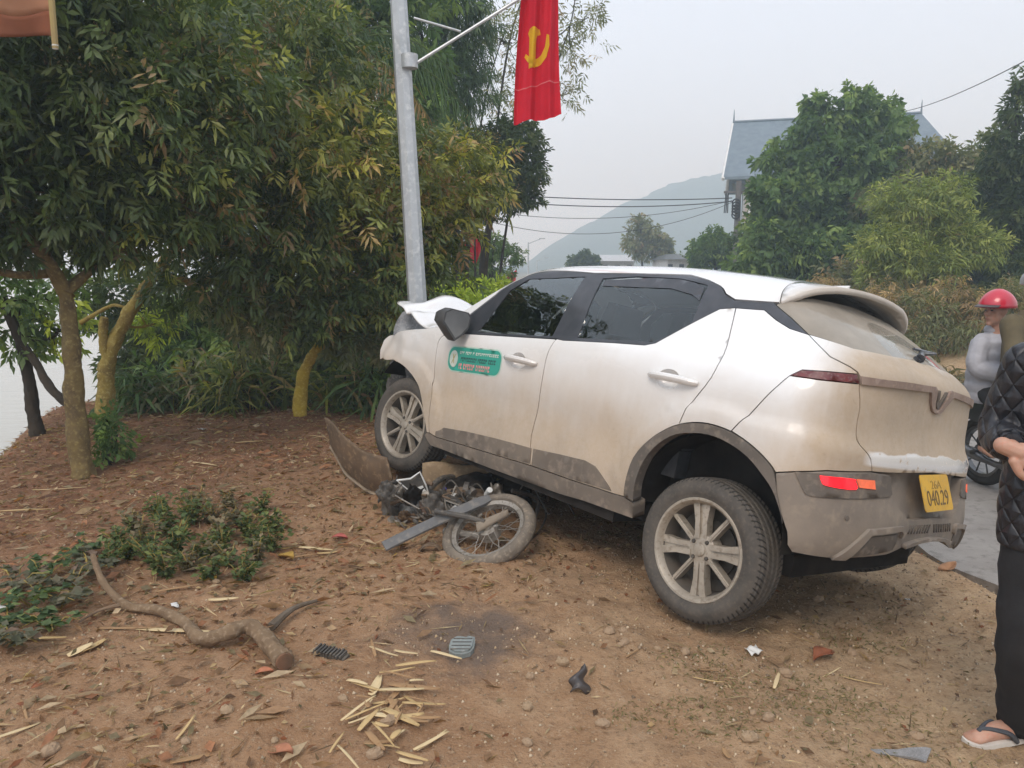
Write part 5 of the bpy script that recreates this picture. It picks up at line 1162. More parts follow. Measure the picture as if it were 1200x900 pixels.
        rb.build('frond_rib', bark('green_frond_rib', (.09, .12, .04), (.07, .09, .035)), t); lv.build('fronds', LMs, t)
undergrowth()

# ---- trees, thicket and bushes across the road
def right_trees():
    def base(u, d): p = at(u, 400, d); return (p.x, p.y)
    tree('jackfruit_tree', 'tall dark green tree in front of the grey-roofed house', [
        (wpath([(965, 380, 24), (965, 330, 24), (970, 260, 24), (985, 190, 24)], base(965, 24)), .16, .07)],
        [(985, 190, 24, 1.25), (935, 235, 24, 1.2), (1022, 150, 24, 1.0), (905, 290, 23.5, .95), (1000, 255, 23.5, 1.3), (962, 150, 24.5, .7), (960, 300, 23, 1.1), (1040, 200, 24, 1.0), (915, 188, 24.5, .62), (1003, 120, 24, .5), (955, 122, 24.5, .4), (890, 330, 23.5, .8), (893, 222, 24, .42), (900, 255, 24, .6), (938, 165, 24.5, .5)],
        BK_dark, pal='green', seed=31, dens=300, ln=.24, wd=.11, spread=.28, leaf=LMs)
    tree('feathery_tree', 'yellow-green feathery tree on the bank across the road', [
        (wpath([(1080, 385, 17), (1078, 350, 17), (1085, 310, 17), (1080, 270, 17)], base(1080, 17)), .09, .04), (wpath([(1072, 385, 17), (1066, 345, 17), (1055, 310, 17)], base(1070, 17)), .07, .03)],
        [(1080, 245, 17, .62), (1035, 285, 17, .55), (1125, 275, 17, .6), (1062, 300, 16.7, .5), (1108, 225, 17, .45), (1150, 290, 16.8, .45), (1045, 235, 17.3, .45), (1105, 310, 16.7, .4), (1025, 320, 17, .35)],
        BK_mid, pal='feather', seed=32, dens=620, ln=.17, wd=.04, spread=.22, leaf=LMs)
    tree('broadleaf_tree', 'dark tree with tiered leafy top at the far roadside', [
        (wpath([(1195, 400, 18), (1190, 300, 18), (1188, 200, 18), (1192, 120, 18)], base(1195, 18)), .14, .05)],
        [(1190, 185, 18, .6), (1195, 130, 18, .36), (1165, 220, 18.5, .7), (1200, 250, 18, .8), (1205, 330, 17.5, .8), (1175, 160, 18, .3), (1200, 95, 18, .28), (1230, 200, 18, 1.0), (1160, 270, 18.5, .6)],
        BK_dark, pal='dark', seed=33, dens=560, ln=.19, wd=.06, spread=.22, leaf=LMs)
    tree('broadleaf_tree', 'olive tree with reddish shoots filling the slope below the house roof', [
        (wpath([(1110, 380, 23), (1110, 300, 23), (1105, 230, 23)], base(1110, 23)), .13, .06)],
        [(1080, 190, 23.5, .85), (1120, 205, 23, .9), (1150, 190, 23, .75), (1060, 230, 23, .8), (1135, 245, 22.5, .9), (1095, 250, 22, .8), (1030, 240, 22.5, .7), (1000, 330, 21, .8), (1045, 340, 20.5, .7)],
        BK_dark, pal='dusty', seed=34, dens=330, ln=.20, wd=.08, spread=.26, leaf=LMs)
    tree('round_tree', 'small round green tree at the foot of the utility pole', [(wpath([(838, 330, 34), (838, 305, 34), (838, 290, 34)], base(838, 34)), .1, .05)],
        [(838, 288, 34, .85), (820, 300, 34, .6), (858, 300, 34, .75), (880, 310, 32, .7)], BK_dark, pal='green', seed=35, dens=430, ln=.22, wd=.10, spread=.26, leaf=LMs)
    tree('slender_tree', 'slender airy tree standing alone before the misty hill', [(wpath([(752, 320, 55), (752, 290, 55), (750, 262, 55)], base(752, 55)), .10, .04)],
        [(752, 262, 55, .8), (765, 275, 55, .7), (745, 285, 55, .9), (757, 292, 55, .8), (768, 290, 55, .6)], BK_dark, pal='dusty', seed=36, dens=110, ln=.34, wd=.13, spread=.4, leaf=LMs, shell=.45)
    tree('round_tree', 'small bushy tree right of the slender airy tree', [(wpath([(779, 320, 55), (779, 300, 55), (779, 290, 55)], base(779, 55)), .08, .04)],
        [(779, 285, 55, .5), (777, 295, 55, .6)], BK_dark, pal='dusty', seed=37, dens=330, ln=.3, wd=.13, spread=.35, leaf=LMs)
    tree('round_tree', 'rounded dark treetop just above the car roof', [(wpath([(684, 330, 60), (684, 315, 60), (684, 306, 60)], base(684, 60)), .1, .05)],
        [(684, 304, 60, .6), (674, 308, 60, .5), (694, 307, 60, .5)], BK_dark, pal='dark', seed=38, dens=600, ln=.3, wd=.14, spread=.3, leaf=LMs)
    rng = random.Random(8)
    # thicket of dry vines hanging over the bank
    for j, (u, v, d) in enumerate([(1010, 345, 17), (1048, 352, 16), (1082, 360, 15), (1112, 362, 14.5), (1145, 352, 14.5), (1178, 360, 14), (1205, 350, 14), (970, 345, 18.5), (1040, 385, 15), (1085, 395, 14), (935, 345, 20)]):
        p = at(u, v, d); z = terrain(p.x, p.y); h = max(.3, p.z - z)
        bl = [(rng.uniform(-.5, .5), rng.uniform(-.4, .4), h*f, .42) for f in (.2, .45, .7, .95, 1.1)]
        shrub('vine_thicket', ('tangle of dry brown vines' if j % 3 else 'tangle of greyish green vines') + ' on the bank across the road', (p.x, p.y, z), bl, 'dry' if j % 3 else 'dusty', 120 + j, group='vine thickets on the far bank', n=300, ln=.15, wd=.03, droop=.9)
    for j, (u, v, d) in enumerate([(1065, 418, 12.2), (1092, 424, 11.6), (1118, 420, 11.8), (1050, 405, 13), (1140, 425, 11.4)]):
        p = at(u, v, d); z = terrain(p.x, p.y); bl = [(rng.uniform(-.4, .4), rng.uniform(-.3, .3), .12, .32) for _ in range(4)]
        shrub('grass_tuft', 'tuft of dry straw-coloured grass on the far verge', (p.x, p.y, z), bl, 'dry', 170 + j, group='dry grass tufts on the far verge', n=0, strap=260, cat='grass')
    # dark-leaved bushes behind the thicket close the slope
    for j, (u, d) in enumerate([(930, 27), (990, 27), (1045, 26), (1100, 26), (1155, 25), (1205, 24)]):
        p = at(u, 330, d); z = terrain(p.x, p.y); bl = [(rng.uniform(-.9, .9), rng.uniform(-.5, .5), zz, 1.0) for zz in (.3, 1.0, 1.7, 2.4, 3.0)]
        shrub('slope_bush', 'dark-leaved bush on the slope behind the vine thicket', (p.x, p.y, z), bl, 'dark', 150 + j, group='dark-leaved bushes on the slope', n=130, ln=.28, wd=.12, spread=.3)
right_trees()
# ---------------------------------------------------------------- house, far roofs, hills
M_wall = pmat('faded_cream_wall', (.50, .43, .37), (.42, .36, .31), 2, .9, bmp=.1); M_tile = pmat('blue_grey_roof_sheet', (.155, .195, .225), (.12, .155, .185), 3, .55, bmp=.2, bscale=20)
M_white = pmat('white_paint', (.72, .72, .70), (.62, .62, .60), 3, .7); M_pane = pmat('dark_window_pane', (.05, .06, .07), (.08, .09, .10), 4, .15)
def house():
    d = 44; L = at(868, 200, d); z0 = terrain(L.x, d); t = empty('house', (L.x, d, z0), 'tall cream house with blue-grey gabled roof rising behind the trees', 'house')
    t.rotation_euler = (0, 0, R_(-16.3)); W_ = 10.6; ridge = at(872, 143, d + 4.7).z - z0; eave = at(862, 203, d).z - z0; dp = 9.0
    # body: three storeys
    b = MB(); b.box((W_/2 + .2, dp/2 + .4, eave/2), (W_ - .2, dp - .6, eave)); b.add([(.28, .7, eave), (.28, dp + .1, eave), (.28, dp/2 + .4, ridge - .35)], [(0, 2, 1)]); b.build('wall', M_wall, t, smooth=False)
    # roof: ridge runs along X, gable end faces left
    rf = MB(); yc = dp/2 + .4; ov = .55
    for sy in (-1, 1):
        P = [(-ov, yc, ridge), (W_ - .9, yc, ridge), (W_ + .7, yc + sy*(dp/2 + .3), eave - .15), (-ov - .35, yc + sy*(dp/2 + .3), eave - .15)]
        Q = [(x, y, z - .16) for x, y, z in P]; f = [(0, 1, 2, 3), (7, 6, 5, 4), (0, 4, 5, 1), (1, 5, 6, 2), (2, 6, 7, 3), (3, 7, 4, 0)]
        rf.add(P + Q, f if sy < 0 else [tuple(reversed(k)) for k in f])
    rf.add([(W_ - .9, yc, ridge), (W_ + .7, yc - dp/2 - .3, eave - .15), (W_ + .7, yc + dp/2 + .3, eave - .15)], [(0, 1, 2)])
    ro = rf.build('roof', M_tile, t, smooth=False)
    for x in (-ov, W_ - .9): q = MB(); q.tube([(x, yc, ridge - .1), (x, yc, ridge + .15), (x, yc, ridge + .75)], [.07, .05, .012], 8); q.build('finial', M_tile, ro)
    q = MB(); q.tube([(-ov, yc, ridge + .03), (W_ - .9, yc, ridge + .03)], .08, 8); q.build('ridge_cap', M_tile, ro)
    for sy in (-1, 1): q = MB(); q.tube([(-ov - .02, yc, ridge - .12), (-ov - .37, yc + sy*(dp/2 + .3), eave - .28)], .11, 6); q.build('barge_board', M_white, ro)
    # stepped brackets under the gable
    for i in range(4):
        q = MB(); q.box((-.12, yc - .9 - i*.95, ridge - (ridge - eave + .15)/(dp/2 + .3)*(.9 + i*.95) - .42), (.8, .18, .16)); q.build('gable_bracket', M_white, t, smooth=False)
    for k, (x, zz) in enumerate([(.8, eave - 1.6), (3.4, eave - 1.6), (6.2, eave - 1.6), (9.0, eave - 1.6), (.8, eave - 4.6), (3.4, eave - 4.6), (6.2, eave - 4.6), (9.0, eave - 4.6)]):
        q = MB(); q.box((x + .3, .62, zz), (1.2, .14, 1.5)); w = q.build('window', M_white, t, smooth=False); q = MB(); q.box((x + .3, .56, zz), (.98, .08, 1.28)); q.build('pane', M_pane, w, smooth=False)
    for yy in (2.2, 4.6, 7.0):
        q = MB(); q.box((.24, yy, eave - 1.5), (.14, 1.0, 1.4)); w = q.build('window', M_white, t, smooth=False); q = MB(); q.box((.18, yy, eave - 1.5), (.1, .8, 1.2)); q.build('pane', M_pane, w, smooth=False)
    q = MB(); q.box((W_*.5, -.1, eave - 3.0), (W_*.8, 1.2, .15)); q.build('balcony', M_white, t, smooth=False)
    q = MB(); q.box((-.1, 4.6, eave - .35), (.7, 6.6, .10)); q.build('canopy', M_tile, t, smooth=False)
house()
def far_house(u0, u1, v0, v1, d, label, mroof, peak):
    A, B = at(u0, v1, d), at(u1, v1, d); z0 = -.2; t = empty('distant_house', (A.x, d, z0), label, 'house'); w = B.x - A.x; h = at(u0, v1, d).z - z0; hr = at(u0, v0, d).z - z0
    b = MB(); b.box((w/2, 3, h/2), (w - .6, 5.4, h)); b.build('wall', M_white, t, smooth=False)
    r = MB(); r.add([(0, -.3, h), (w, -.3, h), (w, 6.3, h), (0, 6.3, h), (w*peak, 3, hr), (w*(1-peak), 3, hr)], [(0, 1, 5, 4), (1, 2, 5), (2, 3, 4, 5), (3, 0, 4), (3, 2, 1, 0)]); r.build('roof', mroof, t, smooth=False)
    for k in range(3): q = MB(); q.box((w*(.2 + .3*k), .28, h - .8), (w*.12, .1, 1.0)); wd_ = q.build('window', M_pane, t, smooth=False)
far_house(700, 748, 298, 306, 62, 'low distant house with pale sheet roof beyond the car', pmat('pale_sheet_roof', (.45, .46, .47), (.38, .39, .40), 3, .6), .12)
far_house(778, 822, 297, 304, 50, 'small distant house with dark slanted roof beyond the car', pmat('dark_sheet_roof', (.10, .11, .11), (.08, .085, .085), 3, .6), .3)
def hill(name, prof, depth, thick, seed, col):
    """ridge whose skyline passes through the listed pixels; rolls off to both sides"""
    us = [p[0] for p in prof]; f = pchip(us, [p[1] for p in prof]); nx, ny = 260, 60; V = []
    for i in range(nx+1):
        u = us[0] + (us[-1] - us[0])*i/nx; c = at(u, float(f(u)), depth); hgt = max(0, c.z + .3)
        for j in range(ny+1):
            s = j/ny*2 - 1; k = math.exp(-(s*1.7)**2)*1.0 - math.exp(-1.7**2)*abs(s)
            x = c.x*(1 + s*thick/depth*.3); y = depth + s*thick
            n = float(vnoise(np.float64(x*.02 + seed), np.float64(y*.02)))*.16*hgt + float(vnoise(np.float64(x*.09 + seed), np.float64(y*.09)))*.06*hgt + float(vnoise(np.float64(x*.33 + seed), np.float64(y*.33)))*.045*hgt
            V.append((x, y, -.6 + hgt*k + n*(1 - abs(s))))
    mb = MB(); w = ny + 1; mb.add(V, [(i*w + j, (i+1)*w + j, (i+1)*w + j+1, i*w + j+1) for i in range(nx) for j in range(ny)]); o_ = mb.build(name, col, sharp=0); tag(o_, kind='structure')
M_hill = pmat('wooded_hillside', (.030, .055, .042), (.055, .08, .055), .05, .95, c3=(.02, .035, .03), bmp=.8, bscale=.3, dist=3.0)
hill('hill', [(470, 316), (560, 313), (612, 309), (640, 291), (680, 268), (720, 246), (760, 230), (800, 217), (860, 206), (960, 200), (1100, 200), (1250, 230), (1400, 290), (1500, 316)], 400, 120, 3, M_hill)
hill('hill', [(560, 316), (640, 308), (700, 285), (760, 248), (820, 208), (880, 192), (980, 190), (1100, 210), (1200, 260), (1300, 316)], 540, 80, 8, M_hill)
# ---------------------------------------------------------------- people and the parked motorbike
def remesh(o_, vox, it=6, fac=.5):
    m = o_.modifiers.new('skin', 'REMESH'); m.mode = 'VOXEL'; m.voxel_size = vox; m.use_smooth_shade = True
    s = o_.modifiers.new('soften', 'SMOOTH'); s.iterations = it; s.factor = fac; return o_
def ell(mb, c, r, M=None, n=14):
    V = []; F = []; c = Vector(c); k = 9
    for i in range(k+1):
        ph = math.pi*i/k - math.pi/2
        for j in range(n):
            th = 2*math.pi*j/n; p = Vector((r[0]*math.cos(ph)*math.cos(th), r[1]*math.cos(ph)*math.sin(th), r[2]*math.sin(ph))); V.append(c + (M @ p if M is not None else p))
    for i in range(k):
        for j in range(n): F.append((i*n + j, i*n + (j+1) % n, (i+1)*n + (j+1) % n, (i+1)*n + j))
    mb.add(V, F)
def chain(mb, pts, rad, n=12):
    """closed tapered limb with round ends"""
    P = smooth_path([Vector(p) for p in pts], 4); m = len(P); t = np.linspace(0, 1, len(rad)); rr = np.interp(np.linspace(0, 1, m), t, rad); mb.tube(P, list(rr), n)
    ell(mb, P[0], (rr[0],)*3); ell(mb, P[-1], (rr[-1],)*3)
def trunk_loft(mb, secs, n=20):
    V = [(cx + rx*math.cos(2*math.pi*j/n), cy + ry*math.sin(2*math.pi*j/n), z) for z, cx, cy, rx, ry in secs for j in range(n)]; k = len(secs)
    mb.add(V, [(i*n + j, i*n + (j+1) % n, (i+1)*n + (j+1) % n, (i+1)*n + j) for i in range(k-1) for j in range(n)] + [tuple(range(n-1, -1, -1)), tuple((k-1)*n + j for j in range(n))])
def skin_mat(name, c): 
    m = pmat(name, c, tuple(k*.86 for k in c), 14, .55, bmp=.06, bscale=120, c3=(c[0], c[1]*.8, c[2]*.75)); P = m.node_tree.nodes['Principled BSDF']; P.inputs['Subsurface Weight'].default_value = .15; P.inputs['Subsurface Radius'].default_value = (.02, .008, .004); return m
def quilt_mat():
    m = pmat('black_quilted_nylon', (.014, .014, .018), (.023, .023, .028), 9, .42); N, L = nodes_of(m); P = N['Principled BSDF']; tc = N.new('ShaderNodeTexCoord'); s = N.new('ShaderNodeSeparateXYZ'); L.new(tc.outputs['Object'], s.inputs[0])
    xy = math_(N, L, 'SUBTRACT', s.outputs[0], s.outputs[1]); wob = math_(N, L, 'MULTIPLY', noise(N, L, tc.outputs['Object'], 6, 2), .03); a = math_(N, L, 'ADD', math_(N, L, 'ADD', xy, s.outputs[2]), wob); b = math_(N, L, 'SUBTRACT', math_(N, L, 'SUBTRACT', xy, s.outputs[2]), wob)
    q = [math_(N, L, 'ABSOLUTE', math_(N, L, 'SINE', math_(N, L, 'MULTIPLY', k, 38))) for k in (a, b)]; h = math_(N, L, 'POWER', math_(N, L, 'MINIMUM', q[0], q[1]), .5)
    h = math_(N, L, 'ADD', h, math_(N, L, 'MULTIPLY', noise(N, L, tc.outputs['Object'], 28, 4), .5)); L.new(bump(N, L, h, .9, .012), P.inputs['Normal']); return m
M_skin = skin_mat('skin', (.50, .285, .20)); M_jk = quilt_mat(); M_tr = pmat('black_trouser_cloth', (.011, .0105, .0115), (.018, .017, .018), 12, .9, bmp=.3, bscale=25)
M_grey = pmat('pale_grey_padded_nylon', (.43, .43, .46), (.33, .33, .36), 9, .6, bmp=.3, bscale=25); M_olive = pmat('olive_jacket_cloth', (.12, .095, .05), (.085, .068, .038), 9, .9, bmp=.2, bscale=60); M_hair = pmat('black_hair', (.012, .010, .009), (.02, .017, .014), 30, .5); M_helm = pmat('red_helmet_shell', (.55, .02, .045), (.48, .018, .04), 8, .3, coat=.5); M_gh = pmat('grey_helmet_shell', (.28, .28, .28), (.22, .22, .22), 8, .35, coat=.4)
M_sole = pmat('white_foam_sole', (.66, .63, .57), (.55, .51, .45), 12, .8); M_strap = pmat('dark_rubber_strap', (.05, .055, .065), (.07, .075, .085), 12, .6)
def head(mb, c, s=1.0, yaw=0.0):
    """skull, jaw, nose, ears; faces -Y before yaw"""
    M = Rz(yaw); c = Vector(c); q = lambda x, y, z: c + M @ Vector((x*s, y*s, z*s))
    ell(mb, q(0, .01, .03), (.076*s, .095*s, .105*s), M); ell(mb, q(0, -.025, -.05), (.060*s, .066*s, .070*s), M)
    chain(mb, [q(0, -.083, .02), q(0, -.104, -.022)], [.010*s, .015*s], 8)
    for sx in (-1, 1): ell(mb, q(sx*.079, .012, .0), (.010*s, .020*s, .032*s), M); ell(mb, q(sx*.040, -.065, -.018), (.024*s, .022*s, .020*s), M)
    chain(mb, [q(-.024, -.083, -.062), q(0, -.092, -.062), q(.024, -.083, -.062)], [.007*s, .011*s, .007*s], 8)
    ell(mb, q(0, -.07, -.105), (.025*s, .022*s, .02*s), M)
def face_bits(parent, c, s=1.0, yaw=0.0):
    M = Rz(yaw); c = Vector(c); q = lambda x, y, z: c + M @ Vector((x*s, y*s, z*s)); dark = M_hair
    for sx in (-1, 1):
        e = MB(); ell(e, q(sx*.032, -.086, .012), (.013*s, .007*s, .006*s), M); e.build('eye', dark, parent)
        e = MB(); e.tube([q(sx*.018, -.094, .030), q(sx*.035, -.092, .036), q(sx*.052, -.082, .030)], .0045*s, 6); e.build('eyebrow', dark, parent)
    e = MB(); e.tube([q(-.02, -.097, -.062), q(0, -.103, -.061), q(.02, -.097, -.062)], .003*s, 6); e.build('lips', pmat('lips', (.34, .14, .11), None, 9, .5), parent)
def hand(name, parent, W, d, nrm, s=1.0, curl=1.0, side=1):
    """W wrist, d direction of the palm, nrm back of the hand; five separate fingers"""
    d = Vector(d).normalized(); n = Vector(nrm); n = (n - d*n.dot(d)).normalized(); l = n.cross(d)*side; W = Vector(W); mb = MB()
    Mh = Matrix((d, l, n)).transposed(); ell(mb, W + d*.045*s, (.055*s, .041*s, .018*s), Mh); chain(mb, [W - d*.03*s, W + d*.02*s], [.027*s, .028*s], 10)
    for k, (off, ln) in enumerate(((-.030, .070), (-.010, .080), (.011, .075), (.030, .058))):
        b = W + d*(.078 - .004*abs(k - 1.2))*s + l*off*s; pts = [b - d*.03*s, b]; dirv = d.copy(); a = 0
        for seg in (.45, .32, .27):
            a += curl*(.55 + .12*k*.3); dirv = d*math.cos(a) - n*math.sin(a); pts.append(pts[-1] + dirv*ln*seg*s)
        chain(mb, pts, [.0105*s, .0105*s, .0095*s, .0088*s, .0075*s], 8)
    b = W + d*.025*s - l*.034*s; t1 = b + (d*.6 - l*.6 - n*.35)*.038*s; t2 = t1 + (d*.85 - l*.05 - n*.45)*.032*s; t3 = t2 + (d*.8 + l*.35 - n*.45)*.024*s
    chain(mb, [b - d*.01*s, t1, t2, t3], [.015*s, .0135*s, .011*s, .009*s], 8)
    return remesh(mb.build(name, M_skin, parent, sharp=0), .0032*s, 3, .4)

def standing_man():
    f = ground_at(1176, 866); cx, cy = 1.845, 2.50; z0 = terrain(cx, cy)
    t = empty('person', (cx, cy, z0), 'person standing in black quilted jacket, black trousers and flip-flops by the rear bumper', 'person')
    fl = Vector((f.x - cx + .04, f.y - cy + .0, f.z - z0))          # right foot (heel side) from the photograph's slipper
    b = MB()
    trunk_loft(b, [(.80, 0, 0, .15, .11), (.92, 0, 0, .165, .12), (1.05, 0, 0, .15, .11), (1.22, 0, .0, .165, .11), (1.36, 0, .01, .17, .105), (1.43, 0, .01, .09, .07)])
    chain(b, [(0, .01, 1.40), (0, -.005, 1.52)], [.055, .052]); head(b, (0, -.01, 1.60))
    for sx in (-1, 1):
        an = Vector((fl.x, fl.y, fl.z + .08)) if sx < 0 else Vector((.13, .05, .08))
        chain(b, [(sx*.09, 0, .86), (sx*.105, -.02, .47), tuple(an)], [.080, .050, .034])
        toe = Vector((-.155, -.035, -.045)) if sx < 0 else Vector((.05, -.16, -.05))
        chain(b, [an + Vector((0, 0, -.035)), an + toe*.5 + Vector((0, 0, -.01)), an + toe*1.05], [.036, .034, .026])
        side = Vector((-toe.y, toe.x, 0)).normalized()
        for k in range(5):
            tp = an + toe*(1.13 - .04*abs(k - 1)) + side*(.030 - .014*k)*(-1 if sx < 0 else 1); chain(b, [tp - toe*.15, tp + toe*.13], [.010, .0085 if k else .011], 8)
        # flip-flop
        fm = MB(); A = an + Vector((0, 0, -.073)); yaw = math.atan2(toe.y, toe.x); Mf = Rz(yaw); ol = [(-.075, -.022), (-.065, -.036), (0, -.034), (.10, -.046), (.17, -.046), (.205, -.028), (.21, 0), (.205, .024), (.17, .044), (.10, .042), (0, .034), (-.065, .036), (-.075, .022)]
        fm.prism(ol, -.004, .016, Mf); fm.v = [tuple(Vector(p) + A) for p in fm.v]; so = fm.build('flip_flop', M_sole, t, sharp=50)
        st = MB(); toeP = A + Mf @ Vector((.155, 0, .045)); 
        for sy in (-1, 1): st.tube(smooth_path([A + Mf @ Vector((.03, sy*.040, .012)), A + Mf @ Vector((.075, sy*.036, .052)), toeP + Vector((0, 0, .012)), A + Mf @ Vector((.158, 0, .02))]), [.009, .010, .010, .010, .009, .008, .008, .008, .007, .007, .006, .006, .006][:13], 8)
        st.build('strap', M_strap, so)
    rs, re, rw = Vector((-.165, .01, 1.40)), Vector((-.205, .06, 1.19)), Vector((-.275, -.12, 1.16))
    ls, le, lw = Vector((.18, .01, 1.37)), Vector((.27, .02, 1.13)), Vector((.16, -.19, 1.08))
    for s_, e_, w_ in ((rs, re, rw), (ls, le, lw)): chain(b, [s_, e_, w_], [.05, .042, .027])
    body = remesh(b.build('body', M_skin, t, sharp=0), .009, 5)
    hand('hand', t, rw, (.86, -.35, -.38), (-.25, -.80, .45), 1.0, 1.15, side=1)
    hand('hand', t, lw, (-.8, -.35, -.2), (.2, -.8, .5), 1.0, 1.0, side=-1)
    h = MB(); ell(h, (0, .012, 1.655), (.084, .102, .085)); ell(h, (0, .05, 1.60), (.08, .07, .09)); remesh(h.build('hair', M_hair, t, sharp=0), .009, 2); face_bits(t, (0, -.01, 1.60))
    # quilted jacket
    j = MB(); secs = []
    for i in range(66):
        z = .80 + .64*i/65; base = np.interp(z, [.80, .95, 1.15, 1.35, 1.40, 1.44], [.20, .208, .20, .196, .158, .10]); pf = .006*abs(math.sin(math.pi*(z - .80)/.085))**.6; secs.append((z, 0, .0, base + pf, base*.66 + pf))
    trunk_loft(j, secs, 28)
    for s_, e_, w_ in ((rs, re, rw), (ls, le, lw)):
        P = smooth_path([s_ + Vector((0, 0, .01)), e_, e_ + (w_ - e_)*.80], 20); m = len(P); j.tube(P, [(.074 - .022*i/m) + .004*abs(math.sin(i*.42))**.6 for i in range(m)], 16); ell(j, P[0], (.078,)*3)
    j.tube([(0, .0, 1.40), (0, -.005, 1.475)], [.105, .085], 16)
    jo = remesh(j.build('jacket', M_jk, t, sharp=0), .006, 1, .3)
    k_ = MB(); k_.tube([e_p for e_p in (re + (rw - re)*.74, re + (rw - re)*.86)], [.047, .043], 14); k_.build('cuff', M_jk, jo)
    p = MB()
    for sx in (-1, 1):
        an = Vector((fl.x, fl.y, fl.z + .08)) if sx < 0 else Vector((.13, .05, .08)); hp, kn = Vector((sx*.09, 0, .88)), Vector((sx*.108, -.02, .47)); e_ = an + Vector((.02 if sx < 0 else 0, .012, -.015))
        P = smooth_path([hp, (hp + kn)/2, kn, (kn + e_)/2, e_], 5); m = len(P); p.tube(P, [np.interp(i/m, [0, .45, 1], [.105, .082, .072]) + .004*math.sin(i*1.9) for i in range(m)], 14)
    trunk_loft(p, [(.78, 0, 0, .18, .125), (.86, 0, 0, .182, .13), (.98, 0, 0, .17, .12)]); p.build('trousers', M_tr, t, sharp=0)
standing_man()

def parked_bike():
    g = Vector((3.92, 6.30, 0)); hd = Vector((.20, -.98, 0)).normalized(); z0 = -.2; M = Matrix((hd, Vector((-hd.y, hd.x, 0)), Vector((0, 0, 1)))).transposed(); yaw = math.atan2(hd.y, hd.x)
    B = empty('parked_motorbike', (g.x, g.y, z0), 'black motorbike carrying the helmeted child and the rider in olive', 'motorbike'); B.rotation_euler = (0, 0, yaw)
    mb_k = pmat('black_bike_plastic', (.018, .018, .02), (.03, .03, .032), 8, .35, coat=.3); ch = pmat('bike_chrome', (.16, .16, .16), (.10, .10, .10), 8, .3, metal=.7)
    Mw = Matrix(((1, 0, 0), (0, 0, 1), (0, -1, 0)))
    for x in (0, 1.22):
        w = empty('wheel', (x, 0, .285)); w.parent = B
        t = MB(); t.lathe([(.245 + .04*math.cos(a), .042*math.sin(a)) for a in np.linspace(0, 6.283, 13)], 40, Mw); t.build('tyre', pmat('bike_tyre', (.022, .021, .02), (.04, .037, .033), 12, .9), w)
        r = MB(); r.lathe([(.19, -.025), (.215, -.03), (.215, .03), (.19, .025)], 36, Mw, closed=True); ro = r.build('rim', ch, w); r = MB(); r.lathe([(0, .05), (.06, .045), (.06, -.045), (0, -.05)], 20, Mw); r.build('hub', ch, ro)
        for k in range(10): a = k*.628; q = MB(); q.tube([(.05*math.cos(a), 0, .05*math.sin(a)), (.195*math.cos(a), 0, .195*math.sin(a))], .007, 5); q.build('spoke', ch, ro)
    b = MB(); b.box((.30, 0, .62), (.95, .24, .22), Ry(R_(6)), taper=(.95, .7)); b.box((-.22, 0, .66), (.28, .16, .10), Ry(R_(14)), taper=(.6, .7)); b.box((.45, 0, .42), (.5, .22, .26), taper=(.8, .9)); b.build('body', mb_k, B, sharp=50)
    b = MB(); b.box((.28, 0, .765), (.80, .26, .085), taper=(.94, .8)); b.build('saddle', pmat('bike_seat_vinyl', (.02, .02, .02), None, 20, .6), B)
    b = MB(); b.tube(smooth_path([Vector((-.05, .12, .74)), Vector((-.32, .10, .78)), Vector((-.36, 0, .785)), Vector((-.32, -.10, .78)), Vector((-.05, -.12, .74))]), .011, 8); b.build('grab_rail', ch, B)
    b = MB(); b.box((-.36, 0, .66), (.05, .14, .08)); b.build('tail_lamp', pmat('tail_red', (.35, .02, .02), None, 9, .3), B, smooth=False)
    for s in (-1, 1): q = MB(); q.tube([(-.30, s*.06, .66), (-.33, s*.17, .66)], [.008, .028], 8); q.build('turn_signal', ch, B)
    b = MB(); b.tube(smooth_path([Vector((.5, -.14, .25)), Vector((.2, -.16, .26)), Vector((-.30, -.15, .36))]), [.025]*6 + [.042]*5, 12); b.build('exhaust', ch, B)
    b = MB(); b.tube([(.95, 0, .95), (1.22, 0, .285)], [.05, .03], 10); b.build('fork', mb_k, B); b = MB(); b.tube(smooth_path([Vector((.78, .36, 1.0)), Vector((.9, .2, 1.04)), Vector((.95, 0, 1.0)), Vector((.9, -.2, 1.04)), Vector((.78, -.36, 1.0))]), .014, 8); b.build('handlebar', mb_k, B)
    b = MB(); b.box((.95, 0, .72), (.16, .42, .55), Ry(R_(-22)), taper=(.9, .6)); b.build('leg_shield', mb_k, B, sharp=50)
    b = MB(); b.grid(lambda a, c: ((.34*math.cos(.5 + 1.7*a)), .06*(c - .5)*2, .285 + .34*math.sin(.5 + 1.7*a)), 10, 3); b.build('mudguard', mb_k, B)
    for s in (-1, 1): q = MB(); q.tube([(.1, s*.10, .32), (.1, s*.24, .31)], .014, 8); q.build('footpeg', ch, B)
    # --- child on the pillion, head turned to the crash
    c = g + hd*.02; t = empty('person', (c.x, c.y, z0), 'child in pale grey padded jacket and red helmet on the parked motorbike', 'person')
    # local frame: X along the bike, so rotate points by M
    R3 = lambda x, y, z: M @ Vector((x, y, z)); b = MB(); S_ = .80
    trunk_loft(b, [(.76, 0, 0, .12, .11), (.9, .0, 0, .12, .10), (1.1, 0, 0, .13, .10), (1.2, 0, 0, .12, .08), (1.26, 0, 0, .05, .05)]); chain(b, [(0, 0, 1.22), (-.01, 0, 1.33)], [.045, .042])
    hc = Vector((-.03, -.01, 1.44)); ya = R_(-72); head(b, hc, .92, ya)
    for s in (-1, 1): chain(b, [R3(.02, s*.09, .80), R3(.28, s*.17, .66), R3(.16, s*.19, .36)], [.07, .05, .035]); chain(b, [R3(.16, s*.19, .36), R3(.28, s*.20, .33)], [.032, .028])
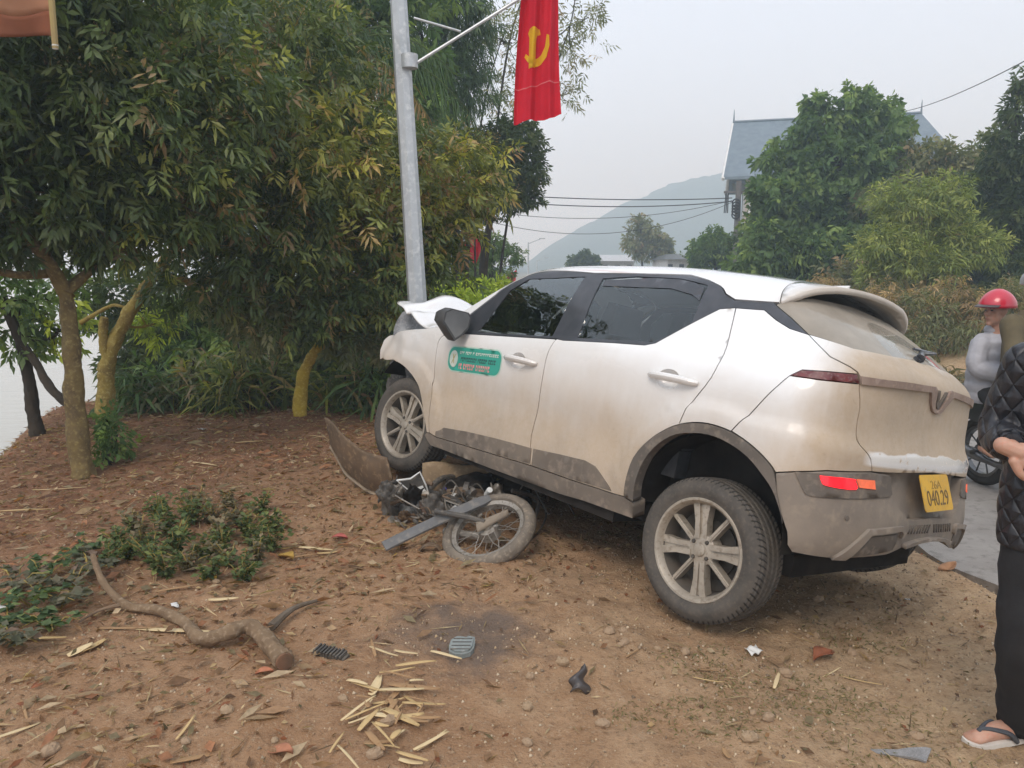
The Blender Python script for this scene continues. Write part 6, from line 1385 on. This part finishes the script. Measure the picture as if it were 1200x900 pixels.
    arms = [(Vector((-.13, -.03, 1.20)), Vector((-.19, -.10, 1.0)), Vector((-.02, -.20, .95))), (Vector((.12, .03, 1.20)), Vector((.20, .0, 1.0)), Vector((.16, -.18, .93)))]
    for a in arms: chain(b, a, [.042, .035, .024])
    remesh(b.build('body', M_skin, t, sharp=0), .009, 4); face_bits(t, hc, .92, ya)
    j = MB(); secs = []
    for i in range(20): z = .70 + .56*i/19; r = np.interp(z, [.70, .85, 1.1, 1.2, 1.26], [.18, .195, .185, .16, .09]); pf = .010*abs(math.sin(math.pi*(z - .7)/.09)); secs.append((z, -.01, 0, r + pf, r*.85 + pf))
    trunk_loft(j, secs)
    for a in arms: P = smooth_path(a, 7); m = len(P); j.tube(P, [.080 - .014*i/m + .008*abs(math.sin(i*.9)) for i in range(m)], 12); ell(j, a[0], (.07,)*3)
    ell(j, (.03, .04, 1.29), (.11, .09, .06)); remesh(j.build('jacket', M_grey, t, sharp=0), .009, 2, .35)
    p = MB()
    for s in (-1, 1): chain(p, [R3(.02, s*.09, .80), R3(.28, s*.17, .68), R3(.17, s*.19, .42)], [.088, .068, .055])
    ell(p, (0, 0, .78), (.15, .14, .09)); remesh(p.build('trousers', M_tr, t, sharp=0), .011, 2)
    h = MB(); Mh = Rz(ya); V = []; n = 24; k = 9
    for i in range(k+1):
        ph = math.pi/2*(i/k)**.9
        for q in range(n): th = 2*math.pi*q/n; V.append(hc + Vector((0, 0, .045)) + Mh @ Vector((.118*math.cos(th)*math.sin(ph + .0001), .01 + .138*math.sin(th)*math.sin(ph + .0001), .128*math.cos(ph) - .015*math.sin(ph))))
    h.add(V, [(i*n + q, i*n + (q+1) % n, (i+1)*n + (q+1) % n, (i+1)*n + q) for i in range(k) for q in range(n)]); ho = h.build('helmet', M_helm, t, sharp=0); md = ho.modifiers.new('t', 'SOLIDIFY'); md.thickness = .012
    vz = MB(); vz.grid(lambda a, b_: hc + Vector((0, 0, .045)) + Mh @ Vector(((.115 + .01*b_)*math.sin((a - .5)*2.0), -(.128 + .065*b_)*math.cos((a - .5)*1.9) + .01, .012 - .02*b_)), 16, 4); vo = vz.build('visor', pmat('dark_visor', (.07, .06, .06), None, 9, .4), ho); md = vo.modifiers.new('t', 'SOLIDIFY'); md.thickness = .006
    d_ = MB(); ell(d_, hc + Vector((0, 0, .06)) + Mh @ Vector((-.112, .06, 0)), (.012, .026, .026), Mh); d_.build('helmet_badge', M_wht, ho)
    # --- rider in olive
    c = g + hd*.40 + Vector((-.045, 0, 0)); t = empty('person', (c.x, c.y, z0), 'rider in olive jacket and grey helmet sitting ahead of the child', 'person'); b = MB()
    trunk_loft(b, [(.76, 0, 0, .15, .13), (.95, 0, 0, .15, .12), (1.2, 0, 0, .17, .12), (1.36, 0, 0, .16, .10), (1.44, 0, 0, .06, .06)]); chain(b, [(0, 0, 1.40), (-.01, -.01, 1.53)], [.055, .05]); hc = Vector((-.01, -.02, 1.63)); ya = R_(-50); head(b, hc, 1.0, ya)
    arms = [(R3(0, -.18, 1.36), R3(.16, -.27, 1.12), R3(.40, -.30, 1.06)), (R3(0, .18, 1.36), R3(.16, .27, 1.12), R3(.40, .30, 1.06))]
    for a in arms: chain(b, a, [.05, .042, .027])
    for s in (-1, 1): chain(b, [R3(.02, s*.10, .82), R3(.38, s*.18, .74), R3(.36, s*.19, .32)], [.085, .06, .042]); chain(b, [R3(.36, s*.19, .30), R3(.52, s*.20, .26)], [.04, .032])
    remesh(b.build('body', M_skin, t, sharp=0), .010, 4); face_bits(t, hc, 1.0, ya)
    for k, a in enumerate(arms): hand('hand', t, a[2], R3(.9, 0, -.2), (0, 0, 1), 1.0, 1.3, side=1 if k else -1)
    j = MB(); trunk_loft(j, [(.74, 0, 0, .20, .16), (.9, 0, 0, .195, .155), (1.2, 0, 0, .205, .15), (1.36, 0, 0, .195, .13), (1.43, 0, 0, .12, .09), (1.47, 0, 0, .09, .08)], 24)
    for a in arms: P = smooth_path([a[0], a[1], a[1] + (a[2] - a[1])*.85], 7); m = len(P); j.tube(P, [.083 - .02*i/m + .004*math.sin(i*1.3) for i in range(m)], 14); ell(j, a[0], (.088,)*3)
    remesh(j.build('jacket', M_olive, t, sharp=0), .010, 3)
    p = MB()
    for s in (-1, 1): chain(p, [R3(.02, s*.10, .82), R3(.38, s*.18, .75), R3(.36, s*.19, .36)], [.105, .082, .065])
    ell(p, (0, 0, .82), (.18, .16, .10)); remesh(p.build('trousers', M_tr, t, sharp=0), .011, 2)
    h = MB(); Mh = Rz(ya); ell(h, hc + Vector((0, 0, .055)), (.112, .132, .105), Mh, 20); h.v = [(x, y, max(z, hc.z + .03)) for x, y, z in h.v]; h.build('helmet', M_gh, t, sharp=60)
parked_bike()
# ---------------------------------------------------------------- things lying on the ground
def gp(u, v, dz=0.): p = ground_at(u, v); p.z += dz; return p
def litter():
    # crooked fallen branch
    P = [gp(112, 688, .16), gp(122, 702, .09), gp(148, 716, .03), gp(185, 722, .03), (gp(215, 736, .03)), gp(236, 757, .035), gp(262, 758, .055), gp(292, 752, .07), gp(312, 764, .055), gp(334, 786, .04)]
    o0 = P[5].copy(); mb = MB(); Q = smooth_path([p - o0 for p in P], 9); m = len(Q); mb.tube(Q, [(.012 + .026*(i/m)**.9)*(1 + .08*math.sin(i*.8) + (.14 if i % 13 == 5 else 0)) for i in range(m)], 14, rough=.05, seed=4)
    t = empty('fallen_branch', tuple(o0), 'crooked bare branch lying on the soil beside the weeds', 'branch'); mb.build('limb', bark('dry_bark', (.24, .165, .10), (.17, .115, .07), (.31, .23, .15)), t)
    b2 = MB(); b2.tube(smooth_path([gp(148, 716, .035) - o0, gp(118, 722, .03) - o0, gp(92, 734, .02) - o0]), [.013, .012, .010, .009, .008, .007, .006, .006, .005, .005, .004], 8); b2.build('twig', bark('dry_bark_twig', (.23, .155, .10), (.16, .11, .07)), t)
    ce = MB(); ce.tube([Q[-1], Q[-1] + (Q[-1] - Q[-3]).normalized()*.006], [.036, .033], 11); ce.build('cut_end', pmat('split_wood', (.20, .10, .055), (.12, .07, .04), 20, .9), t)
    b3 = MB(); b3.tube(smooth_path([gp(318, 742, .03) - o0, gp(345, 722, .04) - o0, gp(380, 706, .02) - o0]), [.02, .02, .018, .016, .014, .012, .011, .01, .008, .007, .005], 8); o_ = b3.build('dead_stick', bark('grey_bark', (.17, .135, .10), (.12, .095, .07))); o_.location = o0; tag(o_, 'short grey dead stick behind the black ribbed fragment', 'stick')
    # black ribbed fragment
    p = gp(388, 770, .012); t = empty('ribbed_fragment', tuple(p), 'black ribbed rubber fragment next to the end of the crooked branch', 'fragment'); Mr = Rz(R_(-27)) @ Rx(.2)
    b = MB(); b.box((0, 0, 0), (.155, .042, .014), Mr); b.build('strip', M_plk, t, smooth=False)
    for k in range(9): q = MB(); q.box(Mr @ Vector((-.064 + .016*k, 0, .012)), (.007, .048 + .006*math.sin(k*2), .018), Mr); q.build('rib', M_plk, t, smooth=False)
    # grey shoe sole
    p = gp(541, 762, .010); ol = [(-.045, -.040), (-.02, -.056), (.015, -.056), (.042, -.042), (.052, -.01), (.05, .04), (.044, .066), (.020, .070), (.016, .058), (-.008, .062), (-.030, .064), (-.05, .04), (-.052, 0)]
    t = empty('shoe_heel', tuple(p), 'grey-green moulded heel of a shoe lying on bare soil', 'shoe part'); Mh = Rz(R_(-6)) @ Rx(.12); b = MB(); b.prism(ol, -.008, .012, Mh); b.prism([(x*.86, y*.86) for x, y in ol], .012, .020, Mh); b.build('sole', pmat('grey_rubber', (.225, .25, .24), (.18, .20, .19), 12, .75, c3=(.28, .29, .27)), t, sharp=30)
    for k in range(4): q = MB(); q.box(Mh @ Vector((0, -.035 + .024*k, .0205)), (.078, .003, .004), Mh @ Rz(.08)); q.build('groove', M_plk, t, smooth=False)
    # dark torn shard
    p = gp(676, 806, .0); def_ = Rz(.3)
    o_ = sheet(lambda a, b: def_ @ Vector(((a - .5)*.075*(1 - .8*b**2) + .03*b*b + .012*math.sin(b*9), .05*(b - .5) - .012*math.sin(a*3.14), .004 + .085*b*(1 - .5*abs(a - .5)) + .018*math.sin(a*5)*(1 - b))), 10, 12, 'torn_shard', pmat('black_torn_plastic', (.04, .035, .035), (.075, .065, .06), 12, .4), None, .004); o_.location = p; tag(o_, 'dark torn plastic shard standing on the soil', 'fragment')
    # grey speckled shard by the slipper
    p = gp(1060, 886, .008); ol = [(-.115, .012), (-.02, .014), (.02, .024), (.085, .030), (.10, .022), (.075, -.012), (.055, -.040), (.035, -.028), (-.01, -.018), (-.10, -.008)]
    b = MB(); b.prism(ol, 0, .008, Rz(-.05) @ Rx(.15)); o_ = b.build('plastic_shard', pmat('speckled_grey_plastic', (.24, .23, .22), (.17, .165, .16), 60, .5, c3=(.36, .35, .34)), smooth=False); o_.location = p; tag(o_, 'speckled grey pointed plastic shard in front of the flip-flop', 'fragment')
    # white scraps
    for (u, v, s, lab) in ((883, 766, .045, 'crumpled white paper scrap behind the rear wheel'), (1063, 704, .018, 'tiny white scrap on the ochre soil below the bumper'), (237, 505, .05, 'small white scrap on the dark soil under the trees'), (8, 716, .05, 'white plastic scrap among the dark weeds'), (205, 552+160, .03, 'pale scrap beside the crooked branch')):
        p = gp(u, v, .004); r = random.Random(u); ph = r.random()*6
        o_ = sheet(lambda a, b: Vector(((a - .5)*s*1.5, (b - .5)*s, s*.35*abs(math.sin(a*5 + ph + b*2)) + s*.25*b)), 7, 6, 'paper_scrap', pmat('white_paper', (.70, .69, .66), (.62, .61, .57), 14, .8), None, .0015); o_.location = p; o_.rotation_euler = (0, 0, r.random()*3); tag(o_, lab, 'scrap', 'white scraps')
    # reddish dead leaves that stand out
    for (u, v, s, c, lab) in ((965, 771, .075, (.30, .10, .045), 'curled red-brown dead leaf behind the rear wheel'), (1110, 667, .075, (.42, .22, .11), 'long orange-brown dead leaf near the asphalt edge'), (310, 790, .035, (.42, .16, .08), 'small orange leaf beside the cut branch end'), (335, 655, .07, (.45, .28, .06), 'yellow-brown leaf curled in the weeds'), (244, 680, .05, (.55, .33, .06), 'bright yellow leaf below the weeds'), (398, 632, .05, (.40, .10, .08), 'faded red wrapper scrap by the straw'), (328, 884, .05, (.40, .17, .09), 'narrow reddish leaf at the bottom of the slope')):
        p = gp(u, v, .006); r = random.Random(u + v); ph = r.random()*6
        o_ = sheet(lambda a, b: Vector(((a - .5)*s*1.9, (b - .5)*s*(1.1*math.sin(3.14*min(.97, max(.04, a)))), s*.30*abs(b - .5)*2 + s*.18*math.sin(a*4 + ph))), 10, 6, 'dead_leaf', pmat('dead_leaf_%d' % u, c, tuple(k*.7 for k in c), 20, .8), None, .002); o_.location = p; o_.rotation_euler = (0, 0, r.uniform(-.7, .7)); tag(o_, lab, 'leaf', 'single dead leaves')
    # pale husk strips that can be picked out
    M_h = [pmat('pale_husk', (.56, .40, .19), (.46, .31, .135), 14, .8, bmp=.2, bscale=50), pmat('cream_husk', (.66, .52, .30), (.56, .42, .22), 14, .8, bmp=.2, bscale=50), pmat('brown_husk', (.38, .23, .11), (.28, .165, .08), 14, .85, bmp=.2, bscale=50)]
    r = random.Random(21); L = []
    for k in range(46): L.append((r.gauss(463, 26), r.gauss(842, 40), r.uniform(.05, .17), r.uniform(.006, .02), r.uniform(-1.2, 1.9)))
    L += [(441, 806, .13, .034, 1.5), (486, 808, .20, .022, -.18), (470, 845, .16, .026, -.6), (205, 741, .36, .022, -.10), (150, 738, .26, .014, .12), (112, 760, .11, .04, 1.2), (95, 765, .10, .03, 1.0), (232, 890, .16, .02, .5), (218, 856, .13, .009, 1.5), (370, 646, .20, .02, -.2), (355, 655, .17, .016, .35), (385, 650, .12, .02, .3), (262, 705, .14, .018, .0), (210, 692, .2, .012, .5), (48, 752, .2, .014, .1), (20, 860, .14, .012, .9), (30, 838, .2, .008, -.9), (395, 874, .12, .008, 1.4), (430, 830, .12, .006, 1.2), (742, 768, .11, .008, .9), (830, 800, .12, .006, -.3), (910, 800, .14, .014, 1.1), (850, 885, .06, .02, 1.6), (1010, 800, .15, .006, -.5), (975, 790, .13, .005, .6), (825, 788, .10, .01, -.4), (30, 600, .3, .015, .2), (70, 575, .35, .012, .15), (190, 540, .3, .02, .4), (290, 520, .25, .02, .3), (240, 545, .22, .02, -.3), (60, 690, .3, .016, .25)]
    for k, (u, v, ln, w, a) in enumerate(L):
        if not (0 < v < 905): continue
        p = gp(max(2, u), min(v, 905), .004 + .02*r.random()*(k < 46)); ph = r.random()*6; tw = r.uniform(-.5, .5); ti = r.uniform(-.12, .14)
        def fn(s, t, ln=ln, w=w, ph=ph, tw=tw, ti=ti): return Vector(((s - .5)*ln, (t - .5)*w*(1.15 - 1.5*abs(s - .4)**1.5), .004*math.sin(s*3 + ph) + abs(t - .5)*w*.4 + ti*ln*s*.3 + .008)) if True else None
        o_ = sheet(fn, 7, 2, 'husk_strip', M_h[k % 3], None, .0022); o_.location = p; o_.rotation_euler = (tw*.4, 0, a); 
        where = 'in the heap below the ribbed fragment' if k < 46 or (u > 380 and v > 790 and u < 540) else 'on the verge behind the rear wheel' if u > 640 else 'on the dark soil under the trees' if v < 620 else 'between the weeds and the wreck' if u > 340 else 'beside the crooked branch' if v < 780 else 'in front of the crooked branch'
        tag(o_, ('short ' if ln < .13 else 'long ') + ('pale', 'cream', 'brown')[k % 3] + ' husk strip ' + where, 'husk', 'loose husk strips')
    # stones large enough to see
    M_st = [pmat('ochre_stone', (.36, .255, .155), (.27, .185, .11), 14, .9, bmp=.4), pmat('grey_stone', (.36, .25, .155), (.27, .185, .115), 14, .9, bmp=.4)]
    for k in range(70):
        u, v = (r.uniform(640, 1190), r.uniform(660, 895)) if k % 3 else (r.uniform(20, 640), r.uniform(600, 895))
        p = gp(u, v); s = r.uniform(.010, .026); b = MB(); ell(b, (0, 0, s*.25), (s*1.3, s, s*.75), Rz(r.random()*3), 7); rr = random.Random(k); b.v = [(x*(1 + .25*(rr.random() - .5)), y*(1 + .25*(rr.random() - .5)), z*(1 + .3*(rr.random() - .5))) for x, y, z in b.v]
        o_ = b.build('stone', M_st[k % 2], smooth=False); o_.location = p; tag(o_, ('small ' if s < .018 else 'larger ') + ('ochre', 'greyish')[k % 2] + ' stone half sunk in the ' + ('verge near the car' if u > 640 else 'slope below the trees'), 'stone', 'stones on the soil')
    # ---- mass litter (nobody could count it)
    rng = np.random.default_rng(77)
    def scatter(n, fn, xr, yr):
        x = rng.uniform(*xr, n*4); y = rng.uniform(*yr, n*4); k = rng.random(n*4) < fn(x, y); x, y = x[k][:n], y[k][:n]; d = EDGE(y) - x; k = d > .05; x, y = x[k], y[k]; return np.stack([x, y, terrain_np(x, y)], 1)
    sh = lambda x, y: np.clip(.55*sstep(.3, 1.2, y*.35 - x*.6 - .6 + 1.3*vnoise(x*1.3, y*1.3)) + .10, 0, 1)
    P = scatter(20000, sh, (-5.5, 3.0), (1.7, 10)); n = len(P); lv = Leaves(); a = rng.random(n)*6.283; D = np.stack([np.cos(a), np.sin(a), rng.normal(size=n)*.22], 1)
    pc = np.array([(.23, .12, .06), (.30, .17, .085), (.15, .085, .05), (.36, .24, .12), (.26, .10, .05), (.45, .33, .18), (.19, .15, .08)])
    lv.add(P + np.array([0, 0, .008]), D, unit(np.array([0, 0, 1.]) + .5*rng.normal(size=(n, 3))), .022 + .05*rng.random(n)**2.2, .009 + .014*rng.random(n), rng.normal(size=n)*.12, pc[rng.integers(0, 7, n)]*(.7 + .6*rng.random((n, 1)))); o_ = lv.build('leaf_litter', LMs, None); tag(o_, 'brown dead leaves scattered over the soil under the trees', 'leaf litter', kind='stuff')
    P = scatter(9000, lambda x, y: np.clip(sh(x, y) + .12, 0, 1), (-5, 3.0), (1.6, 9)); n = len(P); lv = Leaves(); a = rng.random(n)*6.283; D = np.stack([np.cos(a), np.sin(a), rng.normal(size=n)*.12], 1)
    pc = np.array([(.44, .32, .18), (.30, .20, .11), (.55, .43, .26), (.20, .135, .08)])
    lv.add(P + np.array([0, 0, .010]), D, unit(np.array([0, 0, 1.]) + .3*rng.normal(size=(n, 3))), .04 + .13*rng.random(n)**2, .004 + .005*rng.random(n), rng.normal(size=n)*.05, pc[rng.integers(0, 4, n)]*(.7 + .6*rng.random((n, 1)))); o_ = lv.build('straw_bits', LMs, None); tag(o_, 'fine straw and twig bits strewn over the soil', 'straw', kind='stuff')
    # bark chips and torn husks, thick under the trees
    P = scatter(3800, lambda x, y: np.clip(.9*sstep(.5, 1.6, y*.42 - x*.7 - .55 + 1.6*vnoise(x*1.1 + 4, y*1.1)) + .04, 0, 1), (-4.6, 1.2), (1.8, 9)); n = len(P); lv = Leaves(); a = rng.normal(size=n)*.9 + .2; D = np.stack([np.cos(a), np.sin(a), rng.normal(size=n)*.16], 1)
    pc = np.array([(.46, .32, .19), (.36, .22, .125), (.55, .42, .27), (.26, .15, .085), (.40, .19, .10), (.30, .24, .14)])
    lv.add(P + np.array([0, 0, .014]), D, unit(np.array([0, 0, 1.]) + .6*rng.normal(size=(n, 3))), .04 + .11*rng.random(n)**2, .014 + .026*rng.random(n), rng.normal(size=n)*.10, pc[rng.integers(0, 6, n)]*(.65 + .6*rng.random((n, 1)))); o_ = lv.build('bark_chips', LMs, None); tag(o_, 'tan bark chips and torn husks strewn thickly under the trees', 'bark chips', kind='stuff')
    # gravel: tiny angular grains
    P = scatter(15000, lambda x, y: np.clip(.25 + .5*sstep(-.5, 1.5, x) + .5*vnoise(x*2, y*2), .05, 1), (-2.6, 3.0), (1.7, 6.2)); n = len(P); s = (.0035 + .0085*rng.random(n)**3)[:, None, None]
    base = np.array([(1, 0, 0), (-.5, .87, 0), (-.5, -.87, 0), (0, 0, .9), (0, 0, -.5)]); V = (P[:, None, :] + base*s*(1 + .5*(rng.random((n, 5, 3)) - .5))).reshape(-1, 3); T = np.array([(0, 1, 3), (1, 2, 3), (2, 0, 3), (1, 0, 4), (2, 1, 4), (0, 2, 4)])
    me = mesh_np('gravel', V, (np.arange(n)[:, None, None]*5 + T).reshape(-1, 3)); ca = me.color_attributes.new('tint', 'FLOAT_COLOR', 'POINT'); pc = np.array([(.50, .36, .22), (.40, .27, .165), (.62, .49, .34), (.34, .25, .17)])
    ca.data.foreach_set('color', np.concatenate([np.repeat(pc[rng.integers(0, 4, n)]*(.7 + .5*rng.random((n, 1))), 5, 0), np.ones((n*5, 1))], 1).astype(np.float32).ravel()); o_ = link('gravel', me, leafmat('gravel_grain', .9, 0, .2), None, smooth=False); tag(o_, 'fine gravel and soil crumbs scattered over the verge', 'gravel', kind='stuff')
    # thin moss-like grass around the rear wheel
    def gfn(x, y):
        return np.clip(sstep(.62, .25, np.hypot((x - 1.05)/1.2, (y - 2.75)/.75) + .5*vnoise(x*5, y*5)) + .7*sstep(.5, .2, np.hypot((x - 1.6)/.7, (y - 3.5)/.5) + .5*vnoise(x*6, y*6)), 0, 1)
    P = scatter(5200, gfn, (.0, 2.6), (1.9, 4.2)); n = len(P); lv = Leaves(); a = rng.random(n)*6.283; D = np.stack([np.cos(a)*.8, np.sin(a)*.8, .5 + .6*rng.random(n)], 1)
    pc = np.array([(.19, .18, .075), (.26, .225, .10), (.32, .25, .13), (.15, .15, .06)]); lv.add(P, D, unit(rng.normal(size=(n, 3))), .015 + .03*rng.random(n), .003 + .003*rng.random(n), .5, pc[rng.integers(0, 4, n)]); o_ = lv.build('short_grass', LMs, None); tag(o_, 'thin short grass growing around the rear wheel', 'grass', kind='stuff')
    # ---- weeds
    W_ = [(u_, v_, .75) for u_, v_ in ((158, 622), (186, 606), (212, 634), (248, 612), (262, 645), (290, 628), (222, 668), (196, 676), (248, 678), (300, 662), (318, 622), (140, 642), (270, 598), (320, 645), (285, 680))] + [(165, 640, .9), (195, 625, 1.1), (225, 612, 1.2), (255, 630, 1.0), (205, 650, 1.0), (240, 655, .9), (280, 615, .9), (300, 640, .8), (178, 660, .8), (270, 665, .7), (150, 655, .7), (305, 600, .7), (232, 598, .9), (130, 662, .6)]
    for k, (u, v, s) in enumerate(W_):
        p = gp(u, v); rg = np.random.default_rng(300 + k); lv = Leaves(); st = MB(); t = empty('weed', tuple(p), ('low ' if s < .78 else 'taller ') + ('grey-green ' if k % 3 == 0 else 'green ') + 'leafy weed in the patch behind the crooked branch', 'weed', 'weeds behind the crooked branch')
        for q in range(8):
            a = rg.random()*6.283; tip = Vector((math.cos(a)*.10*s*rg.random()*1.6, math.sin(a)*.10*s*rg.random()*1.4, s*(.08 + .12*rg.random()))); st.tube([(0, 0, -.01), tuple(tip*.5 + Vector((0, 0, .02))), tuple(tip)], [.0035, .003, .002], 4)
            m = 20; f = rg.random(m); B = np.array(tip)*f[:, None] + .008*rg.normal(size=(m, 3)); aa = rg.random(m)*6.283
            lv.add(B, np.stack([np.cos(aa), np.sin(aa), .25*rg.normal(size=m) + .2], 1), unit(np.array([0, 0, 1.]) + .5*rg.normal(size=(m, 3))), (.028 + .03*rg.random(m))*s**.5, .018 + .014*rg.random(m), .3*rg.random(m), pick('green' if k % 3 else 'dusty', m, rg)*np.array([2.5, 2.0, 2.2]))
        st.build('stem', BK_mid, t); lv.build('leaves', LMs, t)
    W2 = [(20, 690, 1.0), (50, 680, 1.1), (85, 690, 1.0), (35, 710, 1.0), (70, 715, .9), (10, 735, .9), (105, 672, .9), (60, 740, .7), (20, 760, .6), (95, 655, .7)]
    for k, (u, v, s) in enumerate(W2):
        p = gp(u, v); rg = np.random.default_rng(330 + k); lv = Leaves(); st = MB(); t = empty('creeper', tuple(p), ('dark green' if k % 2 else 'dull olive') + ' creeper spreading beside the thin end of the crooked branch', 'weed', 'creepers by the crooked branch')
        for q in range(5):
            a = rg.random()*6.283; tip = Vector((math.cos(a)*.17*s, math.sin(a)*.14*s, .03 + .06*rg.random())); st.tube([(0, 0, 0), tuple(tip*.5 + Vector((0, 0, .04))), tuple(tip)], [.004, .003, .002], 4); m = 12; f = .1 + .9*rg.random(m); aa = rg.random(m)*6.283
            lv.add(np.array(tip)*f[:, None] + np.array([0, 0, .03]), np.stack([np.cos(aa), np.sin(aa), .1*rg.normal(size=m)], 1), unit(np.array([0, 0, 1.]) + .35*rg.normal(size=(m, 3))), .035 + .04*rg.random(m), .025 + .025*rg.random(m), .2*rg.random(m), pick('green' if k % 2 else 'dusty', m, rg)*np.array([2.0, 1.8, 2.2]))
        st.build('stem', BK_mid, t); lv.build('leaves', LMs, t)
litter()
# ---------------------------------------------------------------- orange tarpaulin corner hanging over the orchard
def tarp():
    d = 3.3; a = at(62, 44, d); t = empty('hanging_tarp', tuple(a), 'peach and rust-brown tarpaulin corner hanging from a bamboo pole above the longan', 'tarp')
    w = .95; h = .55
    def F(s, v): return Vector((-w*s, .05*math.sin(s*22) + .03*math.sin(s*9 + v*4), h*v + .012*math.sin(s*26) - .02*s + .02*(1 - v)*math.sin(s*13)))
    sheet(lambda s, v: F(s, .16 + .84*v + .02*(1 - v)*math.sin(s*31)), 70, 14, 'cloth', cloth('peach_tarp', (.62, .36, .23), (.50, .27, .16), .4), t, .002)
    sheet(lambda s, v: F(s, .165*v + .02*v*math.sin(s*31)) + Vector((0, -.004, 0)), 70, 5, 'hem', cloth('rust_tarp_hem', (.26, .10, .055), (.21, .08, .045), .1), t, .003)
    b = MB(); b.tube([(.012, -.01, -.045), (.015, -.01, .9)], [.012, .014], 8); b.build('bamboo_pole', pmat('dry_bamboo', (.36, .27, .10), (.28, .20, .08), 9, .6), t)
    b = MB(); b.tube([(.012, -.01, -.047), (.012, -.01, -.03)], [.011, .0125], 8); b.build('pole_tip', M_wht, t)
tarp()
# ---------------------------------------------------------------- damp winter haze
def haze():
    b = MB(); b.box((0, 300, 39), (900, 800, 90)); o_ = b.build('haze', None, smooth=False); m = bpy.data.materials.new('haze_air'); N, L = nodes_of(m); N.remove(N['Principled BSDF'])
    v = N.new('ShaderNodeVolumePrincipled'); v.inputs['Color'].default_value = (.70, .87, 1.0, 1); v.inputs['Absorption Color'].default_value = (1, 1, 1, 1); v.inputs['Density'].default_value = HAZE; v.inputs['Anisotropy'].default_value = .2
    L.new(v.outputs[0], N['Material Output'].inputs['Volume']); o_.data.materials.append(m); tag(o_, kind='stuff', label='thin pale winter haze filling the valley', cat='haze')
HAZE = .0040
haze()
